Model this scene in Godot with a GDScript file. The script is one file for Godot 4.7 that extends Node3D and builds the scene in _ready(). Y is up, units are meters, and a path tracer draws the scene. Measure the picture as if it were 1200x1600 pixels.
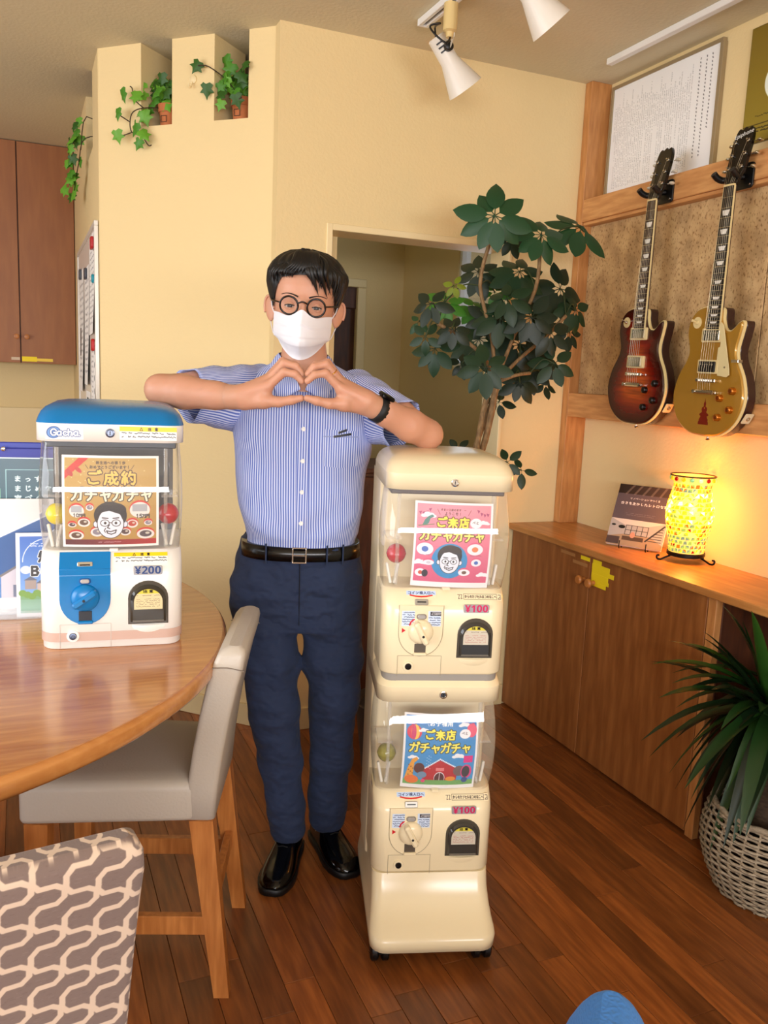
extends Node3D
# Office corner: a man rests his elbows on two capsule-toy machines and makes a heart with his hands.

var M := {}          # materials by name
var used := {}       # name counter
var rng := RandomNumberGenerator.new()
const ZB := -3.044   # wall with the passage
const XR := 2.2      # right wall
const CEIL := 2.588

func _ready() -> void:
	rng.seed = 4711
	# ---- camera ----
	var cam := Camera3D.new()
	cam.name = "camera"
	cam.keep_aspect = Camera3D.KEEP_HEIGHT
	cam.fov = rad_to_deg(2.0 * atan(800.0 / 1322.0))
	cam.near = 0.05
	cam.far = 60.0
	var a := deg_to_rad(23.2)
	var p := deg_to_rad(9.15)
	var ro := deg_to_rad(2.46)
	var f := Vector3(sin(a) * cos(p), -sin(p), -cos(a) * cos(p))
	var r0 := Vector3(cos(a), 0, sin(a))
	var u0 := r0.cross(f)
	var rr := r0 * cos(ro) + u0 * sin(ro)
	var uu := u0 * cos(ro) - r0 * sin(ro)
	cam.transform = Transform3D(Basis(rr, uu, -f), Vector3(0, 1.4, 0))
	cam.current = true
	add_child(cam)
	# ---- sky, exposure ----
	var env := Environment.new()
	var sky := Sky.new()
	var sm := ProceduralSkyMaterial.new()
	sm.sky_top_color = Color(0.60, 0.72, 0.92)
	sm.sky_horizon_color = Color(0.90, 0.93, 0.98)
	sm.ground_horizon_color = Color(0.75, 0.74, 0.70)
	sm.ground_bottom_color = Color(0.5, 0.48, 0.44)
	sky.sky_material = sm
	env.sky = sky
	env.background_mode = Environment.BG_SKY
	env.background_energy_multiplier = 2.4
	env.tonemap_mode = Environment.TONE_MAPPER_LINEAR
	env.tonemap_exposure = 0.70
	env.sdfgi_enabled = true
	env.ssao_enabled = true
	env.ssil_enabled = true
	var we := WorldEnvironment.new()
	we.name = "environment"
	we.environment = env
	add_child(we)
	# ---- daylight through the shop windows (left side and behind the camera) ----
	daylight("daylight_left", Vector3(-3.12, 1.55, -1.4), Vector3(1, -0.12, 0.0), Vector2(3.4, 1.7), 16.0, Color(0.97, 0.98, 1.0))
	daylight("daylight_front", Vector3(-0.4, 1.50, 2.32), Vector3(0, -0.1, -1), Vector2(3.9, 0.46), 22.0, Color(0.98, 0.98, 1.0))
	daylight("daylight_passage", Vector3(2.19, 1.85, -3.9), Vector3(-1, -0.1, 0), Vector2(0.62, 0.7), 0.5, Color(0.85, 0.93, 1.0))
	make_materials()
	build_room()
	build_right_side()
	build_left_side()
	build_lighting()
	build_guitars()
	build_machines()
	build_table()
	build_chairs()
	build_plants()
	build_person()

func daylight(called: String, at: Vector3, dir: Vector3, size: Vector2, energy: float, col: Color) -> void:
	var l := AreaLight3D.new()
	l.name = called
	l.area_size = size
	l.light_energy = energy
	l.light_color = col
	l.area_range = 12.0
	l.area_attenuation = 2.0
	l.shadow_enabled = true
	l.transform = Transform3D(Basis.looking_at(dir.normalized(), Vector3.UP), at)
	add_child(l)

# ------------------------------------------------------------------ helpers
func begin() -> SurfaceTool:
	var s := SurfaceTool.new()
	s.begin(Mesh.PRIMITIVE_TRIANGLES)
	s.set_smooth_group(-1)
	return s

func tri(s: SurfaceTool, a: Vector3, b: Vector3, c: Vector3) -> void:   # counter-clockwise seen from outside
	s.add_vertex(a); s.add_vertex(c); s.add_vertex(b)

func quad(s: SurfaceTool, a: Vector3, b: Vector3, c: Vector3, d: Vector3) -> void:
	tri(s, a, b, c); tri(s, a, c, d)

func quad_uv(s: SurfaceTool, a: Vector3, b: Vector3, c: Vector3, d: Vector3, u0 := Vector2(0, 1), u1 := Vector2(1, 0)) -> void:  # a bottom left, b bottom right, c top right, d top left
	var ua := Vector2(u0.x, u0.y)
	var ub := Vector2(u1.x, u0.y)
	var uc := Vector2(u1.x, u1.y)
	var ud := Vector2(u0.x, u1.y)
	s.set_uv(ua); s.add_vertex(a); s.set_uv(uc); s.add_vertex(c); s.set_uv(ub); s.add_vertex(b)
	s.set_uv(ua); s.add_vertex(a); s.set_uv(ud); s.add_vertex(d); s.set_uv(uc); s.add_vertex(c)

func qo(s: SurfaceTool, a: Vector3, b: Vector3, c: Vector3, d: Vector3, mid: Vector3) -> void:   # turned outward from mid
	if (b - a).cross(c - a).dot((a + b + c + d) * 0.25 - mid) >= 0.0:
		quad(s, a, b, c, d)
	else:
		quad(s, d, c, b, a)

func to(s: SurfaceTool, a: Vector3, b: Vector3, c: Vector3, mid: Vector3) -> void:
	if (b - a).cross(c - a).dot((a + b + c) / 3.0 - mid) >= 0.0:
		tri(s, a, b, c)
	else:
		tri(s, a, c, b)

# a box with chamfered edges between two corners
func box(s: SurfaceTool, lo: Vector3, hi: Vector3, bev := 0.0, t := Transform3D.IDENTITY) -> void:
	var c := (lo + hi) * 0.5
	var h := (hi - lo).abs() * 0.5
	bev = minf(bev, minf(h.x, minf(h.y, h.z)) * 0.9)
	var mid := t * c
	s.set_smooth_group(-1)
	var v := func(sx: int, sy: int, sz: int, ax: int) -> Vector3:
		var q := Vector3(sx * h.x, sy * h.y, sz * h.z)
		for k in 3:
			if k != ax:
				q[k] -= signf(q[k]) * bev
		return t * (c + q)
	for ax in 3:
		var b1 := (ax + 1) % 3
		var b2 := (ax + 2) % 3
		for sg in [-1, 1]:
			var k := [0, 0, 0]
			var ps := []
			for e in [[-1, -1], [1, -1], [1, 1], [-1, 1]]:
				k[ax] = sg; k[b1] = e[0]; k[b2] = e[1]
				ps.append(v.call(k[0], k[1], k[2], ax))
			qo(s, ps[0], ps[1], ps[2], ps[3], mid)
	if bev <= 0.0:
		return
	for ax in 3:
		var b1 := (ax + 1) % 3
		var b2 := (ax + 2) % 3
		for e in [[-1, -1], [1, -1], [1, 1], [-1, 1]]:
			var k := [0, 0, 0]
			k[b1] = e[0]; k[b2] = e[1]
			k[ax] = -1
			var p0 = v.call(k[0], k[1], k[2], b1)
			var p1 = v.call(k[0], k[1], k[2], b2)
			k[ax] = 1
			var p2 = v.call(k[0], k[1], k[2], b2)
			var p3 = v.call(k[0], k[1], k[2], b1)
			qo(s, p0, p1, p2, p3, mid)
	for sx in [-1, 1]:
		for sy in [-1, 1]:
			for sz in [-1, 1]:
				to(s, v.call(sx, sy, sz, 0), v.call(sx, sy, sz, 1), v.call(sx, sy, sz, 2), mid)

# a box between two points (a beam), square-ish section w x d; up gives the d direction
func bar(s: SurfaceTool, a: Vector3, b: Vector3, w: float, d: float, up := Vector3.UP, bev := 0.0) -> void:
	var y := (b - a).normalized()
	var x := up.cross(y).normalized() if absf(up.dot(y)) < 0.99 else Vector3.RIGHT.cross(y).normalized()
	var z := x.cross(y)
	box(s, Vector3(-w / 2, 0, -d / 2), Vector3(w / 2, a.distance_to(b), d / 2), bev, Transform3D(Basis(x, y, z), a))

# a tapering beam: section wa x da at a, wb x db at b
func taper(s: SurfaceTool, a: Vector3, b: Vector3, wa: float, da: float, wb: float, db: float, x: Vector3, z: Vector3) -> void:
	s.set_smooth_group(-1)
	var mid := (a + b) * 0.5
	var q := []
	for e in [[-1, -1], [1, -1], [1, 1], [-1, 1]]:
		q.append([a + x * (e[0] * wa / 2) + z * (e[1] * da / 2), b + x * (e[0] * wb / 2) + z * (e[1] * db / 2)])
	for i in 4:
		qo(s, q[i][0], q[(i + 1) % 4][0], q[(i + 1) % 4][1], q[i][1], mid)
	qo(s, q[0][0], q[1][0], q[2][0], q[3][0], mid)
	qo(s, q[0][1], q[1][1], q[2][1], q[3][1], mid)

# rings of equal length joined into a skin; uv: u along the ring, v from ring to ring
func loft(s: SurfaceTool, rings: Array, closed := true, cap0 := true, cap1 := true, uvs: Array = []) -> void:
	s.set_smooth_group(0)
	var n: int = rings[0].size()
	var m := n if closed else n - 1
	for i in rings.size() - 1:
		for j in m:
			var k := (j + 1) % n
			if uvs.is_empty():
				quad(s, rings[i][j], rings[i][k], rings[i + 1][k], rings[i + 1][j])
			else:
				var a: Vector2 = uvs[i][j]
				var b: Vector2 = uvs[i][j + 1]
				var c: Vector2 = uvs[i + 1][j + 1]
				var d: Vector2 = uvs[i + 1][j]
				s.set_uv(a); s.add_vertex(rings[i][j]); s.set_uv(c); s.add_vertex(rings[i + 1][k]); s.set_uv(b); s.add_vertex(rings[i][k])
				s.set_uv(a); s.add_vertex(rings[i][j]); s.set_uv(d); s.add_vertex(rings[i + 1][j]); s.set_uv(c); s.add_vertex(rings[i + 1][k])
	for e in 2:
		if (e == 0 and cap0) or (e == 1 and cap1):
			s.set_smooth_group(7 + e)
			var ring = rings[0] if e == 0 else rings[-1]
			var c := Vector3.ZERO
			for q in ring:
				c += q
			c /= n
			for j in n:
				if e == 0:
					tri(s, c, ring[(j + 1) % n], ring[j])
				else:
					tri(s, c, ring[j], ring[(j + 1) % n])
	s.set_smooth_group(-1)

# a round tube along points; r is a number or a list of radii
func tube(s: SurfaceTool, pts: Array, r, n := 8, cap := true, flat := 1.0) -> void:
	var rings := []
	var up := Vector3.UP
	var last := Vector3.ZERO
	for i in pts.size():
		var d: Vector3 = (pts[mini(i + 1, pts.size() - 1)] - pts[maxi(i - 1, 0)]).normalized()
		if i == 0:
			up = Vector3.UP if absf(d.y) < 0.9 else Vector3.RIGHT
			up = (up - d * up.dot(d)).normalized()
		else:
			up = (up - d * up.dot(d)).normalized()
		var sd := d.cross(up)
		var rad: float = r if r is float or r is int else r[i]
		var ring := PackedVector3Array()
		for j in n:
			var t := TAU * j / n
			ring.append(pts[i] + (sd * cos(t) - up * sin(t) * flat) * -rad)
		rings.append(ring)
		last = d
	loft(s, rings, true, cap, cap)

# a turned profile of (radius, height) from bottom to top around y
func lathe(s: SurfaceTool, prof: Array, n := 24, t := Transform3D.IDENTITY, sharp := 0.7) -> void:
	var g := 0
	for i in prof.size() - 1:
		var p0: Vector2 = prof[i]
		var p1: Vector2 = prof[i + 1]
		if p0.distance_to(p1) < 1e-6:
			continue
		if i > 0:
			var e: Vector2 = (p0 - prof[i - 1]).normalized()
			if absf(e.angle_to((p1 - p0).normalized())) > sharp:
				g += 1
		s.set_smooth_group(g)
		for j in n:
			var a := TAU * j / n
			var b := TAU * (j + 1) / n
			var u0 := float(j) / n
			var u1 := float(j + 1) / n
			var v0 := float(i) / (prof.size() - 1)
			var v1 := float(i + 1) / (prof.size() - 1)
			var q0 := t * Vector3(p0.x * sin(a), p0.y, p0.x * cos(a))
			var q1 := t * Vector3(p0.x * sin(b), p0.y, p0.x * cos(b))
			var q2 := t * Vector3(p1.x * sin(b), p1.y, p1.x * cos(b))
			var q3 := t * Vector3(p1.x * sin(a), p1.y, p1.x * cos(a))
			if p0.x > 1e-6:
				s.set_uv(Vector2(u0, 1 - v0)); s.add_vertex(q0); s.set_uv(Vector2(u1, 1 - v1)); s.add_vertex(q2); s.set_uv(Vector2(u1, 1 - v0)); s.add_vertex(q1)
			if p1.x > 1e-6:
				s.set_uv(Vector2(u0, 1 - v0)); s.add_vertex(q0); s.set_uv(Vector2(u0, 1 - v1)); s.add_vertex(q3); s.set_uv(Vector2(u1, 1 - v1)); s.add_vertex(q2)
	s.set_smooth_group(-1)

func inset(poly: PackedVector2Array, d: float) -> PackedVector2Array:   # counter-clockwise polygon moved inward
	var out := PackedVector2Array()
	var n := poly.size()
	for i in n:
		var e0 := (poly[i] - poly[(i + n - 1) % n]).normalized()
		var e1 := (poly[(i + 1) % n] - poly[i]).normalized()
		var nn := (Vector2(-e0.y, e0.x) + Vector2(-e1.y, e1.x)).normalized()
		var k := 1.0 / maxf(0.5, nn.dot(Vector2(-e1.y, e1.x)))
		out.append(poly[i] + nn * d * k)
	return out

# counter-clockwise outline in x,y extruded from z0 to z1 (z1 > z0), edges chamfered; smooth sides when asked
func prism(s: SurfaceTool, poly: PackedVector2Array, z0: float, z1: float, bev := 0.0, t := Transform3D.IDENTITY, smooth := false, uv_box := Rect2()) -> void:
	if Geometry2D.is_polygon_clockwise(poly):
		poly = poly.duplicate()
		poly.reverse()
	var inner := inset(poly, bev) if bev > 0.0 else poly
	var idx := Geometry2D.triangulate_polygon(inner)
	s.set_smooth_group(-1)
	for side in 2:
		var z := z1 if side == 1 else z0
		for i in range(0, idx.size(), 3):
			var v := [inner[idx[i]], inner[idx[i + 1]], inner[idx[i + 2]]]
			if (v[1] - v[0]).cross(v[2] - v[0]) < 0.0:
				v = [v[0], v[2], v[1]]
			if side == 0:
				v = [v[0], v[2], v[1]]
			for k in [0, 2, 1]:
				if uv_box.size.x > 0.0:
					s.set_uv(Vector2((v[k].x - uv_box.position.x) / uv_box.size.x, 1.0 - (v[k].y - uv_box.position.y) / uv_box.size.y))
				s.add_vertex(t * Vector3(v[k].x, v[k].y, z))
	var n := poly.size()
	for i in n:
		var j := (i + 1) % n
		var a := poly[i]
		var b := poly[j]
		if smooth:
			s.set_smooth_group(1)
		quad(s, t * Vector3(a.x, a.y, z0 + bev), t * Vector3(b.x, b.y, z0 + bev), t * Vector3(b.x, b.y, z1 - bev), t * Vector3(a.x, a.y, z1 - bev))
		if bev > 0.0:
			var c := inner[i]
			var d := inner[j]
			if smooth:
				s.set_smooth_group(2)
			quad(s, t * Vector3(a.x, a.y, z1 - bev), t * Vector3(b.x, b.y, z1 - bev), t * Vector3(d.x, d.y, z1), t * Vector3(c.x, c.y, z1))
			if smooth:
				s.set_smooth_group(3)
			quad(s, t * Vector3(c.x, c.y, z0), t * Vector3(d.x, d.y, z0), t * Vector3(b.x, b.y, z0 + bev), t * Vector3(a.x, a.y, z0 + bev))
	s.set_smooth_group(-1)

# a surface over u,v in 0..1 given by a function
func sheet(s: SurfaceTool, nu: int, nv: int, fn: Callable, uv := true) -> void:
	s.set_smooth_group(0)
	var rows := []
	for j in nv + 1:
		var row := PackedVector3Array()
		for i in nu + 1:
			row.append(fn.call(float(i) / nu, float(j) / nv))
		rows.append(row)
	for j in nv:
		for i in nu:
			var a: Vector3 = rows[j][i]
			var b: Vector3 = rows[j][i + 1]
			var c: Vector3 = rows[j + 1][i + 1]
			var d: Vector3 = rows[j + 1][i]
			if uv:
				quad_uv(s, a, b, c, d, Vector2(float(i) / nu, 1.0 - float(j) / nv), Vector2(float(i + 1) / nu, 1.0 - float(j + 1) / nv))
			else:
				quad(s, a, b, c, d)
	s.set_smooth_group(-1)

func rounded(w: float, h: float, r: float, n := 5) -> PackedVector2Array:   # rounded rectangle about the origin
	var p := PackedVector2Array()
	for k in 4:
		var c := Vector2((w / 2 - r) * [1, -1, -1, 1][k], (h / 2 - r) * [1, 1, -1, -1][k])
		for i in n + 1:
			var t := PI / 2 * (k + float(i) / n)
			p.append(c + Vector2(cos(t), sin(t)) * r)
	return p

func circle2(r: float, n := 20, c := Vector2.ZERO) -> PackedVector2Array:
	var p := PackedVector2Array()
	for i in n:
		p.append(c + Vector2(cos(TAU * i / n), sin(TAU * i / n)) * r)
	return p

# a closed smooth outline through points (Catmull-Rom)
func smooth_outline(pts: Array, n := 6) -> PackedVector2Array:
	var out := PackedVector2Array()
	var m := pts.size()
	for i in m:
		for k in n:
			out.append((pts[i] as Vector2).cubic_interpolate(pts[(i + 1) % m], pts[(i + m - 1) % m], pts[(i + 2) % m], float(k) / n))
	return out

func smooth_path(pts: Array, n := 6) -> Array:
	var out := []
	var m := pts.size()
	for i in m - 1:
		for k in n:
			out.append((pts[i] as Vector3).cubic_interpolate(pts[i + 1], pts[maxi(i - 1, 0)], pts[mini(i + 2, m - 1)], float(k) / n))
	out.append(pts[m - 1])
	return out

func done(s: SurfaceTool) -> ArrayMesh:
	s.generate_normals()
	return s.commit()

# one named mesh under its parent
func obj(called: String, what, m: Material, parent: Node3D = null) -> MeshInstance3D:
	var o := MeshInstance3D.new()
	o.mesh = done(what) if what is SurfaceTool else what
	if m:
		o.material_override = m
	if parent:
		o.name = called
		parent.add_child(o, true)
	else:
		o.name = numbered(called)
		add_child(o, true)
	return o

func numbered(called: String) -> String:
	if not used.has(called):
		used[called] = 0
		return called
	used[called] += 1
	return "%s_%03d" % [called, used[called]]

func thing(called: String, label: String, category: String, at := Vector3.ZERO, turn := 0.0, group := "") -> Node3D:
	var o := Node3D.new()
	o.name = numbered(called)
	add_child(o, true)
	o.position = at
	o.rotation.y = turn
	tag(o, label, category, group)
	return o

func tag(o: Node3D, label: String, category: String, group := "") -> Node3D:
	o.set_meta("label", label)
	o.set_meta("category", category)
	if group:
		o.set_meta("group", group)
	return o

func struct(called: String, what, m: Material, label := "") -> Node3D:
	var o: Node3D
	if what == null:
		o = Node3D.new()
		o.name = numbered(called)
		add_child(o, true)
	else:
		o = obj(called, what, m)
	o.set_meta("kind", "structure")
	if label:
		o.set_meta("label", label)
	return o

# ------------------------------------------------------------------ materials
func plain(col: Color, rough := 0.6, metal := 0.0) -> StandardMaterial3D:
	var m := StandardMaterial3D.new()
	m.albedo_color = col
	m.roughness = rough
	m.metallic = metal
	return m

func noise_tex(sd: int, freq: float, cols: Array, offs: Array, size := 256, octaves := 4) -> NoiseTexture2D:
	var n := FastNoiseLite.new()
	n.seed = sd
	n.noise_type = FastNoiseLite.TYPE_SIMPLEX_SMOOTH
	n.frequency = freq
	n.fractal_octaves = octaves
	var g := Gradient.new()
	g.offsets = PackedFloat32Array(offs)
	g.colors = PackedColorArray(cols)
	var t := NoiseTexture2D.new()
	t.width = size
	t.height = size
	t.seamless = true
	t.noise = n
	t.color_ramp = g
	return t

# wood: streaks along the axis whose scale is small
func wood(c0: Color, c1: Color, scale: Vector3, rough: float, sd: int, world := false, coat := 0.0) -> StandardMaterial3D:
	var m := StandardMaterial3D.new()
	m.albedo_texture = noise_tex(sd, 0.018, [c0, c0.lerp(c1, 0.45), c1], [0.15, 0.5, 0.85])
	m.uv1_triplanar = true
	m.uv1_world_triplanar = world
	m.uv1_scale = scale
	m.uv1_offset = Vector3(sd * 0.37, sd * 0.21, sd * 0.13)
	m.roughness = rough
	if coat > 0.0:
		m.clearcoat_enabled = true
		m.clearcoat = coat
		m.clearcoat_roughness = 0.12
	return m

func glass(alpha := 0.06, col := Color(1, 1, 1), rough := 0.03) -> StandardMaterial3D:
	var m := plain(Color(col.r, col.g, col.b, alpha), rough)
	m.transparency = BaseMaterial3D.TRANSPARENCY_ALPHA
	return m

func make_materials() -> void:
	# wall paint: cream emulsion with a faint roller relief
	var relief := noise_tex(3, 0.08, [Color(0, 0, 0), Color(1, 1, 1)], [0.2, 0.8])
	var w := plain(Color(0.90, 0.81, 0.605), 0.85)
	w.heightmap_enabled = true
	w.heightmap_texture = relief
	w.heightmap_scale = 0.04
	w.uv1_triplanar = true
	w.uv1_world_triplanar = true
	w.uv1_scale = Vector3(3, 3, 3)
	M.wall = w
	var c := w.duplicate()
	c.albedo_color = Color(0.84, 0.80, 0.68)
	M.ceiling = c
	M.trim = plain(Color(0.92, 0.84, 0.65), 0.5)
	M.base = plain(Color(0.86, 0.78, 0.58), 0.5)
	M.floor_base = plain(Color(0.46, 0.25, 0.10), 0.45)
	M.planks = []
	for i in 7:
		var k := 0.84 + 0.05 * i
		var pm := wood(Color(0.47 * k, 0.26 * k, 0.115 * k), Color(0.60 * k, 0.35 * k, 0.16 * k), Vector3(9, 9, 0.9), 0.34, 20 + i, true)
		M.planks.append(pm)
	M.frame_wood = wood(Color(0.74, 0.51, 0.30), Color(0.83, 0.61, 0.38), Vector3(8, 8, 1.2), 0.45, 41)
	M.frame_wood_v = wood(Color(0.70, 0.47, 0.26), Color(0.79, 0.56, 0.33), Vector3(8, 1.2, 8), 0.45, 42)
	M.counter = wood(Color(0.68, 0.45, 0.23), Color(0.78, 0.55, 0.31), Vector3(6, 6, 0.8), 0.35, 43)
	M.door_wood = wood(Color(0.53, 0.32, 0.15), Color(0.64, 0.41, 0.21), Vector3(5, 0.7, 5), 0.45, 44)
	M.cup_wood = wood(Color(0.56, 0.345, 0.18), Color(0.60, 0.38, 0.20), Vector3(4, 0.6, 4), 0.5, 45)
	M.dark_wood = wood(Color(0.26, 0.13, 0.06), Color(0.36, 0.19, 0.09), Vector3(6, 1.0, 6), 0.5, 46)
	M.table_wood = wood(Color(0.70, 0.45, 0.23), Color(0.80, 0.56, 0.31), Vector3(1.1, 9, 9), 0.22, 47, false, 0.35)
	M.leg_wood = wood(Color(0.66, 0.40, 0.18), Color(0.78, 0.51, 0.26), Vector3(9, 1.0, 9), 0.4, 48)
	M.black = plain(Color(0.03, 0.03, 0.035), 0.4)
	M.black_metal = plain(Color(0.04, 0.035, 0.035), 0.45, 0.6)
	M.chrome = plain(Color(0.82, 0.81, 0.78), 0.18, 1.0)
	M.white = plain(Color(0.93, 0.93, 0.92), 0.4)
	M.paper = plain(Color(0.93, 0.93, 0.93), 0.7)
	M.alu = plain(Color(0.72, 0.69, 0.62), 0.4, 0.7)
	M.glass = glass()
	M.pane = glass(0.05)
	M.yellow = plain(Color(0.95, 0.85, 0.08), 0.6)
	M.terracotta = plain(Color(0.72, 0.42, 0.24), 0.8)

# ------------------------------------------------------------------ the room
func build_room() -> void:
	var s := begin()
	box(s, Vector3(-3.3, -0.12, -6.0), Vector3(3.2, -0.006, 2.5))
	var fl := struct("floor", s, M.floor_base, "dark reddish brown wooden plank floor")
	# planks run along the right wall; each is a piece of its own
	var w := 0.0755
	var meshes := {}
	var lens := [0.62, 0.76, 0.91]
	for L in lens:
		var ps := begin()
		box(ps, Vector3(-w / 2 + 0.0006, -0.012, -L / 2 + 0.0006), Vector3(w / 2 - 0.0006, 0, L / 2 - 0.0006), 0.0008)
		meshes[L] = done(ps)
	var r := RandomNumberGenerator.new()
	r.seed = 99
	var x := -0.42
	var count := 0
	while x < 2.26:
		var z := -0.95 + r.randf() * 0.5
		# only where the photograph can show the floor
		var far := -3.25 if x > 0.85 else -2.95
		if x > 0.2 and x < 0.9:
			far = -3.2
		var near := -0.95
		while z > far:
			var L: float = lens[r.randi() % 3]
			var o := obj("plank", meshes[L], M.planks[r.randi() % 7], fl)
			o.position = Vector3(x, r.randf() * 0.0006 - 0.0006, z - L / 2)
			z -= L
			count += 1
		x += w
	s = begin()
	box(s, Vector3(-3.3, CEIL, -6.0), Vector3(3.2, CEIL + 0.15, 2.5))
	struct("ceiling", s, M.ceiling, "cream painted ceiling")
	# wall with the open passage
	s = begin()
	box(s, Vector3(0.84, 0, ZB - 0.14), Vector3(1.05, CEIL, ZB))
	box(s, Vector3(1.80, 0, ZB - 0.14), Vector3(2.3, CEIL, ZB))
	box(s, Vector3(1.05, 1.918, ZB - 0.14), Vector3(1.80, CEIL, ZB))
	struct("wall_back", s, M.wall, "cream wall with an open passage")
	s = begin()
	var zt := ZB + 0.006
	box(s, Vector3(1.03, 0, ZB - 0.145), Vector3(1.052, 1.94, zt), 0.002)
	box(s, Vector3(1.798, 0, ZB - 0.145), Vector3(1.812, 1.94, zt), 0.002)
	box(s, Vector3(1.052, 1.916, ZB - 0.145), Vector3(1.798, 1.94, zt), 0.002)
	struct("trim_1", s, M.trim, "cream casing around the open passage")
	# slanted wall with two notches up to the ceiling
	var dirn := Vector3(-1, 0, -1).normalized()      # along the wall, away from its corner
	var inn := Vector3(1, 0, -1).normalized()        # into the wall
	var corner := Vector3(0.897, 0, ZB)
	var tf := Transform3D(Basis(dirn, Vector3.UP, dirn.cross(Vector3.UP)), corner)   # local z = out of the room or into it
	var zs := 1.0 if tf.basis.z.dot(inn) > 0 else -1.0
	var th := 0.21
	s = begin()
	for e in [[0.0, 0.856, 0.0, 2.292], [0.0, 0.187, 2.292, CEIL], [0.331, 0.515, 2.292, CEIL], [0.655, 0.856, 2.292, CEIL]]:
		box(s, Vector3(e[0], e[2], 0 if zs > 0 else -th), Vector3(e[1], e[3], th if zs > 0 else 0.0), 0.0, tf)
	struct("wall_diagonal", s, M.wall, "cream slanted wall with two square notches under the ceiling")
	# side of the same pillar (towards the left), with its own notch
	s = begin()
	var xw := 0.29
	box(s, Vector3(xw, 0, -5.72), Vector3(xw + 0.2, 2.292, -3.65))
	box(s, Vector3(xw, 2.292, -3.93), Vector3(xw + 0.2, CEIL, -3.65))
	box(s, Vector3(xw, 2.292, -5.72), Vector3(xw + 0.2, CEIL, -4.30))
	struct("wall_side", s, M.wall, "cream side of the pillar that carries the whiteboard")
	# the store room inside the pillar (seen through the notches)
	s = begin()
	box(s, Vector3(0.49, 0, -4.9), Vector3(1.12, CEIL, -4.75))
	box(s, Vector3(1.0, 0, -4.76), Vector3(1.12, CEIL, -3.18))
	struct("wall_inner", s, M.wall)
	# skirting of the pillar and the back wall
	s = begin()
	box(s, Vector3(0.004, 0, 0.0), Vector3(0.856, 0.088, -0.011 * zs), 0.002, tf)
	struct("baseboard_diagonal", s, M.base)
	s = begin()
	box(s, Vector3(0.90, 0, ZB), Vector3(1.03, 0.09, ZB + 0.011), 0.002)
	box(s, Vector3(1.812, 0, ZB), Vector3(1.9, 0.09, ZB + 0.011), 0.002)
	struct("baseboard_back", s, M.base)
	# passage behind the opening
	s = begin()
	box(s, Vector3(1.0, 0, -5.12), Vector3(1.15, CEIL, -4.98))
	box(s, Vector3(1.15, 1.93, -5.12), Vector3(1.905, CEIL, -4.98))
	box(s, Vector3(1.905, 0, -5.12), Vector3(2.4, CEIL, -4.98))
	struct("wall_passage", s, M.wall, "cream end wall of the passage")
	s = begin()
	box(s, Vector3(1.895, 0, -5.0), Vector3(1.95, 1.924, -4.965), 0.004)
	box(s, Vector3(1.1, 1.925, -5.0), Vector3(1.95, 1.975, -4.965), 0.004)
	struct("trim_2", s, M.trim, "cream casing of the inner door")
	var dr := struct("door_1", null, null)
	dr.set_meta("label", "brown wooden inner door at the end of the passage")
	s = begin()
	box(s, Vector3(1.15, 0.01, -5.07), Vector3(1.905, 1.93, -5.035), 0.002)
	obj("door_leaf", s, M.dark_wood, dr)
	s = begin()
	box(s, Vector3(1.15, 1.80, -5.034), Vector3(1.905, 1.93, -5.0), 0.002)
	obj("door_header", s, M.dark_wood, dr)
	var pc := thing("passage_cupboard", "low dark brown wooden cupboard standing in the passage behind the man", "cabinet", Vector3(1.445, 0, -3.42))
	s = begin()
	box(s, Vector3(-0.30, 0.0, -0.2), Vector3(0.30, 1.00, 0.19), 0.003)
	obj("body", s, M.dark_wood, pc)
	s = begin()
	box(s, Vector3(-0.31, 1.00, -0.205), Vector3(0.31, 1.02, 0.21), 0.003)
	obj("top", s, M.dark_wood, pc)
	for sg in [-1, 1]:
		s = begin()
		box(s, Vector3(sg * 0.15 - 0.145, 0.03, 0.19), Vector3(sg * 0.15 + 0.145, 0.985, 0.208), 0.003)
		obj("door", s, M.dark_wood, pc)
	# right wall, with the small window of the passage
	s = begin()
	box(s, Vector3(XR, 0, -2.99), Vector3(XR + 0.2, CEIL, 2.5))
	box(s, Vector3(XR, 0, -5.12), Vector3(XR + 0.2, 1.46, -2.99))
	box(s, Vector3(XR, 2.25, -5.12), Vector3(XR + 0.2, CEIL, -2.99))
	box(s, Vector3(XR, 1.46, -5.12), Vector3(XR + 0.2, 2.25, -4.25))
	box(s, Vector3(XR, 1.46, -3.55), Vector3(XR + 0.2, 2.25, -2.99))
	struct("wall_right", s, M.wall, "cream right wall")
	window("window_1", Vector3(XR + 0.035, 1.46, -4.25), Vector3(0, 0, 0.70), 0.79, 0.025, 2)
	# left wall, front wall (behind the camera), kitchen wall: all with real openings
	s = begin()
	box(s, Vector3(-3.3, 0, -6.0), Vector3(-3.15, 0.7, 2.5))
	box(s, Vector3(-3.3, 2.4, -6.0), Vector3(-3.15, CEIL, 2.5))
	box(s, Vector3(-3.3, 0.7, -6.0), Vector3(-3.15, 2.4, -3.1))
	box(s, Vector3(-3.3, 0.7, 0.3), Vector3(-3.15, 2.4, 2.5))
	struct("wall_left", s, M.wall, "cream left wall with a wide window")
	window("window_2", Vector3(-3.22, 0.7, -3.1), Vector3(0, 0, 3.4), 1.7, 0.05, 3)
	s = begin()
	box(s, Vector3(-3.3, 0, 2.35), Vector3(2.4, 1.25, 2.5))
	box(s, Vector3(-3.3, 1.75, 2.35), Vector3(2.4, CEIL, 2.5))
	box(s, Vector3(-3.3, 1.25, 2.35), Vector3(-2.4, 1.75, 2.5))
	box(s, Vector3(1.6, 1.25, 2.35), Vector3(2.4, 1.75, 2.5))
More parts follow.
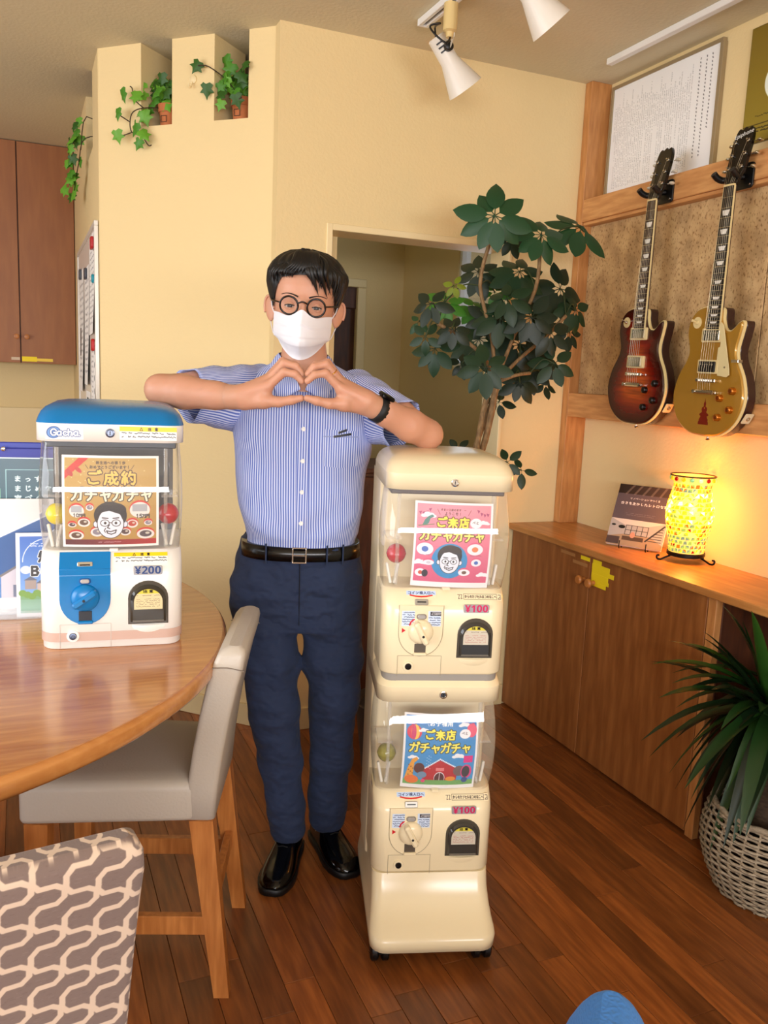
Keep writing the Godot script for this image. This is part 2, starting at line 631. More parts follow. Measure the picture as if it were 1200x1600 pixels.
	struct("wall_front", s, M.wall, "cream front wall with a wide shop window")
	window("window_3", Vector3(-2.4, 1.25, 2.42), Vector3(4.0, 0, 0), 0.5, 0.05, 3)
	s = begin()
	box(s, Vector3(-3.3, 0, -5.8), Vector3(0.45, CEIL, -5.66))
	struct("wall_kitchen", s, M.wall, "cream wall below the hanging cupboards")
	s = begin()
	box(s, Vector3(-3.15, 0, -5.66), Vector3(0.29, 1.115, -5.63), 0.003)  # added board: its paler colour gives the lit wall below the cupboards' shadow
	struct("trim_3", s, M.trim, "added paler board for the lit wall under the shadow line of the hanging cupboards")

func window(called: String, at: Vector3, run: Vector3, high: float, w: float, bays: int) -> void:
	var o := struct(called, null, null)
	o.set_meta("label", "window with white frame")
	var u := run.normalized()
	var n := u.cross(Vector3.UP)
	var t := Transform3D(Basis(u, Vector3.UP, n), at)
	var L := run.length()
	var s := begin()
	box(s, Vector3(0, 0, -0.03), Vector3(L, w, 0.03), 0.003, t)
	box(s, Vector3(0, high - w, -0.03), Vector3(L, high, 0.03), 0.003, t)
	for i in bays + 1:
		var x := clampf(L * i / bays - w / 2, 0, L - w)
		box(s, Vector3(x, w, -0.028), Vector3(x + w, high - w, 0.028), 0.003, t)
	obj("window_frame", s, M.white, o)
	for i in bays:
		s = begin()
		box(s, Vector3(L * i / bays + w / 2, w, -0.002), Vector3(L * (i + 1) / bays - w / 2, high - w, 0.002), 0.0, t)
		obj("pane", s, M.pane, o)

# ------------------------------------------------------------------ printed matter: a small drawing board and a stroke alphabet (10 x 10 grid)
const GLYPHS := {
	"ガ": "1,3 8,3 7.5,8.5 6,9;4.5,1 4.2,4 3,7 1,9;8,0.3 8.7,1.8;9.2,0 9.9,1.4", "カ": "1,3 8.5,3 8,8.5 6.5,9;4.7,1 4.3,4 3.2,7 1,9",
	"チ": "2,2 5,1.8 8,1;1,4.5 9,4.5;5.2,1.8 5.2,6 4,8 2.5,9.2", "ャ": "2,5.2 8.7,4.2 7.5,6.7;4,3 5.7,9.5",
	"ご": "2.5,2.2 7,2.2;2,6 2.5,8 5,8.6 8,8;7.8,0.8 8.4,2;9,0.3 9.7,1.6", "成": "2,3 9,3;2,3 2,6 1,9;2,5 4.5,5 4.2,7.5 3.4,7.5;5.5,1 6,5 7.5,8.5 9,9 9.3,7.5;8.5,5 6.5,7.5 4.5,9;7.3,1 8.3,2",
	"約": "2.5,1 1,3 3,4;4,2 1.5,5.5 4,5;2.7,5.2 2.7,9;1.2,6.5 1,8;4,6.3 4.4,7.8;6.3,1 5.3,3.8;6,2.8 9,2.8 9,7.5 8,9 7,8.6;6.5,5 7.3,6.2",
	"来": "1.5,2.5 8.5,2.5;1,5 9,5;5,1 5,9.3;3,3.2 3.7,4.3;7,3.2 6.2,4.3;4.8,5.2 1.5,8.5;5.2,5.2 8.5,8.5", "店": "5,0.6 5,2;1.5,2 9,2;2,2 2,6 1,9;5.5,3 5.5,5.8;5.5,4.2 8.5,4.2;3.7,6 8,6 8,9 3.7,9 3.7,6",
	"お": "1.5,3 6,3;3.8,1 3.8,8.5 2,8.5 1.5,7 5,5 8,5.8 8,8 6,8.8;7.3,2 8.8,3.5", "子": "2,1.5 8,1.5 5,3.8;5,3.8 5,8.5 3.5,9;1,5 9,5",
	"様": "1,3 4.5,3;2.8,1 2.8,9.3;2.8,3.5 1,6.5;3,4.5 4.2,5.5;5.8,1 6.3,2;8.5,1 8,2;5,2.4 9.3,2.4;5.2,3.8 9,3.8;4.8,5.2 9.5,5.2;7.1,2.4 7.1,9 6.3,8.8;5,6.4 6.5,6.4 5,8.8;9,6 7.4,7.2 9.4,8.9",
	"用": "2,1.5 2,6 1.2,9;2,1.5 8.5,1.5 8.5,9 7.5,8.8;2,4 8.5,4;2,6.3 8.5,6.3;5.2,1.5 5.2,9", "よ": "5,3 8,3;5,1 5,8 3,8.8 2.2,7.5 4,6.8 8,8.8", "う": "3.5,1 6,1.8;2.3,4.3 5.5,3.3 7.2,4.5 6.5,7 4,9.2",
	"こ": "2.5,2.2 7,2.2;2,6 2.5,8 5,8.6 8,8", "そ": "2.5,1.5 7,1.5 1.5,4.8 9,4.5;6.5,4.6 4,6.5 4.5,8.5 7,9", "！": "5,1 5,6.3;5,8.6 5,8.9", "ま": "2,2.5 8,2.5;2.3,4.7 7.8,4.7;5,1 5,8 3.5,8.8 2.3,7.6 4,6.8 8,8.8",
	"っ": "2.5,5.5 6,4.5 7.8,6 6.8,8 4,9", "す": "1,3 9,3;5.5,1 5.5,6 4,6.6 3.3,5.2 4.5,4.2 5.6,5.2 5.4,7.5 4,9.3", "じ": "3,1 3,7 4.2,8.8 6.5,8.5 8,6.8;5.5,2 6.2,3.3;7,1.3 7.7,2.6",
	"め": "2.5,2.5 4,7.5;6.5,1.5 5,6 3,8.3 1.8,7.2 3,4.5 6.5,3.8 8.6,5.5 8,8 6,9.2", "家": "5,0.5 5,1.7;1.3,3 1.3,1.8 8.8,1.8 8.8,3;2.5,3.6 7.5,3.6;5,3.6 2,6;4.5,4.5 5.6,7 5,9.3 4,9;5,5.8 2,8;5.3,6.8 2.2,9.2;8,4.6 5.6,6;5.6,5.6 8.8,9",
	"づ": "1.5,4 6,2.8 8.5,4.8 7.5,7.2 4,8.8;8,1 8.5,2.2;9.2,.6 9.8,1.8", "つ": "1.2,4 5.5,2.8 8.6,4.8 7.8,7.2 4.5,8.8", "く": "6.5,1 2.8,5 7,9.2", "知": "2.5,1 1.5,3.5;2,2.6 4.8,2.6;1,5 5,5;3,2.6 2.8,6 1,9.2;3.2,6 4.8,8.5;6,2.5 9,2.5 9,8.5 6,8.5 6,2.5",
	"注": "1.5,1.5 2.5,2.5;1,4 2,5;1,9 2.8,6.3;6,0.8 6.8,2;3.8,2.8 9.3,2.8;4.3,5.5 9,5.5;3.5,9 9.6,9;6.6,2.8 6.6,9", "意": "5,.4 5,1.4;2,1.6 8,1.6;3.5,2 4,3;6.5,2 6,3;1,3.3 9,3.3;3,4.3 7,4.3 7,6.6 3,6.6 3,4.3;3,5.5 7,5.5;2,7.6 1.3,9;3.8,7.4 4,9.2 7,9.2 7,8;5,7.2 5.6,8;8,7.4 9,8.6",
	"1": "3.8,2.8 5.5,1 5.5,9", "0": "5,1 3,2.5 2.7,5 3,7.5 5,9 7,7.5 7.3,5 7,2.5 5,1", "5": "7,1 3.5,1 3,4.5 5.5,4 7,5.5 6.8,8 4.5,9 2.8,8", "万": "1,2 9,2;3.8,2 3.5,5 1.5,9;3.6,4.8 8,4.8 7.5,8.7 6,8.8", "円": "1.5,9.2 1.5,1.5 8.5,1.5 8.5,9.2 7.5,9;5,1.5 5,5;1.5,5 8.5,5",
	"新": "1,2 5,2;3,.8 3,2;1.8,2.6 2.2,3.8;4.2,2.6 3.8,3.8;.8,4.2 5.2,4.2;3,4.2 3,9.2;1,6 5,6;2.8,6.2 1,8.2;8.5,1 6,2 6,6 5.5,9;6,4.2 9.3,4.2;8,4.2 8,9.2", "生": "3,1.5 1.8,4;2.2,3 8.8,3;2.5,5.8 8,5.8;1,9 9,9;5,1 5,9",
	"活": "1.5,1.5 2.5,2.5;1,4 2,5;1,9 2.8,6.3;8.5,1 4.5,2;3.5,4 9.5,4;6.5,1.6 6.5,6;4.5,6 8.6,6 8.6,9 4.5,9 4.5,6", "へ": "1,6 4,3.2 9,7.8", "の": "5,2 4.5,6 3,8 1.8,6.8 2,4 5,2 8,3 8.6,6 7,8.4 5.8,9",
	"第": "2.5,.8 1.3,2.5;1.9,1.8 4.6,1.8;6.3,.8 5.3,2.5;5.9,1.8 8.8,1.8;2,3.3 8,3.3 8,5 2,5 2,7 8.6,7 8,8.6;5,3.3 5,9.3;4.8,7 2,9.2", "歩": "5,.8 5,4;5,2.2 8,2.2;2.5,1.8 2.5,4;1,4 9,4;5,4.5 5,7;3,5 1.8,6.8;7,5 8.4,6.6;8,6.8 5,8.6 2,9.3",
	"で": "1.5,2.5 8.5,2.2 5,4.5 5,7.5 7.5,9;7.5,4.5 8.2,5.7;9,4 9.6,5.2", "と": "3.5,1 4.3,4.3;8,3 3,5.8 2.8,8 5,9 8.5,8.7", "い": "2.5,2 2.6,6.5 3.8,8.2 4.6,6.8;7,2.5 8.3,6", "ざ": "2,3 7.5,2.5;4,1 7,6 4,5.5;3,6.5 4,8.8 7,9;8,.8 8.6,2;9.2,.4 9.8,1.6",
	"古": "1,3.2 9,3.2;5,1 5,5.2;2.5,5.2 7.5,5.2 7.5,9 2.5,9 2.5,5.2", "さ": "2,3 8,2.5;4.5,1 7.3,6 4.3,5.6;2.8,6.5 3.8,8.6 7,8.9", "を": "2,2.5 7,2.5;4.5,1 2.3,5 5,4.2 5.6,6.2;8.5,4 4,6.8 4,8.5 8,9", "か": "1.2,3.5 5.5,3.2 6,5.5 5,8.5 4,8;3.5,1 1.8,8.5;7.3,2.8 8.8,5.5",
	"し": "3.5,1 3.4,7 4.8,9 7.5,7.2", "た": "1.5,3 5.5,2.8;3.7,1 1.8,9;6,4.5 8.5,4.5;5.8,7 6.3,8.6 9,8.5", "レ": "3,1 3,8.7 8.5,5", "ト": "4,1 4,9.2;4,4.3 7.5,6", "ロ": "2,2 8,2 8,8.5 2,8.5 2,2", "な": "1.5,3 5.5,2.8;3.7,1 2,5.5;7,2.5 8.5,3.8;6.3,4.5 6.3,8 4.8,9 3.8,8 5,7.2 8,8.8",
	"リ": "3,1.5 3,6;7.2,1.2 7,6 4.5,9.2", "ノ": "7.5,1.5 6,6 2.5,9", "ベ": "1,5.8 3.8,3 9,7.6;6.8,1.8 7.4,3;8.2,1.2 8.8,2.4", "ー": "1.5,5 8.5,5", "シ": "2,1.8 3.8,2.8;1.5,4.3 3.3,5.2;2,9 5.5,7.5 8.6,3", "ョ": "3,4 8,4 8,9.3 3,9.3;3,6.6 8,6.6", "ン": "2,2.5 4.2,3.8;2,8.8 5.5,7.2 8.5,3",
	"る": "2.5,1.5 7,1.5 2.5,5.5 6,4.5 7.8,6.5 6.5,8.8 4,8.8 4,7.5 5.6,7.8", "ら": "4,1 6,1.8;3,3.5 2.8,6 6,4.8 7.5,6.8 6,8.6 3.2,9", "プ": "2,3 8,3 7.5,6 4,9.2;9,1.2 9.4,1.6", "セ": "1,5 9,3.5 7.5,6;3.8,1.5 3.8,8 5,9 8.5,8.8", "ル": "3.2,2 3,6 1.3,9;6,1.5 6,8.8 9.3,5.8", "は": "2,1.5 1.8,5 2.2,9;4.5,3.3 9,3.3;7,1.2 7,8 5.2,8.8 4.2,7.6 6,7 9,8.6",
	"コ": "2,2.5 8,2.5 8,8.3;2,8.3 8,8.3", "イ": "8,1 5,4.5 1.5,6.5;5.2,4.3 5.2,9.2", "投": "1,3 4.2,3;2.8,1 2.8,8.5 1.8,8.3;1,6.2 4.3,5;5.8,1.2 5.8,3 4.8,4.5;5.8,1.2 8,1.2 8,3.8 9.2,3.8;5,5.5 8.6,5.5 6.5,7.8 4.5,9.2;5.8,6.2 9.3,9.2", "入": "4,1.5 5.2,2.5 4,6 1,9;5,3 6.5,6.5 9,9",
	"会": "5,1 1,5;5,1 9,5;3.2,4.5 6.8,4.5;2.3,6 7.8,6;4.8,6 3,8.8 7,8.3;6.5,7.3 7.8,9.2", "案": "5,.5 5,1.5;1.3,2.8 1.3,1.6 8.8,1.6 8.8,2.8;4.5,2.3 3,5.3 7,5.8;2,3.6 8.5,3.6;7,3.4 3,5.9;1,6.5 9,6.5;5,5.8 5,9.4;4.8,6.8 1.5,9;5.2,6.8 8.8,9", "内": "1.8,9.2 1.8,3 8.4,3 8.4,9 7.2,8.8;5,1 5,3;5,3.2 3.4,6.8;5,4.2 7,6.6",
	"株": "1,3 4.3,3;2.7,1 2.7,9.3;2.7,3.5 1,6.5;3,4.6 4,5.6;6,1.2 5,3.6;5.4,2.6 9,2.6;4.8,5 9.4,5;7,1 7,9.3;6.8,5.2 4.8,8.4;7.2,5.2 9.4,8.2", "（": "7,1 5,4 5,6 7,9", "）": "3,1 5,4 5,6 3,9", "工": "2,2 8,2;5,2 5,8.5;1,8.5 9,8.5", "～": "1,5.5 3,4.3 5,5 7,5.8 9,4.5",
	"G": "8.5,2.8 6.5,1 4,1.2 2,3.5 2,6.5 4,8.8 6.8,8.8 8.5,7 8.5,5.4 5.8,5.4", "a": "7.5,4.2 5,3.6 3,5 3,7.8 5,9 7.3,7.6;7.6,3.8 7.6,9", "c": "8,4.8 6,3.7 4,4.6 3.5,6.6 4.6,8.6 6.4,9 8,8", "h": "3,1 3,9;3,5.4 5,3.8 7,4.4 7.4,6 7.4,9", ".": "3,8.8 3.2,8.8",
	"B": "2.5,1 2.5,9;2.5,1 6.5,1.2 7.3,3 6,4.8 2.5,4.9;6,4.9 7.8,6.8 6.5,8.9 2.5,9", "O": "5,1 2.4,3 2,5 2.4,7 5,9 7.6,7 8,5 7.6,3 5,1", "K": "2.5,1 2.5,9;7.5,1 2.7,5.2;4,4.5 7.8,9",
}

class Board:
	var im: Image
	var w: int
	var h: int
	func _init(ww: int, hh: int, col: Color) -> void:
		w = ww
		h = hh
		im = Image.create(ww, hh, false, Image.FORMAT_RGBA8)
		im.fill(col)
	func put(x: int, y: int, c: Color, k: float) -> void:
		if k <= 0.0 or x < 0 or y < 0 or x >= w or y >= h:
			return
		im.set_pixel(x, y, im.get_pixel(x, y).lerp(c, minf(k, 1.0) * c.a) if k < 1.0 or c.a < 1.0 else c)
	func rect(x0: float, y0: float, x1: float, y1: float, c: Color) -> void:
		im.fill_rect(Rect2i(int(x0), int(y0), int(x1) - int(x0), int(y1) - int(y0)), c)
	func oval(cx: float, cy: float, rx: float, ry: float, c: Color, tilt := 0.0) -> void:
		var m := maxf(rx, ry) + 1
		var ct := cos(tilt)
		var sn := sin(tilt)
		for y in range(int(cy - m), int(cy + m) + 2):
			for x in range(int(cx - m), int(cx + m) + 2):
				var dx := x + 0.5 - cx
				var dy := y + 0.5 - cy
				var u := (dx * ct + dy * sn) / rx
				var v := (-dx * sn + dy * ct) / ry
				put(x, y, c, (1.0 - sqrt(u * u + v * v)) * minf(rx, ry) + 0.5)
	func line(x0: float, y0: float, x1: float, y1: float, r: float, c: Color) -> void:
		var d := Vector2(x1 - x0, y1 - y0)
		var l2 := maxf(d.length_squared(), 1e-6)
		for y in range(int(minf(y0, y1) - r - 1), int(maxf(y0, y1) + r) + 2):
			for x in range(int(minf(x0, x1) - r - 1), int(maxf(x0, x1) + r) + 2):
				var p := Vector2(x + 0.5 - x0, y + 0.5 - y0)
				var t := clampf(p.dot(d) / l2, 0.0, 1.0)
				put(x, y, c, r + 0.5 - p.distance_to(d * t))
	func path(pts: Array, r: float, c: Color) -> void:
		for i in pts.size() - 1:
			line(pts[i].x, pts[i].y, pts[i + 1].x, pts[i + 1].y, r, c)
	func poly(pts: Array, c: Color) -> void:
		var pp := PackedVector2Array(pts)
		var lo: Vector2 = pp[0]
		var hi: Vector2 = pp[0]
		for q in pp:
			lo = lo.min(q)
			hi = hi.max(q)
		for y in range(int(lo.y), int(hi.y) + 1):
			for x in range(int(lo.x), int(hi.x) + 1):
				if Geometry2D.is_point_in_polygon(Vector2(x + 0.5, y + 0.5), pp):
					put(x, y, c, 1.0)
	func fade(x0: int, y0: int, x1: int, y1: int, a: Color, b: Color, across := false) -> void:
		for i in range(x0, x1) if across else range(y0, y1):
			var t := float(i - (x0 if across else y0)) / float((x1 - x0) if across else (y1 - y0))
			if across:
				im.fill_rect(Rect2i(i, y0, 1, y1 - y0), a.lerp(b, t))
			else:
				im.fill_rect(Rect2i(x0, i, x1 - x0, 1), a.lerp(b, t))
	func glyph(code: String, x: float, y: float, sx: float, sy: float, r: float, c: Color) -> void:
		for stroke in code.split(";"):
			var last := Vector2.INF
			for q in stroke.split(" "):
				var e := q.split(",")
				var v := Vector2(x + float(e[0]) * sx / 10.0, y + float(e[1]) * sy / 10.0)
				if last != Vector2.INF:
					line(last.x, last.y, v.x, v.y, r, c)
				last = v
	func tex() -> ImageTexture:
		im.generate_mipmaps()
		return ImageTexture.create_from_image(im)

# a line of text; back: a wider stroke laid under all letters
func letters(b: Board, text: String, x: float, y: float, size: float, step: float, r: float, c: Color, back_r := 0.0, back := Color.BLACK, wide := 1.0, rise := 0.0) -> void:
	for pass_ in 2:
		if pass_ == 0 and back_r <= 0.0:
			continue
		for i in text.length():
			if GLYPHS.has(text[i]):
				b.glyph(GLYPHS[text[i]], x + i * step, y + i * rise, size * wide, size, back_r if pass_ == 0 else r, back if pass_ == 0 else c)

# rows of print too small to read in the photograph
func fine_print(b: Board, x0: float, y0: float, x1: float, y1: float, pitch: float, c: Color, sd: int, r := 0.6) -> void:
	var g := RandomNumberGenerator.new()
	g.seed = sd
	var y := y0
	while y < y1:
		var x := x0
		while x < x1:
			var w := 1.0 + g.randf() * pitch * 0.55
			if g.randf() < 0.86:
				b.line(x, y + g.randf() * pitch * 0.4, x + w, y + g.randf() * pitch * 0.4, r, c)
			x += w + 1.2 + g.randf() * 1.5
		y += pitch

func print_mat(b: Board, rough := 0.45) -> StandardMaterial3D:
	var m := StandardMaterial3D.new()
	m.albedo_texture = b.tex()
	m.roughness = rough
	m.texture_repeat = false
	return m

# flat lettering cut from a thin sheet (Latin letters and figures)
func lettering(text: String, high: float, depth := 0.0006, bold := true, slant := false) -> TextMesh:
	var t := TextMesh.new()
	var f := SystemFont.new()
	f.font_names = PackedStringArray(["Droid Sans"])
	f.font_weight = 700 if bold else 400
	t.font = f
	t.text = text
	t.font_size = 64
	t.pixel_size = high / 46.0
	t.depth = depth
	t.curve_step = 2.0
	return t

# ------------------------------------------------------------------ the right-hand wall
func build_right_side() -> void:
	var s := begin()
	box(s, Vector3(2.104, 0.808, ZB + 0.001), Vector3(XR, CEIL, -3.0), 0.002)
	struct("trim_4", s, M.frame_wood_v, "orange brown wooden corner post from counter to ceiling")
	s = begin()
	box(s, Vector3(2.104, 2.048, -3.0), Vector3(XR, 2.135, 1.0), 0.002)
	box(s, Vector3(2.112, 2.035, -3.0), Vector3(XR, 2.048, 1.0), 0.002)
	struct("trim_5", s, M.frame_wood, "orange brown wooden rail above the stone-look boards")
	s = begin()
	box(s, Vector3(2.104, 1.264, -3.0), Vector3(XR, 1.361, 1.0), 0.002)
	struct("trim_6", s, M.frame_wood, "orange brown wooden rail below the stone-look boards")
	# stone-look boards between the rails
	var pm := StandardMaterial3D.new()
	pm.albedo_texture = noise_tex(61, 0.012, [Color(0.66, 0.53, 0.36), Color(0.76, 0.62, 0.43), Color(0.83, 0.70, 0.50)], [0.15, 0.5, 0.85], 512, 6)
	pm.detail_enabled = true
	pm.detail_albedo = noise_tex(62, 0.11, [Color(0.72, 0.66, 0.58), Color(1, 1, 1), Color(1, 1, 1)], [0.2, 0.36, 1.0], 512, 3)
	pm.detail_blend_mode = BaseMaterial3D.BLEND_MODE_MUL
	pm.uv1_triplanar = true
	pm.uv1_scale = Vector3(1.6, 1.0, 1.6)
	pm.uv2_triplanar = true
	pm.uv2_scale = Vector3(3, 3, 3)
	pm.roughness = 0.7
	var wp := struct("wall_panel", null, null, "mottled tan stone-look boards set between two wooden rails")
	for e in [[-2.999, -2.062], [-2.058, -1.1], [-1.096, 0.4]]:
		s = begin()
		box(s, Vector3(2.150, 1.361, e[0]), Vector3(2.165, 2.036, e[1]), 0.0015)
		obj("panel", s, pm, wp)
	# low cupboard with two doors, counter on top
	var cab := thing("low_cupboard", "long brown wooden low cupboard with two knobbed doors under the counter", "cabinet", Vector3(1.901, 0, -2.45))
	s = begin()
	var of := Vector3(1.901, 0, -2.45)
	box(s, Vector3(1.922, 0.0, -3.04) - of, Vector3(2.198, 0.783, -1.907) - of, 0.001)
	obj("body", s, M.dark_wood, cab)
	s = begin()
	box(s, Vector3(1.901, 0.0, -1.906) - of, Vector3(2.198, 0.783, -1.872) - of, 0.002)
	obj("side_panel", s, M.frame_wood_v, cab)
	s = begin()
	box(s, Vector3(1.925, 0.0, -1.873) - of, Vector3(2.16, 0.783, -1.868) - of, 0.001)  # added dark sheet: the side panel's shade under the counter, put into colour
	obj("shade_panel", s, M.dark_wood, cab)
	for e in [[-3.035, -2.494, -2.522], [-2.490, -1.909, -2.464]]:
		s = begin()
		box(s, Vector3(1.901, 0.012, e[0]) - of, Vector3(1.9215, 0.778, e[1]) - of, 0.0015)
		var d := obj("door", s, M.door_wood, cab)
		s = begin()
		lathe(s, [Vector2(0, 0), Vector2(0.009, 0), Vector2(0.007, 0.012), Vector2(0.016, 0.020), Vector2(0.0175, 0.027), Vector2(0.013, 0.033), Vector2(0, 0.034)], 16, Transform3D(Basis(Vector3(0, 1, 0), Vector3(-1, 0, 0), Vector3(0, 0, 1)), Vector3(1.901, 0.686, e[2]) - of))
		obj("knob", s, M.leg_wood, d)
		if e[0] > -2.6:
			# yellow label tapes stuck one over another, ragged ends
			for q in [[-2.478, 0.0, 0.772, 0.757, 0.05], [-2.480, 0.001, 0.757, 0.738, 0.10], [-2.480, 0.0005, 0.738, 0.722, 0.125], [-2.480, 0.001, 0.722, 0.704, 0.095], [-2.480, 0.0, 0.704, 0.69, 0.10], [-2.480, 0.0005, 0.69, 0.675, 0.085]]:
				s = begin()
				box(s, Vector3(1.9003 - q[1], q[3], q[0]) - of, Vector3(1.9012, q[2], q[0] + q[4]) - of)
				obj("label_tape", s, M.yellow, d)
		else:
			var pale := plain(Color(0.66, 0.47, 0.27), 0.5)
			for q in [[-2.68, 0.768, 0.757, 0.09], [-2.60, 0.745, 0.732, 0.09]]:
				s = begin()
				box(s, Vector3(1.9003, q[1] - 0.012, q[0]) - of, Vector3(1.9012, q[1], q[0] + q[3]) - of)
				obj("label_tape", s, pale, d)
			s = begin()
			box(s, Vector3(1.9001, 0.757, -2.552) - of, Vector3(1.9012, 0.771, -2.497) - of)
			obj("label_tape", s, M.yellow, d)
	s = begin()
	box(s, Vector3(1.880, 0.783, -3.04), Vector3(2.198, 0.808, 1.0), 0.003)
	tag(obj("worktop", s, M.counter), "continuous light brown wooden counter top along the right wall", "worktop")
	s = begin()
	box(s, Vector3(2.16, 0.0, -1.872), Vector3(2.197, 0.783, 1.0))
	struct("trim_7", s, M.dark_wood, "dark wooden back panel of the knee space under the counter")
	s = begin()
	box(s, Vector3(2.08, 0.0, -1.62), Vector3(2.16, 0.783, -1.55), 0.002)
	struct("trim_8", s, M.black, "black upright in the knee space")
	# framed notice with columns of print
	var at := Vector3(2.199, 2.136, -2.679)
	var n := thing("framed_notice", "white sheet of vertical print in a slim pale frame on the wooden rail", "notice", at)
	var b := Board.new(420, 310, Color(0.95, 0.955, 0.96))
	var g := RandomNumberGenerator.new()
	g.seed = 5
	for cx in range(12, 330, 8):
		var y := 40.0 + g.randf() * 30.0 if (cx / 8) % 5 else 22.0
		var y1 := 290.0 if g.randf() < 0.8 else 150.0
		while y < y1:
			b.line(cx + g.randf() * 1.0, y, cx + 1.6 + g.randf() * 1.6, y + g.randf() * 1.6, 0.6, Color(0.3, 0.32, 0.35, 0.55 if g.randf() < 0.85 else 0.0))
			y += 2.8 + g.randf() * 1.6
	for cx in [350, 372, 392]:
		var y := 18.0
		while y < (270.0 if cx < 390 else 200.0):
			b.oval(cx + g.randf() * 2.0, y, 1.6, 1.3, Color(0.12, 0.12, 0.15))
			b.oval(cx + 1 + g.randf() * 2.0, y + 2.6, 1.3, 1.0, Color(0.2, 0.2, 0.22))
			y += 9.5
	s = begin()
	var z0 := -0.283
	var z1 := 0.283
	quad_uv(s, Vector3(-0.012, 0.012, z0), Vector3(-0.012, 0.012, z1), Vector3(-0.012, 0.418, z1), Vector3(-0.012, 0.418, z0))
	box(s, Vector3(-0.0115, 0.01, z0 - 0.003), Vector3(0, 0.42, z1 + 0.003))
	obj("sheet", s, print_mat(b, 0.35), n)
	s = begin()
	box(s, Vector3(-0.018, 0, z0 - 0.012), Vector3(0, 0.012, z1 + 0.012), 0.001)
	box(s, Vector3(-0.018, 0.418, z0 - 0.012), Vector3(0, 0.43, z1 + 0.012), 0.001)
	box(s, Vector3(-0.018, 0.012, z0 - 0.012), Vector3(0, 0.418, z0), 0.001)
	box(s, Vector3(-0.018, 0.012, z1), Vector3(0, 0.418, z1 + 0.016), 0.001)
	obj("frame", s, plain(Color(0.62, 0.55, 0.42), 0.45, 0.3), n)
	# gold board, mostly out of the picture
	b = Board.new(300, 220, Color(0.52, 0.43, 0.12))
	b.fade(0, 0, 300, 220, Color(0.50, 0.41, 0.12), Color(0.58, 0.51, 0.17))
	letters(b, "会工", 40, 16, 58, 66, 2.2, Color(0.10, 0.06, 0.03))
	b.oval(106, 112, 66, 52, Color(0.9, 0.93, 0.88))
	b.oval(108, 92, 44, 22, Color(0.75, 0.10, 0.14))
	b.rect(62, 96, 160, 104, Color(0.9, 0.93, 0.88))
	b.oval(112, 124, 40, 30, Color(0.05, 0.38, 0.26))
	b.rect(0, 186, 300, 188, Color(0.25, 0.2, 0.05))
	fine_print(b, 26, 170, 290, 174, 5, Color(0.12, 0.1, 0.04), 8)
	fine_print(b, 6, 194, 290, 204, 6, Color(0.10, 0.08, 0.03), 9, 1.0)
	var bd := thing("gold_board", "gold sign board with a white oval emblem above the wooden rail", "sign", Vector3(2.199, 2.19, -1.99))
	s = begin()
	box(s, Vector3(-0.010, 0, -0.275), Vector3(0, 0.36, 0.275), 0.001)
	obj("backing", s, plain(Color(0.45, 0.38, 0.12), 0.35, 0.3), bd)
	s = begin()
	quad_uv(s, Vector3(-0.0106, 0.004, -0.272), Vector3(-0.0106, 0.004, 0.272), Vector3(-0.0106, 0.356, 0.272), Vector3(-0.0106, 0.356, -0.272))
	obj("printed_face", s, print_mat(b, 0.3), bd)
	booklet()
	mosaic_lamp(Vector3(2.11, 0.808, -2.243))

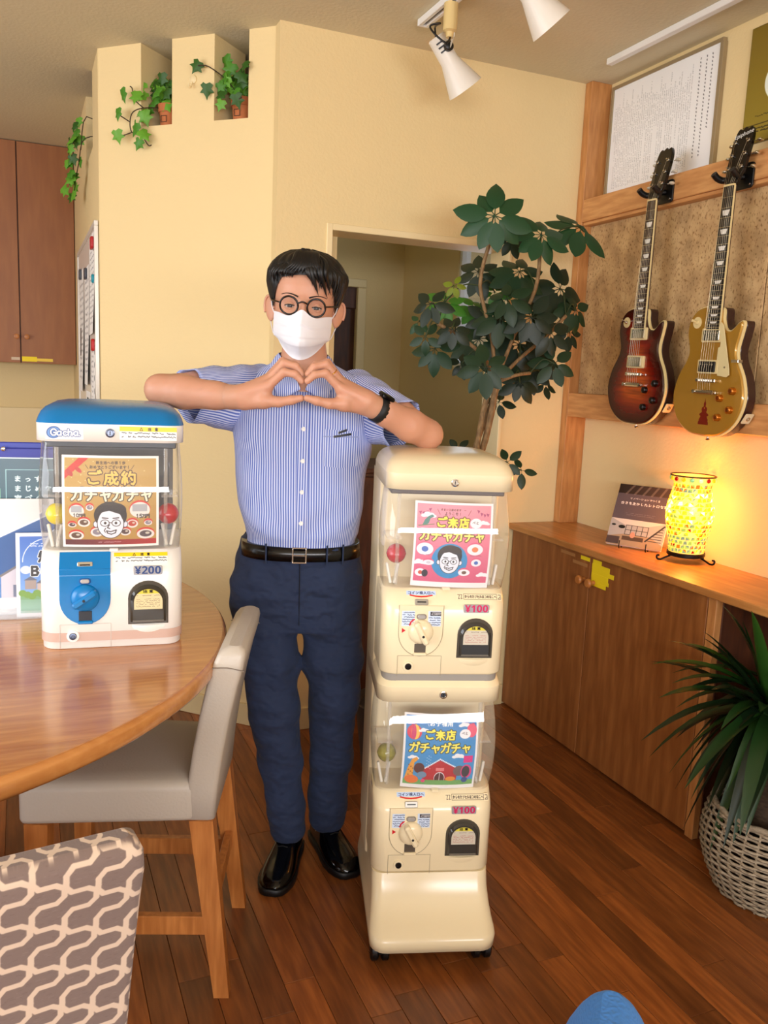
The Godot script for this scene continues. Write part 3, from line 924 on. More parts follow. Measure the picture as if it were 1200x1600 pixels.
func booklet() -> void:
	var b := Board.new(260, 368, Color(0.36, 0.32, 0.35))
	b.fade(0, 0, 260, 56, Color(0.16, 0.12, 0.11), Color(0.30, 0.24, 0.21), true)
	for i in 5:
		b.line(70 + i * 38, 0, 40 + i * 40, 56, 5, Color(0.55, 0.5, 0.47, 0.5))
	letters(b, "リノベーションでつくる", 62, 76, 13, 13, 0.7, Color(0.95, 0.95, 0.95))
	letters(b, "古さを生かしたレトロな家", 24, 104, 18, 18.4, 1.1, Color(0.98, 0.98, 0.98))
	fine_print(b, 60, 172, 200, 174, 5, Color(0.75, 0.73, 0.75), 4, 0.4)
	fine_print(b, 60, 182, 190, 184, 5, Color(0.75, 0.73, 0.75), 6, 0.4)
	# the room shown in the lower half
	b.rect(0, 210, 260, 368, Color(0.66, 0.66, 0.66))
	b.poly([Vector2(0, 210), Vector2(260, 210), Vector2(170, 244), Vector2(70, 244)], Color(0.80, 0.79, 0.77))
	b.poly([Vector2(0, 320), Vector2(70, 300), Vector2(200, 300), Vector2(260, 340), Vector2(260, 368), Vector2(0, 368)], Color(0.64, 0.56, 0.46))
	for i in 5:
		b.line(78 + i * 26, 244, 78 + i * 26, 300, 1.2, Color(0.12, 0.12, 0.12))
	for i in 3:
		b.line(78, 244 + i * 28, 182, 244 + i * 28, 1.2, Color(0.12, 0.12, 0.12))
	b.line(180, 326, 252, 226, 4, Color(0.2, 0.19, 0.2))
	for i in 6:
		b.line(192 + i * 10, 322 - i * 15, 250, 322 - i * 15, 2, Color(0.25, 0.24, 0.25))
	b.rect(0, 318, 60, 362, Color(0.30, 0.25, 0.25))
	b.rect(70, 310, 170, 334, Color(0.34, 0.27, 0.22))
	b.oval(58, 258, 16, 10, Color(0.1, 0.1, 0.1))
	b.oval(18, 250, 10, 6, Color(0.15, 0.15, 0.15))
	b.oval(116, 300, 12, 18, Color(0.78, 0.58, 0.5))
	var o := thing("booklet", "renovation booklet with grey cover leaning on a wire stand on the counter", "booklet", Vector3(2.045, 0.818, -2.445), deg_to_rad(-60.0))
	var tilt := Transform3D(Basis(Vector3.RIGHT, deg_to_rad(-26.0)), Vector3.ZERO)
	var s := begin()
	box(s, Vector3(-0.103, 0, -0.012), Vector3(0.103, 0.236, -0.0006), 0.0005, tilt)
	obj("pages", s, M.paper, o)
	s = begin()
	quad_uv(s, tilt * Vector3(-0.105, 0, 0), tilt * Vector3(0.105, 0, 0), tilt * Vector3(0.105, 0.240, 0), tilt * Vector3(-0.105, 0.240, 0))
	obj("cover", s, print_mat(b, 0.3), o)
	var st := thing("wire_stand", "thin black wire stand holding the grey booklet", "stand", Vector3(2.045, 0.808, -2.44), deg_to_rad(-60.0))
	for sx in [-0.05, 0.05]:
		s = begin()
		tube(s, smooth_path([Vector3(sx, 0.03, 0.010), Vector3(sx, 0.004, 0.012), Vector3(sx, 0.004, -0.016), Vector3(sx, 0.12, -0.078), Vector3(sx, 0.13, -0.084), Vector3(sx, 0.003, -0.12)], 4), 0.002, 6)
		obj("wire", s, M.black_metal, st)
	s = begin()
	tube(s, [Vector3(-0.05, 0.13, -0.084), Vector3(0.05, 0.13, -0.084)], 0.002, 6)
	obj("wire", s, M.black_metal, st)

func mosaic_lamp(at: Vector3) -> void:
	var o := thing("mosaic_lamp", "glowing yellow mosaic glass table lamp on a black curled iron stand", "lamp", at)
	var prof := [Vector2(0.058, 0.03), Vector2(0.0605, 0.065), Vector2(0.068, 0.10), Vector2(0.0765, 0.14), Vector2(0.079, 0.17), Vector2(0.075, 0.20), Vector2(0.066, 0.235), Vector2(0.061, 0.258), Vector2(0.063, 0.275), Vector2(0.073, 0.298)]
	var radius := func(y: float) -> float:
		for i in prof.size() - 1:
			if y <= prof[i + 1].y:
				return lerpf(prof[i].x, prof[i + 1].x, clampf((y - prof[i].y) / (prof[i + 1].y - prof[i].y), 0, 1))
		return 0.073
	var s := begin()
	var inner := prof.duplicate()
	inner.reverse()
	var full := prof.duplicate()
	for q in inner:
		full.append(q - Vector2(0.003, 0))
	lathe(s, full, 32)
	var gm := plain(Color(0.95, 0.85, 0.55), 0.4)
	gm.emission_enabled = true
	gm.emission = Color(1.0, 0.72, 0.22)
	gm.emission_energy_multiplier = 1.3
	obj("glass_body", s, gm, o)
	# mosaic chips
	var cols := [Color(1.0, 0.86, 0.10), Color(1.0, 0.93, 0.45), Color(0.72, 0.86, 0.38), Color(1.0, 0.52, 0.08), Color(0.85, 0.10, 0.04), Color(0.60, 0.76, 0.60), Color(1.0, 0.98, 0.85)]
	var sts := []
	for c in cols:
		sts.append(begin())
	var g := RandomNumberGenerator.new()
	g.seed = 21
	var rows := 16
	for iy in rows:
		var y: float = 0.036 + 0.238 * iy / rows
		var hgt := 0.238 / rows
		var n := 26
		for k in n:
			var a0 := TAU * (k + (0.5 if iy % 2 else 0.0)) / n
			var a1 := a0 + TAU / n
			var t := float(iy) / rows
			var w := [0.38, 0.2, 0.2, 0.1, 0.02, 0.1, 0.0]
			if t > 0.42 and t < 0.82: w = [0.5, 0.22, 0.1, 0.0, 0.0, 0.02, 0.16]
			elif t <= 0.42 and t > 0.24: w = [0.42, 0.08, 0.2, 0.2, 0.07, 0.05, 0.0]
			elif t <= 0.24: w = [0.08, 0.04, 0.38, 0.1, 0.06, 0.34, 0.0]
			elif t > 0.86: w = [0.34, 0.08, 0.2, 0.3, 0.0, 0.08, 0.0]
			var ps := []
			for e in [[a0 + 0.012, y + 0.0006], [a1 - 0.012, y + 0.0006 + g.randf() * 0.003], [a1 - 0.012 - g.randf() * 0.05, y + hgt - 0.0008], [a0 + 0.012 + g.randf() * 0.06, y + hgt - 0.0008 - g.randf() * 0.003]]:
				var rr: float = radius.call(e[1]) + 0.0022
				ps.append(Vector3(rr * sin(e[0]), e[1], rr * cos(e[0])))
			for half in 2:
				var pick := g.randf()
				var ci := 0
				while ci < 6 and pick > w[ci]:
					pick -= w[ci]
					ci += 1
				if half == 0:
					tri(sts[ci], ps[0], ps[1], ps[2] if k % 2 else ps[3])
				else:
					tri(sts[ci], ps[2], ps[3], ps[0] if k % 2 else ps[1])
	var am := ArrayMesh.new()
	for i in cols.size():
		sts[i].generate_normals()
		sts[i].commit(am)
		var em := plain(cols[i] * 0.8, 0.25)
		em.emission_enabled = true
		em.emission = cols[i]
		em.emission_energy_multiplier = [1.25, 1.6, 0.75, 0.9, 0.55, 0.45, 2.2][i]
		am.surface_set_material(i, em)
	var chips := obj("mosaic_chips", am, null, o)
	chips.set_meta("kind", "stuff")
	# beads round the rim
	var bead := [Color(0.75, 0.07, 0.03), Color(1.0, 0.85, 0.1), Color(0.6, 0.85, 0.55), Color(0.9, 0.95, 0.8)]
	for k in 16:
		s = begin()
		var a := TAU * k / 16
		var ci: int = [0, 1, 2, 1, 0, 1, 2, 3][k % 8]
		lathe(s, [Vector2(0, -0.003), Vector2(0.006, -0.002), Vector2(0.008, 0.001), Vector2(0.006, 0.004), Vector2(0, 0.005)], 10, Transform3D(Basis(Vector3.UP, a) * Basis(Vector3.RIGHT, PI / 2), Vector3(0.072 * sin(a), 0.288, 0.072 * cos(a))))
		var bm := plain(bead[ci], 0.15)
		bm.emission_enabled = true
		bm.emission = bead[ci]
		bm.emission_energy_multiplier = 0.35
		obj("bead", s, bm, o)
	s = begin()
	var ring := []
	for k in 33:
		ring.append(Vector3(0.074 * sin(TAU * k / 32), 0.299, 0.074 * cos(TAU * k / 32)))
	tube(s, ring, 0.0028, 6, false)
	obj("rim", s, plain(Color(0.35, 0.22, 0.08), 0.4, 0.4), o)
	# stand
	s = begin()
	lathe(s, [Vector2(0, 0.019), Vector2(0.060, 0.019), Vector2(0.064, 0.022), Vector2(0.064, 0.032), Vector2(0.060, 0.034), Vector2(0.057, 0.030), Vector2(0, 0.030)], 28)
	obj("base_plate", s, M.black_metal, o)
	for k in 3:
		var a := deg_to_rad([250.0, 25.0, 95.0][k])
		var d := Vector3(sin(a), 0, cos(a))
		var pts := [d * 0.05 + Vector3(0, 0.02, 0), d * 0.072 + Vector3(0, 0.010, 0), d * 0.088 + Vector3(0, 0.003, 0), d * 0.100 + Vector3(0, 0.006, 0), d * 0.101 + Vector3(0, 0.016, 0), d * 0.093 + Vector3(0, 0.017, 0)]
		if k == 2:
			pts = [d * 0.05 + Vector3(0, 0.02, 0), d * 0.075 + Vector3(0, 0.004, 0), d * 0.105 + Vector3(0, 0.004, 0), d * 0.128 + Vector3(0, 0.018, 0), d * 0.135 + Vector3(0, 0.04, 0), d * 0.125 + Vector3(0, 0.038, 0), d * 0.115 + Vector3(0, 0.02, 0)]
		s = begin()
		tube(s, smooth_path(pts, 5), 0.0035, 7)
		obj("foot", s, M.black_metal, o)
	var l := OmniLight3D.new()
	l.name = "lamp_light"
	l.light_color = Color(1.0, 0.60, 0.22)
	l.light_energy = 0.17
	l.light_size = 0.03
	l.omni_range = 8.0
	l.omni_attenuation = 2.0
	l.shadow_enabled = true
	l.position = Vector3(0, 0.16, 0)
	o.add_child(l)

# ------------------------------------------------------------------ left: hanging cupboards, whiteboard, ivy in the notches
func build_left_side() -> void:
	var cab := thing("hanging_cupboard", "brown wooden hanging cupboard with two small knobs under the ceiling", "cabinet", Vector3(-0.15, 1.385, -5.32))
	var of := Vector3(-0.15, 1.385, -5.32)
	var s := begin()
	box(s, Vector3(-0.62, 1.385, -5.658) - of, Vector3(0.287, 2.586, -5.342) - of, 0.001)
	obj("body", s, M.dark_wood, cab)
	for e in [[-0.62, -0.012, -0.03], [-0.006, 0.286, 0.024]]:
		s = begin()
		box(s, Vector3(e[0], 1.385, -5.341) - of, Vector3(e[1], 2.584, -5.32) - of, 0.0015)
		var d := obj("door", s, M.cup_wood, cab)
		s = begin()
		lathe(s, [Vector2(0, 0), Vector2(0.008, 0), Vector2(0.007, 0.012), Vector2(0.014, 0.02), Vector2(0.014, 0.027), Vector2(0, 0.032)], 14, Transform3D(Basis(Vector3.RIGHT, PI / 2), Vector3(e[2], 1.531, -5.32) - of))
		obj("knob", s, M.leg_wood, d)
		s = begin()
		if e[0] > -0.1:
			box(s, Vector3(-0.004, 1.394, -5.32) - of, Vector3(0.075, 1.421, -5.319) - of)
			obj("label_tape", s, M.yellow, d)
			s = begin()
			box(s, Vector3(0.075, 1.397, -5.32) - of, Vector3(0.16, 1.413, -5.319) - of)
			obj("label_tape", s, plain(Color(0.93, 0.80, 0.30), 0.6), d)
		else:
			box(s, Vector3(-0.06, 1.40, -5.32) - of, Vector3(-0.015, 1.415, -5.319) - of)
			obj("label_tape", s, plain(Color(0.8, 0.72, 0.62), 0.6), d)
	var cab2: Node3D = cab.duplicate()
	cab2.name = numbered("hanging_cupboard")
	add_child(cab2, true)
	cab2.position.x -= 0.925
	tag(cab2, "brown wooden hanging cupboard beyond the one beside the pillar", "cabinet")
	whiteboard()
	# small hook on the slanted wall
	var hk := thing("wall_hook", "small cream round hook on the slanted wall between the two notches", "hook", on_diagonal(0.422, 2.432, 0.0), deg_to_rad(-45.0))
	s = begin()
	lathe(s, [Vector2(0, 0), Vector2(0.016, 0), Vector2(0.0155, 0.004), Vector2(0.010, 0.0075), Vector2(0, 0.008)], 18, Transform3D(Basis(Vector3.RIGHT, PI / 2), Vector3(0, 0.008, 0)))
	obj("disc", s, M.trim, hk)
	s = begin()
	tube(s, smooth_path([Vector3(0, 0.0, 0.006), Vector3(0, -0.014, 0.010), Vector3(0, -0.024, 0.017), Vector3(0, -0.018, 0.026), Vector3(0, -0.012, 0.025)], 4), 0.0028, 7)
	obj("hook_arm", s, M.trim, hk)
	ivy_plants()

# a point on the slanted wall: s along it from its corner, height, distance into the room
func on_diagonal(sl: float, y: float, off: float) -> Vector3:
	return Vector3(0.897, y, ZB) + Vector3(-1, 0, -1).normalized() * sl + Vector3(-1, 0, 1).normalized() * off

func whiteboard() -> void:
	var x := 0.288
	var z0 := -4.84
	var z1 := -3.675
	var o := thing("whiteboard", "whiteboard in an aluminium frame on the side of the pillar", "whiteboard", Vector3(x, 1.05, (z0 + z1) / 2))
	var hl := (z1 - z0) / 2
	var s := begin()
	box(s, Vector3(-0.010, 0.015, -hl + 0.015), Vector3(0, 0.895, hl - 0.015))
	obj("board", s, plain(Color(0.90, 0.87, 0.83), 0.25), o)
	s = begin()
	box(s, Vector3(-0.016, 0, -hl), Vector3(0, 0.02, hl), 0.002)
	box(s, Vector3(-0.016, 0.89, -hl), Vector3(0, 0.91, hl), 0.002)
	box(s, Vector3(-0.016, 0.02, -hl), Vector3(0, 0.89, -hl + 0.02), 0.002)
	box(s, Vector3(-0.016, 0.02, hl - 0.022), Vector3(0, 0.89, hl), 0.002)
	obj("frame", s, plain(Color(0.86, 0.84, 0.80), 0.35, 0.2), o)
	var k := 0
	for e in [[-4.02, -3.72, 1.52, 1.93, "tall printed sheet hanging at the near end of the whiteboard"], [-3.98, -3.73, 1.10, 1.49, "sheet with black stamps low at the near end of the whiteboard"], [-4.36, -4.06, 1.30, 1.83, "sheet pinned in the middle of the whiteboard"], [-4.34, -4.05, 1.08, 1.27, "small sheet with a dark green square low on the whiteboard"], [-4.76, -4.42, 1.26, 1.85, "sheet under a grey magnet at the far end of the whiteboard"]]:
		var b := Board.new(96, 128, Color(0.97, 0.97, 0.96))
		if k == 1:
			for i in 6:
				b.oval(70 + (i % 2) * 4, 14 + i * 18, 5, 4, Color(0.12, 0.13, 0.13))
			fine_print(b, 10, 12, 50, 118, 7, Color(0.4, 0.4, 0.42), k + 30)
		elif k == 3:
			b.rect(18, 20, 56, 92, Color(0.10, 0.16, 0.12))
			fine_print(b, 24, 26, 52, 90, 9, Color(0.7, 0.75, 0.6), 31)
			b.oval(76, 60, 9, 20, Color(0.75, 0.8, 0.78))
		else:
			fine_print(b, 12, 14, 84, 118, 7, Color(0.45, 0.45, 0.47), k + 30)
			if k == 4:
				b.rect(20, 60, 44, 90, Color(0.25, 0.24, 0.25))
		s = begin()
		var mid := Vector3(x - 0.0105, e[2], (e[0] + e[1]) / 2)
		var hw: float = (e[1] - e[0]) / 2
		var hh: float = e[3] - e[2]
		sheet(s, 4, 5, func(u: float, v: float) -> Vector3: return Vector3(-0.0006 - 0.012 * pow(1.0 - v, 2.0) * (0.4 + u * 0.6), hh * v, lerpf(-hw, hw, u)))
		var p := obj("pinned_sheet", s, print_mat(b, 0.7))
		p.position = mid
		tag(p, e[4], "paper", "papers on the whiteboard")
		k += 1
	k = 0
	for e in [[-3.79, 1.885, Color(0.70, 0.10, 0.12), "red magnet at the top of the tall sheet on the whiteboard"], [-3.80, 1.475, Color(0.74, 0.12, 0.13), "red magnet at the top of the stamped sheet on the whiteboard"], [-4.20, 1.80, Color(0.25, 0.26, 0.30), "dark grey magnet on the middle sheet of the whiteboard"], [-4.58, 1.83, Color(0.30, 0.32, 0.36), "dark grey magnet on the farthest sheet of the whiteboard"], [-3.745, 1.74, Color(0.06, 0.55, 0.62), "small teal magnet beside the frame of the whiteboard"], [-4.45, 1.14, Color(0.62, 0.16, 0.10), "small red magnet low at the far side of the whiteboard"]]:
		s = begin()
		var hw := 0.032 if k < 4 else 0.014
		prism(s, rounded(hw * 2, 0.05 if k < 4 else 0.035, 0.012), 0, 0.012, 0.003, Transform3D(Basis(Vector3(0, 0, 1), Vector3(0, 1, 0), Vector3(-1, 0, 0)), Vector3.ZERO), true)
		var m := obj("magnet", s, plain(e[2], 0.4))
		m.position = Vector3(x - 0.0115, e[1], e[0])
		tag(m, e[3], "magnet", "magnets on the whiteboard")
		k += 1

func ivy_mesh(sd: int) -> ArrayMesh:   # a five-pointed ivy leaf, about 1 long, base at the origin, pointing along +y, face +z
	var r := RandomNumberGenerator.new()
	r.seed = sd
	var pts := [Vector2(0, 0), Vector2(0.22, -0.12), Vector2(0.46, 0.05), Vector2(0.30, 0.28), Vector2(0.52, 0.52), Vector2(0.24, 0.56), Vector2(0.10, 0.75), Vector2(0, 1.0), Vector2(-0.10, 0.75), Vector2(-0.24, 0.56), Vector2(-0.52, 0.50), Vector2(-0.30, 0.28), Vector2(-0.46, 0.05), Vector2(-0.22, -0.12)]
	var s := begin()
	s.set_smooth_group(0)
	var mid := Vector2(0, 0.38)
	var lift := func(q: Vector2) -> Vector3: return Vector3(q.x, q.y, -0.22 * absf(q.x) - 0.18 * maxf(0, q.y - 0.4) + 0.05 * sin(q.x * 9.0 + sd))
	for i in pts.size():
		var a: Vector2 = pts[i]
		var b: Vector2 = pts[(i + 1) % pts.size()]
		tri(s, lift.call(mid), lift.call(a), lift.call(b))
	return done(s)

func ivy_plants() -> void:
	var lm := [ivy_mesh(1), ivy_mesh(2)]
	var greens := []
	for c in [Color(0.15, 0.33, 0.07), Color(0.26, 0.50, 0.10), Color(0.38, 0.62, 0.16)]:
		var m := plain(c, 0.5)
		m.backlight_enabled = true
		m.backlight = Color(0.18, 0.3, 0.04)
		greens.append(m)
	var stem := plain(Color(0.22, 0.16, 0.08), 0.7)
	var g := RandomNumberGenerator.new()
	g.seed = 77
	var out := Vector3(-1, 0, 1).normalized()
	var along := Vector3(-1, 0, -1).normalized()
	var names := ["ivy with a long trailing shoot in the wall notch left of the hook", "ivy in a terracotta pot in the notch nearest the wall corner", "ivy trailing from the notch on the whiteboard side of the pillar"]
	var pots := ["terracotta pot with an inscribed band holding the trailing ivy", "terracotta pot in the notch nearest the wall corner", "terracotta pot in the side notch above the whiteboard"]
	for k in 3:
		var sl: float = [0.578, 0.255, 0.0][k]
		var base := on_diagonal(sl, 2.2925, -0.07) if k < 2 else Vector3(0.40, 2.2925, -4.12)
		# pot
		var pt := thing("terracotta_pot", pots[k], "plant pot", base, deg_to_rad(-45.0), "pots in the wall notches")
		var s := begin()
		lathe(s, [Vector2(0, 0), Vector2(0.032, 0), Vector2(0.037, 0.06), Vector2(0.041, 0.06), Vector2(0.043, 0.088), Vector2(0.038, 0.09), Vector2(0.036, 0.078), Vector2(0, 0.076)], 22, Transform3D.IDENTITY, 0.4)
		obj("body", s, M.terracotta, pt)
		s = begin()
		for sg in [-1, 1]:
			bar(s, Vector3(sg * 0.012, 0.022, 0.0355), Vector3(sg * 0.012, 0.044, 0.0365), 0.0015, 0.002)
		bar(s, Vector3(-0.012, 0.022, 0.0355), Vector3(0.012, 0.022, 0.0355), 0.0015, 0.002)
		bar(s, Vector3(-0.012, 0.044, 0.0365), Vector3(0.012, 0.044, 0.0365), 0.0015, 0.002)
		obj("inscription", s, stem, pt)
		var iv := thing("ivy", names[k], "ivy", base + Vector3(0, 0.078, 0), 0.0, "ivies in the wall notches")
		var spots := []   # world positions of leaves
		if k == 0:
			for e in [[0.701, 2.392, 0.05], [0.65, 2.387, 0.04], [0.726, 2.328, 0.05], [0.725, 2.248, 0.05], [0.654, 2.274, 0.04], [0.609, 2.25, 0.04], [0.638, 2.218, 0.04], [0.667, 2.44, -0.01], [0.616, 2.463, -0.08], [0.575, 2.454, -0.06], [0.648, 2.401, 0.0], [0.66, 2.343, 0.0], [0.560, 2.37, -0.03], [0.616, 2.388, -0.03], [0.60, 2.42, -0.04], [0.56, 2.41, -0.09], [0.63, 2.42, -0.06], [0.65, 2.36, -0.04], [0.59, 2.44, -0.1], [0.55, 2.43, -0.05], [0.63, 2.32, 0.01], [0.60, 2.47, -0.05], [0.645, 2.465, -0.06]]:
				spots.append(on_diagonal(e[0], e[1], e[2]))
		elif k == 1:
			for e in [[0.305, 2.501, -0.04], [0.284, 2.471, -0.03], [0.388, 2.472, 0.03], [0.195, 2.461, 0.02], [0.351, 2.391, 0.02], [0.208, 2.429, 0.01], [0.298, 2.427, -0.02], [0.225, 2.403, -0.02], [0.306, 2.376, 0.0], [0.291, 2.337, 0.02], [0.221, 2.346, 0.02], [0.254, 2.442, -0.05], [0.27, 2.40, -0.05], [0.25, 2.42, -0.03], [0.29, 2.39, -0.06], [0.24, 2.38, -0.08], [0.27, 2.45, -0.07], [0.32, 2.40, -0.02], [0.31, 2.45, -0.06], [0.235, 2.37, 0.01]]:
				spots.append(on_diagonal(e[0], e[1], e[2]))
		else:
			for i in 30:
				var t := float(i) / 29.0
				spots.append(Vector3(0.262 - g.randf() * 0.04 - 0.05 * t * g.randf() + (0.1 if i < 5 else 0.0), 2.44 - 0.28 * t + g.randf_range(-0.03, 0.03), -4.02 - 0.42 * t + g.randf_range(-0.07, 0.07)))
		for i in (16 if k < 2 else 0):
			spots.append(on_diagonal(sl + g.randf_range(-0.045, 0.055), 2.385 + g.randf() * (0.085 if k == 0 else 0.06), g.randf_range(-0.14, -0.01)))
		var inv := iv.transform.affine_inverse()
		for i in spots.size():
			var q: Vector3 = inv * spots[i]
			var lf := obj("leaf", lm[i % 2], greens[clampi(int(g.randf() * 3.0), 0, 2) if i > 6 or k != 0 else 1 + (i % 2)], iv)
			var face: Vector3 = ((out if k < 2 else Vector3(-0.8, 0, 0.6)) + Vector3(g.randf_range(-0.5, 0.5), g.randf_range(-0.2, 0.6), g.randf_range(-0.4, 0.4))).normalized()
			var tip := Vector3(g.randf_range(-0.7, 0.7), -1.0 + g.randf() * 0.5, g.randf_range(-0.7, 0.7))
			tip = (tip - face * tip.dot(face)).normalized()
			var sz := g.randf_range(0.042, 0.06)
			lf.transform = Transform3D(Basis(tip.cross(face), tip, face) * Basis.from_scale(Vector3(sz, sz, sz)), q - tip * sz * 0.4)
		# shoots
		var shoots := []
		if k == 0:
			shoots = [[on_diagonal(0.6, 2.372, -0.06), on_diagonal(0.628, 2.351, 0.02), on_diagonal(0.665, 2.335, 0.035), on_diagonal(0.679, 2.301, 0.035), on_diagonal(0.674, 2.265, 0.03), on_diagonal(0.63, 2.25, 0.03), on_diagonal(0.60, 2.215, 0.03), on_diagonal(0.585, 2.215, 0.03)], [on_diagonal(0.628, 2.351, 0.02), on_diagonal(0.66, 2.38, 0.03), on_diagonal(0.672, 2.42, 0.03), on_diagonal(0.682, 2.428, 0.03)], [on_diagonal(0.679, 2.301, 0.035), on_diagonal(0.72, 2.325, 0.04)], [on_diagonal(0.674, 2.265, 0.03), on_diagonal(0.72, 2.25, 0.04)]]
		elif k == 1:
			shoots = [[on_diagonal(0.255, 2.37, -0.07), on_diagonal(0.29, 2.43, -0.03), on_diagonal(0.34, 2.47, 0.02), on_diagonal(0.38, 2.475, 0.03)], [on_diagonal(0.255, 2.37, -0.07), on_diagonal(0.23, 2.42, -0.02), on_diagonal(0.198, 2.46, 0.02)], [on_diagonal(0.255, 2.37, -0.07), on_diagonal(0.24, 2.34, 0.01), on_diagonal(0.205, 2.36, 0.015)]]
		else:
			shoots = [[Vector3(0.38, 2.38, -4.1), Vector3(0.27, 2.36, -4.1), Vector3(0.25, 2.28, -4.2), Vector3(0.24, 2.2, -4.35), Vector3(0.24, 2.16, -4.45)], [Vector3(0.38, 2.38, -4.1), Vector3(0.27, 2.42, -3.98), Vector3(0.25, 2.3, -4.05)]]
		for sh in shoots:
			var pts := []
			for q in sh:
				pts.append(inv * q)
			s = begin()
			tube(s, smooth_path(pts, 4), 0.0022, 5)
			obj("shoot", s, stem, iv)

# ------------------------------------------------------------------ fittings on the ceiling
func build_lighting() -> void:
	var s := begin()
	box(s, Vector3(2.008, 2.566, -2.785), Vector3(2.034, 2.5875, 1.2), 0.002)
	box(s, Vector3(2.034, 2.574, -2.785), Vector3(2.044, 2.5875, 1.2), 0.001)
	tag(obj("picture_rail", s, M.white), "slim white rail along the ceiling in front of the guitars", "rail")
	var tr := thing("light_track", "white lighting track with a dark groove on the ceiling", "lighting track", Vector3(1.27, CEIL, -0.8))
	s = begin()
	box(s, Vector3(-0.020, -0.022, -2.0), Vector3(-0.006, -0.0005, 2.0), 0.0015)
	box(s, Vector3(0.006, -0.022, -2.0), Vector3(0.020, -0.0005, 2.0), 0.0015)
	box(s, Vector3(-0.020, -0.022, -2.01), Vector3(0.020, -0.0005, -2.0), 0.001)
	obj("body", s, M.white, tr)
	s = begin()
	box(s, Vector3(-0.006, -0.012, -2.0), Vector3(0.006, -0.001, 2.0))
	obj("groove", s, M.black, tr)
	spot_lamp(Vector3(1.27, CEIL - 0.022, -2.60), Vector3(1.395, 2.365, -2.715), Vector3(0.61, -0.71, -0.015), 1.0, "white cone spotlight nearest the passage, with a black cable loop")
	spot_lamp(Vector3(1.27, CEIL - 0.022, -2.12), Vector3(1.405, 2.40, -2.222), Vector3(0.665, -0.683, 0.07), 1.0, "white cone spotlight cut off by the top edge, nearest the camera")

# mount: where the fitting hangs from the track; mouth: middle of the open end; dir: where it points
func spot_lamp(mount: Vector3, mouth: Vector3, dir: Vector3, k: float, label: String) -> void:
	dir = dir.normalized()
	var o := thing("spotlight", label, "spotlight", mount, 0.0, "spotlights on the ceiling track")
	var cream := plain(Color(0.86, 0.76, 0.52), 0.4)
	var wh := plain(Color(0.90, 0.88, 0.83), 0.35)
	var m := mouth - mount
	var x := dir.cross(Vector3.UP).normalized()
	var t := Transform3D(Basis(x, dir, x.cross(dir)), m - dir * 0.185)
	var s := begin()
	lathe(s, [Vector2(0, 0), Vector2(0.026, 0.0), Vector2(0.030, 0.004), Vector2(0.031, 0.085), Vector2(0.062, 0.185), Vector2(0.060, 0.185), Vector2(0.0285, 0.086), Vector2(0.0, 0.080)], 30, t, 0.5)
	obj("shade", s, wh, o)
	for i in 3:
		s = begin()
		for sg in [-1, 1]:
			box(s, Vector3(-0.012, 0.018 + i * 0.014, -0.002), Vector3(0.012, 0.023 + i * 0.014, 0.001), 0.0, t * Transform3D(Basis(Vector3.UP, 0.9 * sg + 1.2), Vector3.ZERO) * Transform3D(Basis.IDENTITY, Vector3(0, 0, 0.0305)))
		obj("vent_slot", s, M.black, o)
	s = begin()
	lathe(s, [Vector2(0, 0), Vector2(0.016, 0), Vector2(0.024, 0.022), Vector2(0.026, 0.045), Vector2(0.0, 0.062)], 18, t * Transform3D(Basis.IDENTITY, Vector3(0, 0.088, 0)))
	obj("bulb", s, plain(Color(0.95, 0.93, 0.88), 0.3), o)
	s = begin()
	lathe(s, [Vector2(0, -0.10), Vector2(0.012, -0.10), Vector2(0.013, -0.085), Vector2(0.0225, -0.08), Vector2(0.0225, 0.0), Vector2(0, 0.0)], 20)
	obj("adapter", s, cream, o)
	# flat arm down to the pivot on the side of the shade
	var piv := t * Vector3(0.034, 0.045, 0)
	s = begin()
	bar(s, Vector3(0.012, -0.09, 0.008), piv + Vector3(0.006, 0, 0.004), 0.016, 0.003, Vector3(0.4, 0, 1).normalized(), 0.0005)
	obj("arm", s, wh, o)
	s = begin()
	lathe(s, [Vector2(0, -0.003), Vector2(0.015, -0.003), Vector2(0.016, 0.0), Vector2(0.016, 0.010), Vector2(0.012, 0.013), Vector2(0, 0.013)], 18, Transform3D(t.basis * Basis(Vector3.BACK, -PI / 2), piv))
	obj("pivot_knob", s, M.black, o)
	s = begin()
	var c0 := t * Vector3(0, 0.0, 0)
	tube(s, smooth_path([Vector3(0.004, -0.095, 0.0), Vector3(-0.02, -0.125, 0.02), Vector3(-0.05, -0.10, 0.0), Vector3(-0.06, -0.07, -0.02), Vector3(-0.03, -0.06, -0.01), c0 + Vector3(-0.004, 0.03, 0), c0], 6), 0.0032, 7)
	obj("cable", s, M.black, o)

# ------------------------------------------------------------------ two electric guitars on wall hangers
func build_guitars() -> void:
	guitar(Vector3(2.052, 1.262, -2.520), true)
	guitar(Vector3(2.052, 1.247, -2.160), false)

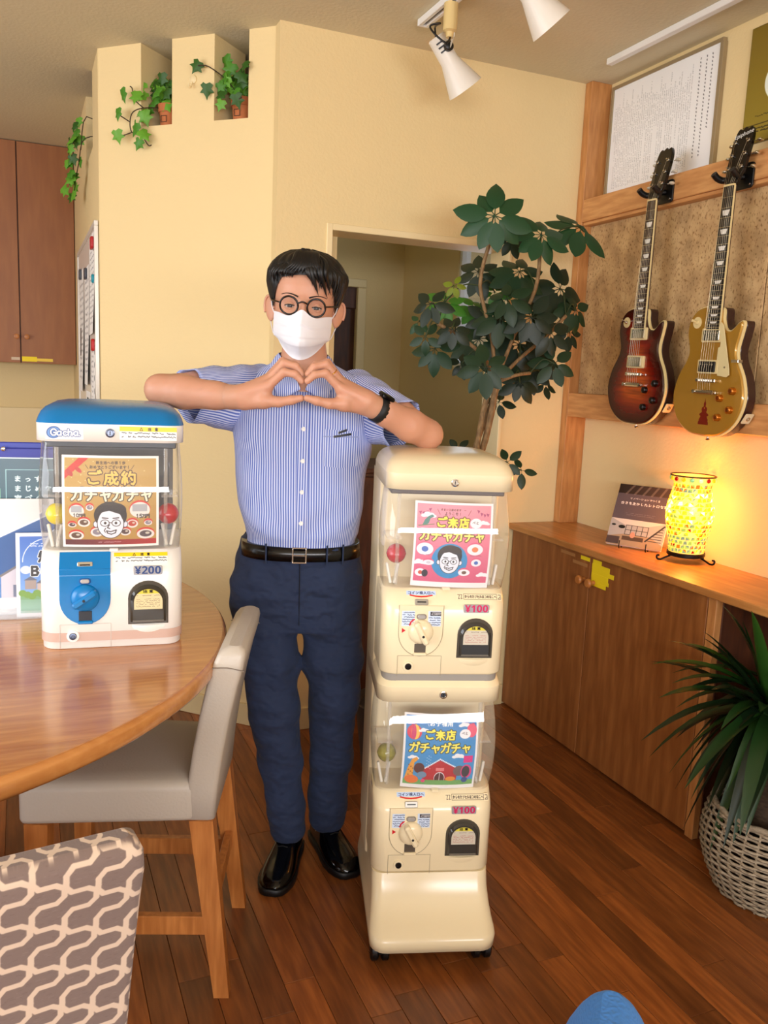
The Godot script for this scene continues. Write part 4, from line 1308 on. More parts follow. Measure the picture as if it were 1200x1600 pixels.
func guitar(at: Vector3, red: bool) -> void:
	var o := thing("electric_guitar", "red sunburst electric guitar with dark knobs hanging on the wall" if red else "gold top electric guitar with cream pickguard and red figure hanging on the wall", "guitar", at, -PI / 2)
	o.rotation.z = deg_to_rad(-1.2)
	var k := 0.000957
	o.scale = Vector3.ONE
	var pts := []
	for e in [[0, 0], [80, 11], [140, 58], [165, 130], [151, 200], [119, 258], [111, 295], [121, 345], [126, 376], [118, 388], [98, 378], [74, 358], [50, 362], [35, 392], [29, 428], [0, 434], [-28, 436], [-50, 437], [-88, 427], [-117, 395], [-124, 345], [-109, 292], [-116, 258], [-150, 200], [-165, 130], [-140, 58], [-80, 11]]:
		pts.append(Vector2(e[0], e[1]) * k)
	var line := smooth_outline(pts, 5)
	var T := 0.048
	# body: mahogany back and sides, then a carved top with binding
	var s := begin()
	prism(s, line, -T, -0.012, 0.003, Transform3D.IDENTITY, true)
	var back := plain(Color(0.16, 0.035, 0.02) if red else Color(0.17, 0.04, 0.025), 0.15)
	back.clearcoat_enabled = true
	back.clearcoat = 0.6
	obj("body", s, back, o)
	s = begin()
	prism(s, line, -0.012, -0.002, 0.0006, Transform3D.IDENTITY, true)
	obj("binding", s, plain(Color(0.90, 0.82, 0.58), 0.3), o)
	var bx := Rect2(-0.165, 0.0, 0.33, 0.44)
	s = begin()
	var top_line := inset(line if not Geometry2D.is_polygon_clockwise(line) else line, 0.0032) if not Geometry2D.is_polygon_clockwise(line) else line
	prism(s, top_line, -0.004, 0.0045, 0.004, Transform3D.IDENTITY, true, bx)
	var tm := StandardMaterial3D.new()
	tm.roughness = 0.22
	tm.clearcoat_enabled = true
	tm.clearcoat = 0.8
	tm.clearcoat_roughness = 0.05
	if red:
		# sunburst: amber in the middle, dark cherry at the rim, flame figure across
		var b := Board.new(120, 160, Color.BLACK)
		var nz := FastNoiseLite.new()
		nz.seed = 4
		nz.frequency = 0.05
		for y in 160:
			for x in 120:
				var p := Vector2(bx.position.x + (x + 0.5) / 120.0 * bx.size.x, (1.0 - (y + 0.5) / 160.0) * bx.size.y)
				var d := 1.0
				for i in range(0, line.size(), 2):
					d = minf(d, p.distance_to(line[i]))
				var t := clampf(d / 0.115, 0, 1)
				var c := Color(0.14, 0.008, 0.006).lerp(Color(0.42, 0.05, 0.015), clampf(t * 2.2, 0, 1)).lerp(Color(0.72, 0.30, 0.05), clampf((t - 0.42) * 2.0, 0, 1))
				var fl := nz.get_noise_2d(x * 0.25, y * 3.4)
				b.im.set_pixel(x, y, c * (1.0 + fl * 0.45 * t))
		tm.albedo_texture = b.tex()
	else:
		tm.albedo_color = Color(0.70, 0.52, 0.17)
		tm.metallic = 0.35
		tm.roughness = 0.32
	obj("top", s, tm, o)
	var zt := 0.0045
	# neck, fingerboard, nut, head
	var cream := plain(Color(0.88, 0.80, 0.58), 0.35)
	s = begin()
	var rings := []
	for e in [[380.0, 27.0, 20.0], [436.0, 27.0, 17.0], [470.0, 26.5, 15.0], [819.0, 21.0, 13.0], [833.0, 21.5, 13.0]]:
		var ring := PackedVector3Array()
		for i in 13:
			var a := PI * i / 12.0
			ring.append(Vector3(cos(a) * e[1] * k, e[0] * k, 0.002 - sin(a) * e[2] * k))
		rings.append(ring)
	loft(s, rings, true)
	obj("neck", s, back, o)
	s = begin()
	taper(s, Vector3(0, 360 * k, zt + 0.0035), Vector3(0, 818 * k, zt + 0.0035), 0.0555, 0.006, 0.0425, 0.006, Vector3.RIGHT, Vector3.BACK)
	var fb := obj("fingerboard", s, plain(Color(0.18, 0.09, 0.055) if red else Color(0.07, 0.055, 0.05), 0.45), o)
	for sg in [-1, 1]:
		s = begin()
		taper(s, Vector3(sg * 0.0285, 360 * k, zt + 0.0032), Vector3(sg * 0.022, 818 * k, zt + 0.0032), 0.0022, 0.006, 0.0022, 0.006, Vector3.RIGHT, Vector3.BACK)
		obj("binding_strip", s, cream, fb)
	var zf := zt + 0.0066
	var scale_l := 628.0
	for n in range(1, 23):
		var y := (818.0 - scale_l * (1.0 - pow(2.0, -n / 12.0))) * k
		var hw := lerpf(0.0213, 0.0277, (818 * k - y) / (458 * k))
		s = begin()
		tube(s, [Vector3(-hw, y, zf), Vector3(hw, y, zf)], 0.0011, 6)
		obj("fret", s, M.chrome, fb)
	for n in [3, 5, 7, 9, 12, 15, 17, 19, 21]:
		var ya := 818.0 - scale_l * (1.0 - pow(2.0, -(n - 1) / 12.0))
		var yb := 818.0 - scale_l * (1.0 - pow(2.0, -n / 12.0))
		var ym := (ya + yb) / 2 * k
		var hh := (ya - yb) * 0.27 * k
		s = begin()
		prism(s, PackedVector2Array([Vector2(-0.010, ym - hh), Vector2(0.010, ym - hh), Vector2(0.015, ym + hh), Vector2(-0.015, ym + hh)]), zf - 0.001, zf + 0.0004)
		obj("inlay", s, plain(Color(0.88, 0.87, 0.84), 0.2), fb)
	s = begin()
	box(s, Vector3(-0.0215, 817 * k, zt), Vector3(0.0215, 823 * k, zf + 0.002), 0.0005)
	obj("nut", s, cream, o)
	# head, leaning back
	var ht := Transform3D(Basis(Vector3.RIGHT, deg_to_rad(-12.0)), Vector3(0, 823 * k, zt + 0.001))
	s = begin()
	var hp := []
	for e in [[-22, 0], [22, 0], [27, 22], [37, 45], [39, 95], [40, 140], [35, 168], [24, 185], [10, 180], [0, 188], [-12, 180], [-26, 184], [-36, 168], [-40, 140], [-39, 95], [-37, 45], [-27, 22]]:
		hp.append(Vector2(e[0], e[1]) * k)
	prism(s, smooth_outline(hp, 3), -0.013, 0.0, 0.0015, ht, true)
	var hd := obj("headstock", s, plain(Color(0.025, 0.02, 0.02), 0.2), o)
	for i in 3:
		for sg in [-1, 1]:
			var c := Vector3(sg * 0.026, (55.0 + i * 42.0) * k, 0)
			s = begin()
			lathe(s, [Vector2(0.0055, 0), Vector2(0.0055, 0.002), Vector2(0.003, 0.003), Vector2(0.003, 0.010), Vector2(0, 0.0105)], 12, ht * Transform3D(Basis(Vector3.RIGHT, PI / 2), c))
			obj("tuner_post", s, M.chrome, hd)
			s = begin()
			var q := Transform3D(Basis(Vector3.BACK, -PI / 2 * sg), Vector3(sg * 0.038, c.y, -0.016))
			lathe(s, [Vector2(0, 0), Vector2(0.003, 0), Vector2(0.003, 0.010), Vector2(0.0085, 0.014), Vector2(0.010, 0.020), Vector2(0.0075, 0.026), Vector2(0, 0.028)], 12, ht * q * Transform3D(Basis.from_scale(Vector3(0.55, 1, 1)), Vector3.ZERO))
			obj("tuner_button", s, plain(Color(0.85, 0.83, 0.76), 0.25, 0.3 if red else 1.0), hd)
	if not red:
		var tx := MeshInstance3D.new()
		tx.name = "lettering"
		tx.mesh = lettering("Epiphone", 0.0125, 0.0004, false)
		tx.material_override = plain(Color(0.92, 0.92, 0.9), 0.4)
		tx.transform = ht * Transform3D(Basis(Vector3.BACK, deg_to_rad(10.0)), Vector3(0.0, 0.156, 0.0003))
		hd.add_child(tx)
	# truss rod cover
	s = begin()
	prism(s, PackedVector2Array([Vector2(-0.009, 0.008), Vector2(0.009, 0.008), Vector2(0.008, 0.02), Vector2(0.0, 0.036), Vector2(-0.008, 0.02)]), 0, 0.0015, 0.0004, ht)
	obj("rod_cover", s, M.black, hd)
	# pickups
	for e in [[340.0, 0], [236.0, 1]]:
		s = begin()
		var y: float = e[0] * k
		prism(s, rounded(0.090, 0.044, 0.004, 3), zt - 0.001, zt + (0.006 if e[1] == 0 else 0.009), 0.0012, Transform3D(Basis.IDENTITY, Vector3(0, y, 0)))
		var ring := obj("pickup", s, cream, o)
		s = begin()
		prism(s, rounded(0.070, 0.034, 0.003, 3), zt, zt + (0.010 if e[1] == 0 else 0.014), 0.001, Transform3D(Basis.IDENTITY, Vector3(0, y, 0)))
		var open: bool = (not red) and e[1] == 1
		obj("cover", s, M.black if open else M.chrome, ring)
		for i in 6:
			s = begin()
			lathe(s, [Vector2(0.0024, 0), Vector2(0.0024, 0.0012), Vector2(0, 0.0014)], 8, Transform3D(Basis(Vector3.RIGHT, PI / 2), Vector3((i - 2.5) * 0.0104, y + 0.007, zt + (0.010 if e[1] == 0 else 0.014))))
			obj("pole_piece", s, M.chrome, ring)
	# bridge and tailpiece
	s = begin()
	box(s, Vector3(-0.043, 184 * k, zt + 0.006), Vector3(0.043, 196 * k, zt + 0.014), 0.002)
	var br := obj("bridge", s, M.chrome, o)
	for i in 6:
		s = begin()
		box(s, Vector3((i - 2.5) * 0.0104 - 0.0035, 186 * k, zt + 0.013), Vector3((i - 2.5) * 0.0104 + 0.0035, 194 * k, zt + 0.017), 0.001)
		obj("saddle", s, M.chrome, br)
	for sg in [-1, 1]:
		s = begin()
		lathe(s, [Vector2(0.005, 0), Vector2(0.005, 0.007), Vector2(0, 0.0075)], 10, Transform3D(Basis(Vector3.RIGHT, PI / 2), Vector3(sg * 0.037, 190 * k, zt)))
		obj("post", s, M.chrome, br)
	s = begin()
	box(s, Vector3(-0.050, 144 * k, zt + 0.005), Vector3(0.050, 158 * k, zt + 0.015), 0.004)
	var tp := obj("tailpiece", s, M.chrome, o)
	for sg in [-1, 1]:
		s = begin()
		lathe(s, [Vector2(0.0065, 0), Vector2(0.0065, 0.018), Vector2(0, 0.0185)], 12, Transform3D(Basis(Vector3.RIGHT, PI / 2), Vector3(sg * 0.043, 151 * k, zt)))
		obj("post", s, M.chrome, tp)
	# strings
	for i in 6:
		var x0 := (i - 2.5) * 0.0104
		var x1 := (i - 2.5) * 0.0070
		s = begin()
		var side := 0.026 if i > 2 else -0.026
		var row: float = [55.0, 97.0, 139.0, 139.0, 97.0, 55.0][i]
		tube(s, [Vector3(x0, 158 * k, zt + 0.013), Vector3(x0, 190 * k, zt + 0.0175), Vector3(x1, 820 * k, zf + 0.0022), ht * Vector3(side, row * k, 0.006)], 0.00065 - i * 0.00006, 4, false)
		obj("string", s, plain(Color(0.75, 0.70, 0.6), 0.3, 1.0), o)
	# knobs, switch, pickguard, jack plate, strap buttons
	for e in [[118.0, 160.0], [66.0, 134.0], [114.0, 98.0], [66.0, 70.0]]:
		s = begin()
		lathe(s, [Vector2(0.0125, 0), Vector2(0.0115, 0.011), Vector2(0.009, 0.013), Vector2(0, 0.0132)], 20, Transform3D(Basis(Vector3.RIGHT, PI / 2), Vector3(e[0] * k, e[1] * k, zt)))
		var kb := obj("knob", s, plain(Color(0.06, 0.04, 0.035), 0.25) if red else plain(Color(0.72, 0.42, 0.10), 0.15, 0.6), o)
		s = begin()
		lathe(s, [Vector2(0.0065, 0), Vector2(0.006, 0.0006), Vector2(0, 0.0008)], 14, Transform3D(Basis(Vector3.RIGHT, PI / 2), Vector3(e[0] * k, e[1] * k, zt + 0.0130)))
		obj("knob_cap", s, plain(Color(0.2, 0.17, 0.15), 0.2, 0.6) if red else plain(Color(0.45, 0.22, 0.05), 0.2, 0.5), kb)
	s = begin()
	lathe(s, [Vector2(0.019, 0), Vector2(0.0185, 0.0014), Vector2(0.006, 0.0016)], 24, Transform3D(Basis(Vector3.RIGHT, PI / 2), Vector3(-0.076, 383 * k, zt)))
	var sw := obj("switch_washer", s, cream, o)
	s = begin()
	lathe(s, [Vector2(0.007, 0.001), Vector2(0.006, 0.006), Vector2(0.0028, 0.006), Vector2(0.0028, 0.010), Vector2(0.0048, 0.022), Vector2(0, 0.024)], 12, Transform3D(Basis(Vector3.BACK, 0.35) * Basis(Vector3.RIGHT, PI / 2 - 0.3), Vector3(-0.076, 383 * k, zt)))
	obj("toggle", s, cream if not red else M.chrome, sw)
	if not red:
		s = begin()
		var pg := PackedVector2Array()
		for e in [[31, 345], [40, 356], [52, 345], [75, 268], [97, 196], [100, 176], [88, 168], [48, 172], [46, 178], [46, 218], [38, 224], [38, 268], [46, 272], [46, 312], [31, 318]]:
			pg.append(Vector2(e[0], e[1] + 36 - 0.05 * (e[1] - 168)) * k)
		prism(s, pg, zt + 0.006, zt + 0.0085, 0.0006)
		var gd := obj("pickguard", s, plain(Color(0.86, 0.80, 0.60), 0.3), o)
		s = begin()
		lathe(s, [Vector2(0.0035, 0), Vector2(0.003, 0.0012), Vector2(0, 0.0014)], 10, Transform3D(Basis(Vector3.RIGHT, PI / 2), Vector3(0.074, 236 * k, zt + 0.0085)))
		obj("screw", s, M.chrome, gd)
		s = begin()
		box(s, Vector3(0.095, 252 * k, zt - 0.012), Vector3(0.125, 262 * k, zt + 0.007), 0.001)
		obj("bracket", s, M.chrome, gd)
		# seated figure on a stepped throne, flat red-brown transfer on the top
		s = begin()
		var half := [[0.0, 108], [1.4, 100], [2.2, 95], [4.6, 91], [5.6, 86], [5.0, 80], [3.6, 76], [8.0, 74], [13.0, 70], [14.0, 62], [11.0, 55], [13.0, 51], [21.0, 47], [24.0, 42], [20.0, 38], [15.0, 36], [19.0, 32], [19.0, 28], [23.0, 26], [23.0, 16], [26.0, 14], [26.0, 3]]
		var sil := PackedVector2Array()
		for e in half:
			sil.append(Vector2(e[0] * 0.9, e[1] * 0.85 + 38) * k)
		for i in range(half.size() - 1, 0, -1):
			sil.append(Vector2(-half[i][0] * 0.9, half[i][1] * 0.85 + 38) * k)
		prism(s, sil, zt - 0.0005, zt + 0.0004)
		obj("transfer_figure", s, plain(Color(0.45, 0.09, 0.03), 0.3), o)
		s = begin()
		prism(s, circle2(0.0028, 10, Vector2(0.0, 0.093)), zt, zt + 0.0006)
		obj("transfer_face", s, plain(Color(0.72, 0.40, 0.12), 0.3), o)
	s = begin()
	var jt := Transform3D(Basis(Vector3(0, 0, -1), Vector3(-0.55, 0.83, 0).normalized(), Vector3(0.83, 0.55, 0).normalized()), Vector3(0.150, 76 * k, -0.026))
	prism(s, rounded(0.034, 0.036, 0.004, 3), -0.001, 0.0016, 0.0004, Transform3D(Basis(Vector3(0, 0, -1), Vector3(0.52, 0.854, 0), Vector3(0.854, -0.52, 0)), Vector3(0.1525, 74 * k, -0.028)))
	var jp := obj("jack_plate", s, plain(Color(0.85, 0.80, 0.66), 0.3), o)
	s = begin()
	lathe(s, [Vector2(0.007, 0), Vector2(0.007, 0.004), Vector2(0.0035, 0.004), Vector2(0.0035, 0.0)], 12, Transform3D(Basis(Vector3(0, 0, -1), Vector3(0.854, -0.52, 0), Vector3(0.52, 0.854, 0)), Vector3(0.1535, 74 * k, -0.028)))
	obj("socket", s, M.chrome, jp)
	s = begin()
	lathe(s, [Vector2(0.004, 0), Vector2(0.004, 0.007), Vector2(0.0075, 0.010), Vector2(0.006, 0.013), Vector2(0, 0.013)], 12, Transform3D(Basis(Vector3.RIGHT, PI), Vector3(0.0, 0.001, -0.024)))
	obj("strap_button", s, M.chrome, o)
	# hanger
	var hz := at.z
	var hy := 1.247 + 0.806 if not red else 1.262 + 0.806
	var h := thing("guitar_hanger", "black padded yoke hanger screwed to the rail, holding the red guitar" if red else "black padded yoke hanger screwed to the rail, holding the gold guitar", "guitar hanger", Vector3(2.104, hy + 0.012, hz + 0.012), -PI / 2, "guitar hangers on the rail")
	s = begin()
	prism(s, rounded(0.085, 0.078, 0.012, 4), 0.0, 0.007, 0.0015)
	obj("plate", s, M.black, h)
	for e in [[-0.03, 0.027], [0.03, 0.027], [-0.03, -0.027], [0.03, -0.027]]:
		s = begin()
		lathe(s, [Vector2(0.0042, 0), Vector2(0.0035, 0.0016), Vector2(0, 0.002)], 10, Transform3D(Basis(Vector3.RIGHT, PI / 2), Vector3(e[0], e[1], 0.007)))
		obj("screw", s, M.chrome, h)
	s = begin()
	tube(s, [Vector3(0, 0, 0.005), Vector3(-0.006, -0.004, 0.03), Vector3(-0.012, -0.008, 0.043)], 0.010, 10)
	obj("arm", s, M.black, h)
	for sg in [-1, 1]:
		s = begin()
		var cx := -0.012
		tube(s, smooth_path([Vector3(cx, -0.008, 0.040), Vector3(cx + sg * 0.030, -0.010, 0.044), Vector3(cx + sg * 0.037, -0.004, 0.062), Vector3(cx + sg * 0.038, 0.008, 0.078)], 4), 0.0105, 9)
		obj("padded_prong", s, M.black, h)

# ------------------------------------------------------------------ capsule-toy machines
func plan(y: float, hw: float, zf: float, zb: float, r: float) -> PackedVector3Array:   # rounded rectangle at height y
	var p := PackedVector3Array()
	var hz := (zf - zb) / 2
	for q in rounded(hw * 2, hz * 2, r, 6):
		p.append(Vector3(q.x, y, (zf + zb) / 2 - q.y))
	return p

func shell(s: SurfaceTool, rows: Array, cap0 := true, cap1 := true) -> void:   # rows of [y, half width, z front, z back, corner radius]; equal heights break the smoothing
	var rings := []
	for e in rows:
		rings.append(plan(e[0], e[1], e[2], e[3], e[4]))
	s.set_smooth_group(0)
	loft(s, rings, true, cap0, cap1)

func build_machines() -> void:
	# on the table
	var o := thing("capsule_machine", "white tabletop capsule machine with blue lid and blue coin panel on the round table", "capsule machine", Vector3(0.186, 0.7875, -2.0265), deg_to_rad(-6.5))
	var white := plain(Color(0.94, 0.93, 0.90), 0.28)
	var blue := plain(Color(0.0, 0.46, 0.72), 0.25)
	machine(o, o, 0.0, white, blue, blue, "¥200", Color(0.13, 0.25, 0.48), true)
	# the tower of two on a rolling base
	var t := thing("capsule_tower", "tall cream tower of two capsule machines on a rolling base beside the man", "capsule machine", Vector3(0.947, 0, -1.865), deg_to_rad(-17.0))
	var cream := plain(Color(0.93, 0.87, 0.72), 0.22)
	cream.clearcoat_enabled = true
	cream.clearcoat = 0.3
	machine(t, t, 0.187, cream, cream, null, "¥100", Color(0.80, 0.10, 0.35), false)
	machine(t, t, 0.696, cream, cream, null, "¥100", Color(0.80, 0.10, 0.35), false)
	# side panels behind (one column), base, casters
	var s := begin()
	shell(s, [[0.16, 0.1495, 0.02, -0.185, 0.02], [1.165, 0.1495, 0.02, -0.185, 0.02]])
	obj("back_column", s, cream, t)
	s = begin()
	shell(s, [[0.046, 0.145, 0.255, -0.19, 0.035], [0.050, 0.152, 0.265, -0.195, 0.04], [0.075, 0.154, 0.266, -0.195, 0.04], [0.085, 0.153, 0.258, -0.195, 0.04], [0.10, 0.150, 0.232, -0.192, 0.035], [0.125, 0.147, 0.203, -0.19, 0.03], [0.155, 0.145, 0.183, -0.19, 0.03], [0.180, 0.145, 0.172, -0.188, 0.03], [0.195, 0.145, 0.166, -0.188, 0.03]])
	obj("base", s, cream, t)
	for e in [[-0.125, 0.215], [0.125, 0.215], [-0.125, -0.16], [0.125, -0.16]]:
		var c := Vector3(e[0], 0.026, e[1])
		s = begin()
		for sg in [-1, 1]:
			lathe(s, [Vector2(0, -0.010), Vector2(0.020, -0.010), Vector2(0.025, -0.006), Vector2(0.0255, 0.006), Vector2(0.020, 0.010), Vector2(0, 0.010)], 20, Transform3D(Basis(Vector3.BACK, PI / 2), c + Vector3(sg * 0.013, 0, 0)))
		box(s, c + Vector3(-0.012, -0.004, -0.02), c + Vector3(0.012, 0.02, 0.02), 0.004)
		obj("caster", s, M.black, t)
	# the word on the side of the tower, running downwards
	for y in [0.83, 0.33]:
		var b := Board.new(220, 80, Color(0.93, 0.87, 0.72))
		b.oval(48, 40, 36, 34, Color(0.10, 0.20, 0.50))
		b.oval(48, 40, 27, 25, Color(0.93, 0.90, 0.82))
		letters(b, "Gacha.", 22, 16, 46, 33, 4.0, Color(0.95, 0.94, 0.9), 8.0, Color(0.10, 0.20, 0.50), 0.95)
		s = begin()
		quad_uv(s, Vector3(-0.1474, y + 0.07, 0.05), Vector3(-0.1474, y - 0.09, 0.06), Vector3(-0.1474, y - 0.09, 0.118), Vector3(-0.1474, y + 0.07, 0.108))
		obj("side_lettering", s, print_mat(b, 0.3), t)
	machine_contents()

func front(x: float, y: float, z := 0.165) -> Transform3D:
	return Transform3D(Basis.IDENTITY, Vector3(x, y, z))

func machine(root: Node3D, parent: Node3D, y0: float, shell_m: Material, lid_m: Material, panel_m: Material, price: String, price_c: Color, table: bool) -> void:
	var zb := -0.125 if table else -0.166   # back of the housing
	var s := begin()
	if table:
		shell(s, [[0.0, 0.142, 0.158, zb + 0.006, 0.03], [0.003, 0.145, 0.162, zb + 0.003, 0.034], [0.016, 0.145, 0.162, zb + 0.003, 0.034], [0.018, 0.148, 0.166, zb, 0.038], [0.165, 0.148, 0.166, zb, 0.038], [0.180, 0.148, 0.160, zb, 0.038], [0.210, 0.147, 0.135, zb, 0.038], [0.212, 0.14, 0.13, -0.16, 0.036]])
	else:
		shell(s, [[y0 - 0.012, 0.140, 0.155, zb + 0.006, 0.03], [y0 + 0.008, 0.140, 0.155, zb + 0.003, 0.034], [y0 + 0.010, 0.146, 0.164, zb, 0.038], [y0 + 0.014, 0.148, 0.166, zb, 0.038], [y0 + 0.165, 0.148, 0.166, zb, 0.038], [y0 + 0.180, 0.148, 0.160, zb, 0.038], [y0 + 0.210, 0.147, 0.135, zb, 0.038], [y0 + 0.212, 0.14, 0.13, -0.16, 0.036]])
	var body := obj("body", s, shell_m, parent)
	s = begin()
	if table:
		shell(s, [[0.018, 0.1484, 0.1664, zb - 0.0004, 0.0382], [0.038, 0.1484, 0.1664, zb - 0.0004, 0.0382]], false, false)
		obj("band", s, plain(Color(0.78, 0.66, 0.60), 0.35), body)
	else:
		shell(s, [[y0 - 0.014, 0.141, 0.156, zb + 0.005, 0.031], [y0 + 0.009, 0.141, 0.156, zb + 0.002, 0.035]], false, false)
		obj("band", s, plain(Color(0.60, 0.58, 0.55), 0.35), body)
	# lid: upright rim and rounded hood
	s = begin()
	shell(s, [[y0 + 0.449, 0.143, 0.158, zb + 0.004, 0.036], [y0 + 0.450, 0.150, 0.167, zb - 0.001, 0.040], [y0 + 0.487, 0.150, 0.167, zb - 0.001, 0.040]])
	var rim := obj("lid_rim", s, shell_m, parent)
	s = begin()
	shell(s, [[y0 + 0.487, 0.1505, 0.1675, zb - 0.0015, 0.0405], [y0 + 0.490, 0.1500, 0.1655, zb - 0.0005, 0.041], [y0 + 0.499, 0.1475, 0.157, zb + 0.003, 0.042], [y0 + 0.509, 0.143, 0.146, zb + 0.008, 0.042], [y0 + 0.518, 0.135, 0.131, zb + 0.015, 0.042], [y0 + 0.525, 0.122, 0.106, zb + 0.026, 0.042], [y0 + 0.529, 0.10, 0.07, zb + 0.04, 0.04], [y0 + 0.530, 0.08, 0.04, zb + 0.056, 0.04]])
	var hood := obj("lid_hood", s, lid_m, parent)
	# clear barrel-shaped window and what stands inside it
	s = begin()
	var rows := []
	for i in 13:
		var t := i / 12.0
		var bl := sin(PI * clampf(t * 0.94 + 0.05, 0, 1))
		rows.append([y0 + 0.212 + 0.238 * t, 0.1425 + 0.006 * bl, 0.137 + 0.032 * bl, zb + 0.016, 0.036])
	shell(s, rows, false, false)
	obj("clear_window", s, M.glass, parent)
	s = begin()
	box(s, Vector3(-0.138, y0 + 0.212, zb + 0.008), Vector3(0.138, y0 + 0.450, zb + 0.020), 0.001)
	obj("inner_back", s, plain(Color(0.06, 0.10, 0.14) if table else Color(0.20, 0.17, 0.155), 0.5), parent)
	s = begin()
	box(s, Vector3(-0.135, y0 + 0.434, zb + 0.026), Vector3(0.135, y0 + 0.449, 0.120), 0.002)
	obj("hopper_top", s, plain(Color(0.10, 0.17, 0.22) if table else Color(0.30, 0.26, 0.24), 0.4), parent)
	for sg in [-1, 1]:
		s = begin()
		box(s, Vector3(sg * 0.113 - 0.004, y0 + 0.213, 0.100), Vector3(sg * 0.113 + 0.004, y0 + 0.449, 0.112), 0.002)
		obj("inner_post", s, glass(0.25, Color(0.85, 0.83, 0.78)), parent)
		s = begin()
		box(s, Vector3(sg * 0.122 - 0.018, y0 + 0.326, 0.04), Vector3(sg * 0.122 + 0.018, y0 + 0.332, 0.122), 0.001)
		obj("inner_ledge", s, glass(0.18, Color(0.9, 0.88, 0.84)), parent)
		for k in [-1, 1]:
			s = begin()
			bar(s, Vector3(sg * 0.120 + k * 0.004, y0 + 0.213, 0.096), Vector3(sg * 0.120 + k * 0.014, y0 + 0.262, 0.085), 0.007, 0.014, Vector3.BACK, 0.002)
			obj("guide_fin", s, plain(Color(0.88, 0.86, 0.80), 0.35), parent)
	# coin panel
	var px := -0.056
	s = begin()
	var pan := PackedVector2Array()
	for q in [Vector2(-0.052, 0.066), Vector2(-0.052, 0.0)]:
		pan.append(q)
	for i in range(1, 16):
		var a := PI + PI * i / 16.0
		pan.append(Vector2(cos(a) * 0.052, sin(a) * 0.056))
	pan.append(Vector2(0.052, 0.0))
	pan.append(Vector2(0.052, 0.066))
	var yc := y0 + 0.112
	prism(s, pan, 0.0, 0.0035 if table else 0.0022, 0.001, front(px, yc, 0.1655), true)
	var panel := obj("coin_panel", s, panel_m if panel_m else shell_m, parent)
	if table:   # the panel goes on up the slope
		s = begin()
		quad(s, Vector3(px - 0.052, y0 + 0.178, 0.1662), Vector3(px + 0.052, y0 + 0.178, 0.1662), Vector3(px + 0.052, y0 + 0.2095, 0.138), Vector3(px - 0.052, y0 + 0.2095, 0.138))
		quad(s, Vector3(px - 0.052, y0 + 0.164, 0.1692), Vector3(px + 0.052, y0 + 0.164, 0.1692), Vector3(px + 0.052, y0 + 0.178, 0.1662), Vector3(px - 0.052, y0 + 0.178, 0.1662))
		obj("panel_slope", s, panel_m, panel)
	else:
		s = begin()
		var seam := plain(Color(0.62, 0.57, 0.46), 0.5)
		var last := Vector3.INF
		for q in pan:
			var v := Vector3(px + q.x * 1.012, yc + q.y * 1.012, 0.1664)
			if last != Vector3.INF:
				tube(s, [last, v], 0.0006, 4, false)
			last = v
		obj("panel_seam", s, seam, panel)
	var zp := 0.1655 + (0.0035 if table else 0.0022)
	s = begin()
	prism(s, rounded(0.031, 0.014, 0.002, 2), 0, 0.003, 0.0006, front(px, y0 + 0.184, 0.158) * Transform3D(Basis(Vector3.RIGHT, -0.45), Vector3.ZERO))
	var slot := obj("coin_slot", s, M.chrome if table else plain(Color(0.62, 0.60, 0.56), 0.35, 0.5), panel)
	s = begin()
	box(s, Vector3(-0.0105, -0.0015, 0.002), Vector3(0.0105, 0.0015, 0.0034), 0.0, front(px, y0 + 0.184, 0.158) * Transform3D(Basis(Vector3.RIGHT, -0.45), Vector3.ZERO))
	obj("slit", s, M.black, panel)
	s = begin()
	prism(s, rounded(0.024, 0.013, 0.006, 4), 0, 0.0025, 0.0006, front(px, y0 + 0.152, zp), true)
	obj("button_collar", s, plain(Color(0.02, 0.30, 0.55), 0.3) if table else plain(Color(0.55, 0.52, 0.47), 0.4), panel)
	s = begin()
	prism(s, rounded(0.018, 0.009, 0.004, 4), 0, 0.0045, 0.001, front(px, y0 + 0.152, zp), true)
	obj("return_button", s, plain(Color(0.72, 0.71, 0.69), 0.3, 0.4), panel)
	# crank: domed disc with a raised grip across
	var kt := Transform3D(Basis(Vector3.RIGHT, PI / 2), Vector3(px, y0 + 0.116, zp))
	s = begin()
	lathe(s, [Vector2(0.0295, 0.0), Vector2(0.029, 0.006), Vector2(0.026, 0.012), Vector2(0.018, 0.0165), Vector2(0, 0.018)], 32, kt)
	var kn := obj("crank", s, panel_m if panel_m else shell_m, panel)
	s = begin()
	var ga := deg_to_rad(35.0) if table else deg_to_rad(-62.0)
	var gt := Transform3D(Basis(Vector3.BACK, ga), Vector3(px, y0 + 0.116, zp))
	prism(s, rounded(0.058, 0.015, 0.0065, 5), 0.004, 0.027, 0.004, gt, true)
	obj("grip", s, panel_m if panel_m else shell_m, kn)
	s = begin()
	lathe(s, [Vector2(0.0032, 0), Vector2(0.003, 0.0008), Vector2(0, 0.001)], 12, gt * Transform3D(Basis(Vector3.RIGHT, PI / 2), Vector3(-0.002 if table else 0.006, 0, 0.0268)))
	obj("grip_hole", s, M.black, kn)
	# coin return cup
	s = begin()
	box(s, Vector3(px - 0.0135, y0 + 0.064, zp - 0.004), Vector3(px + 0.0135, y0 + 0.086, zp + 0.001), 0.0006)
	var cup := obj("return_cup", s, plain(Color(0.03, 0.06, 0.10), 0.4) if table else plain(Color(0.33, 0.29, 0.24), 0.5), panel)
	s = begin()
	box(s, Vector3(px - 0.0155, y0 + 0.058, zp - 0.002), Vector3(px + 0.0155, y0 + 0.065, zp + 0.007), 0.002)
	obj("cup_lip", s, panel_m if panel_m else shell_m, cup)
	# cash door with its lock
	s = begin()
	var sm := plain(Color(0.80, 0.78, 0.74) if table else Color(0.70, 0.65, 0.54), 0.5)
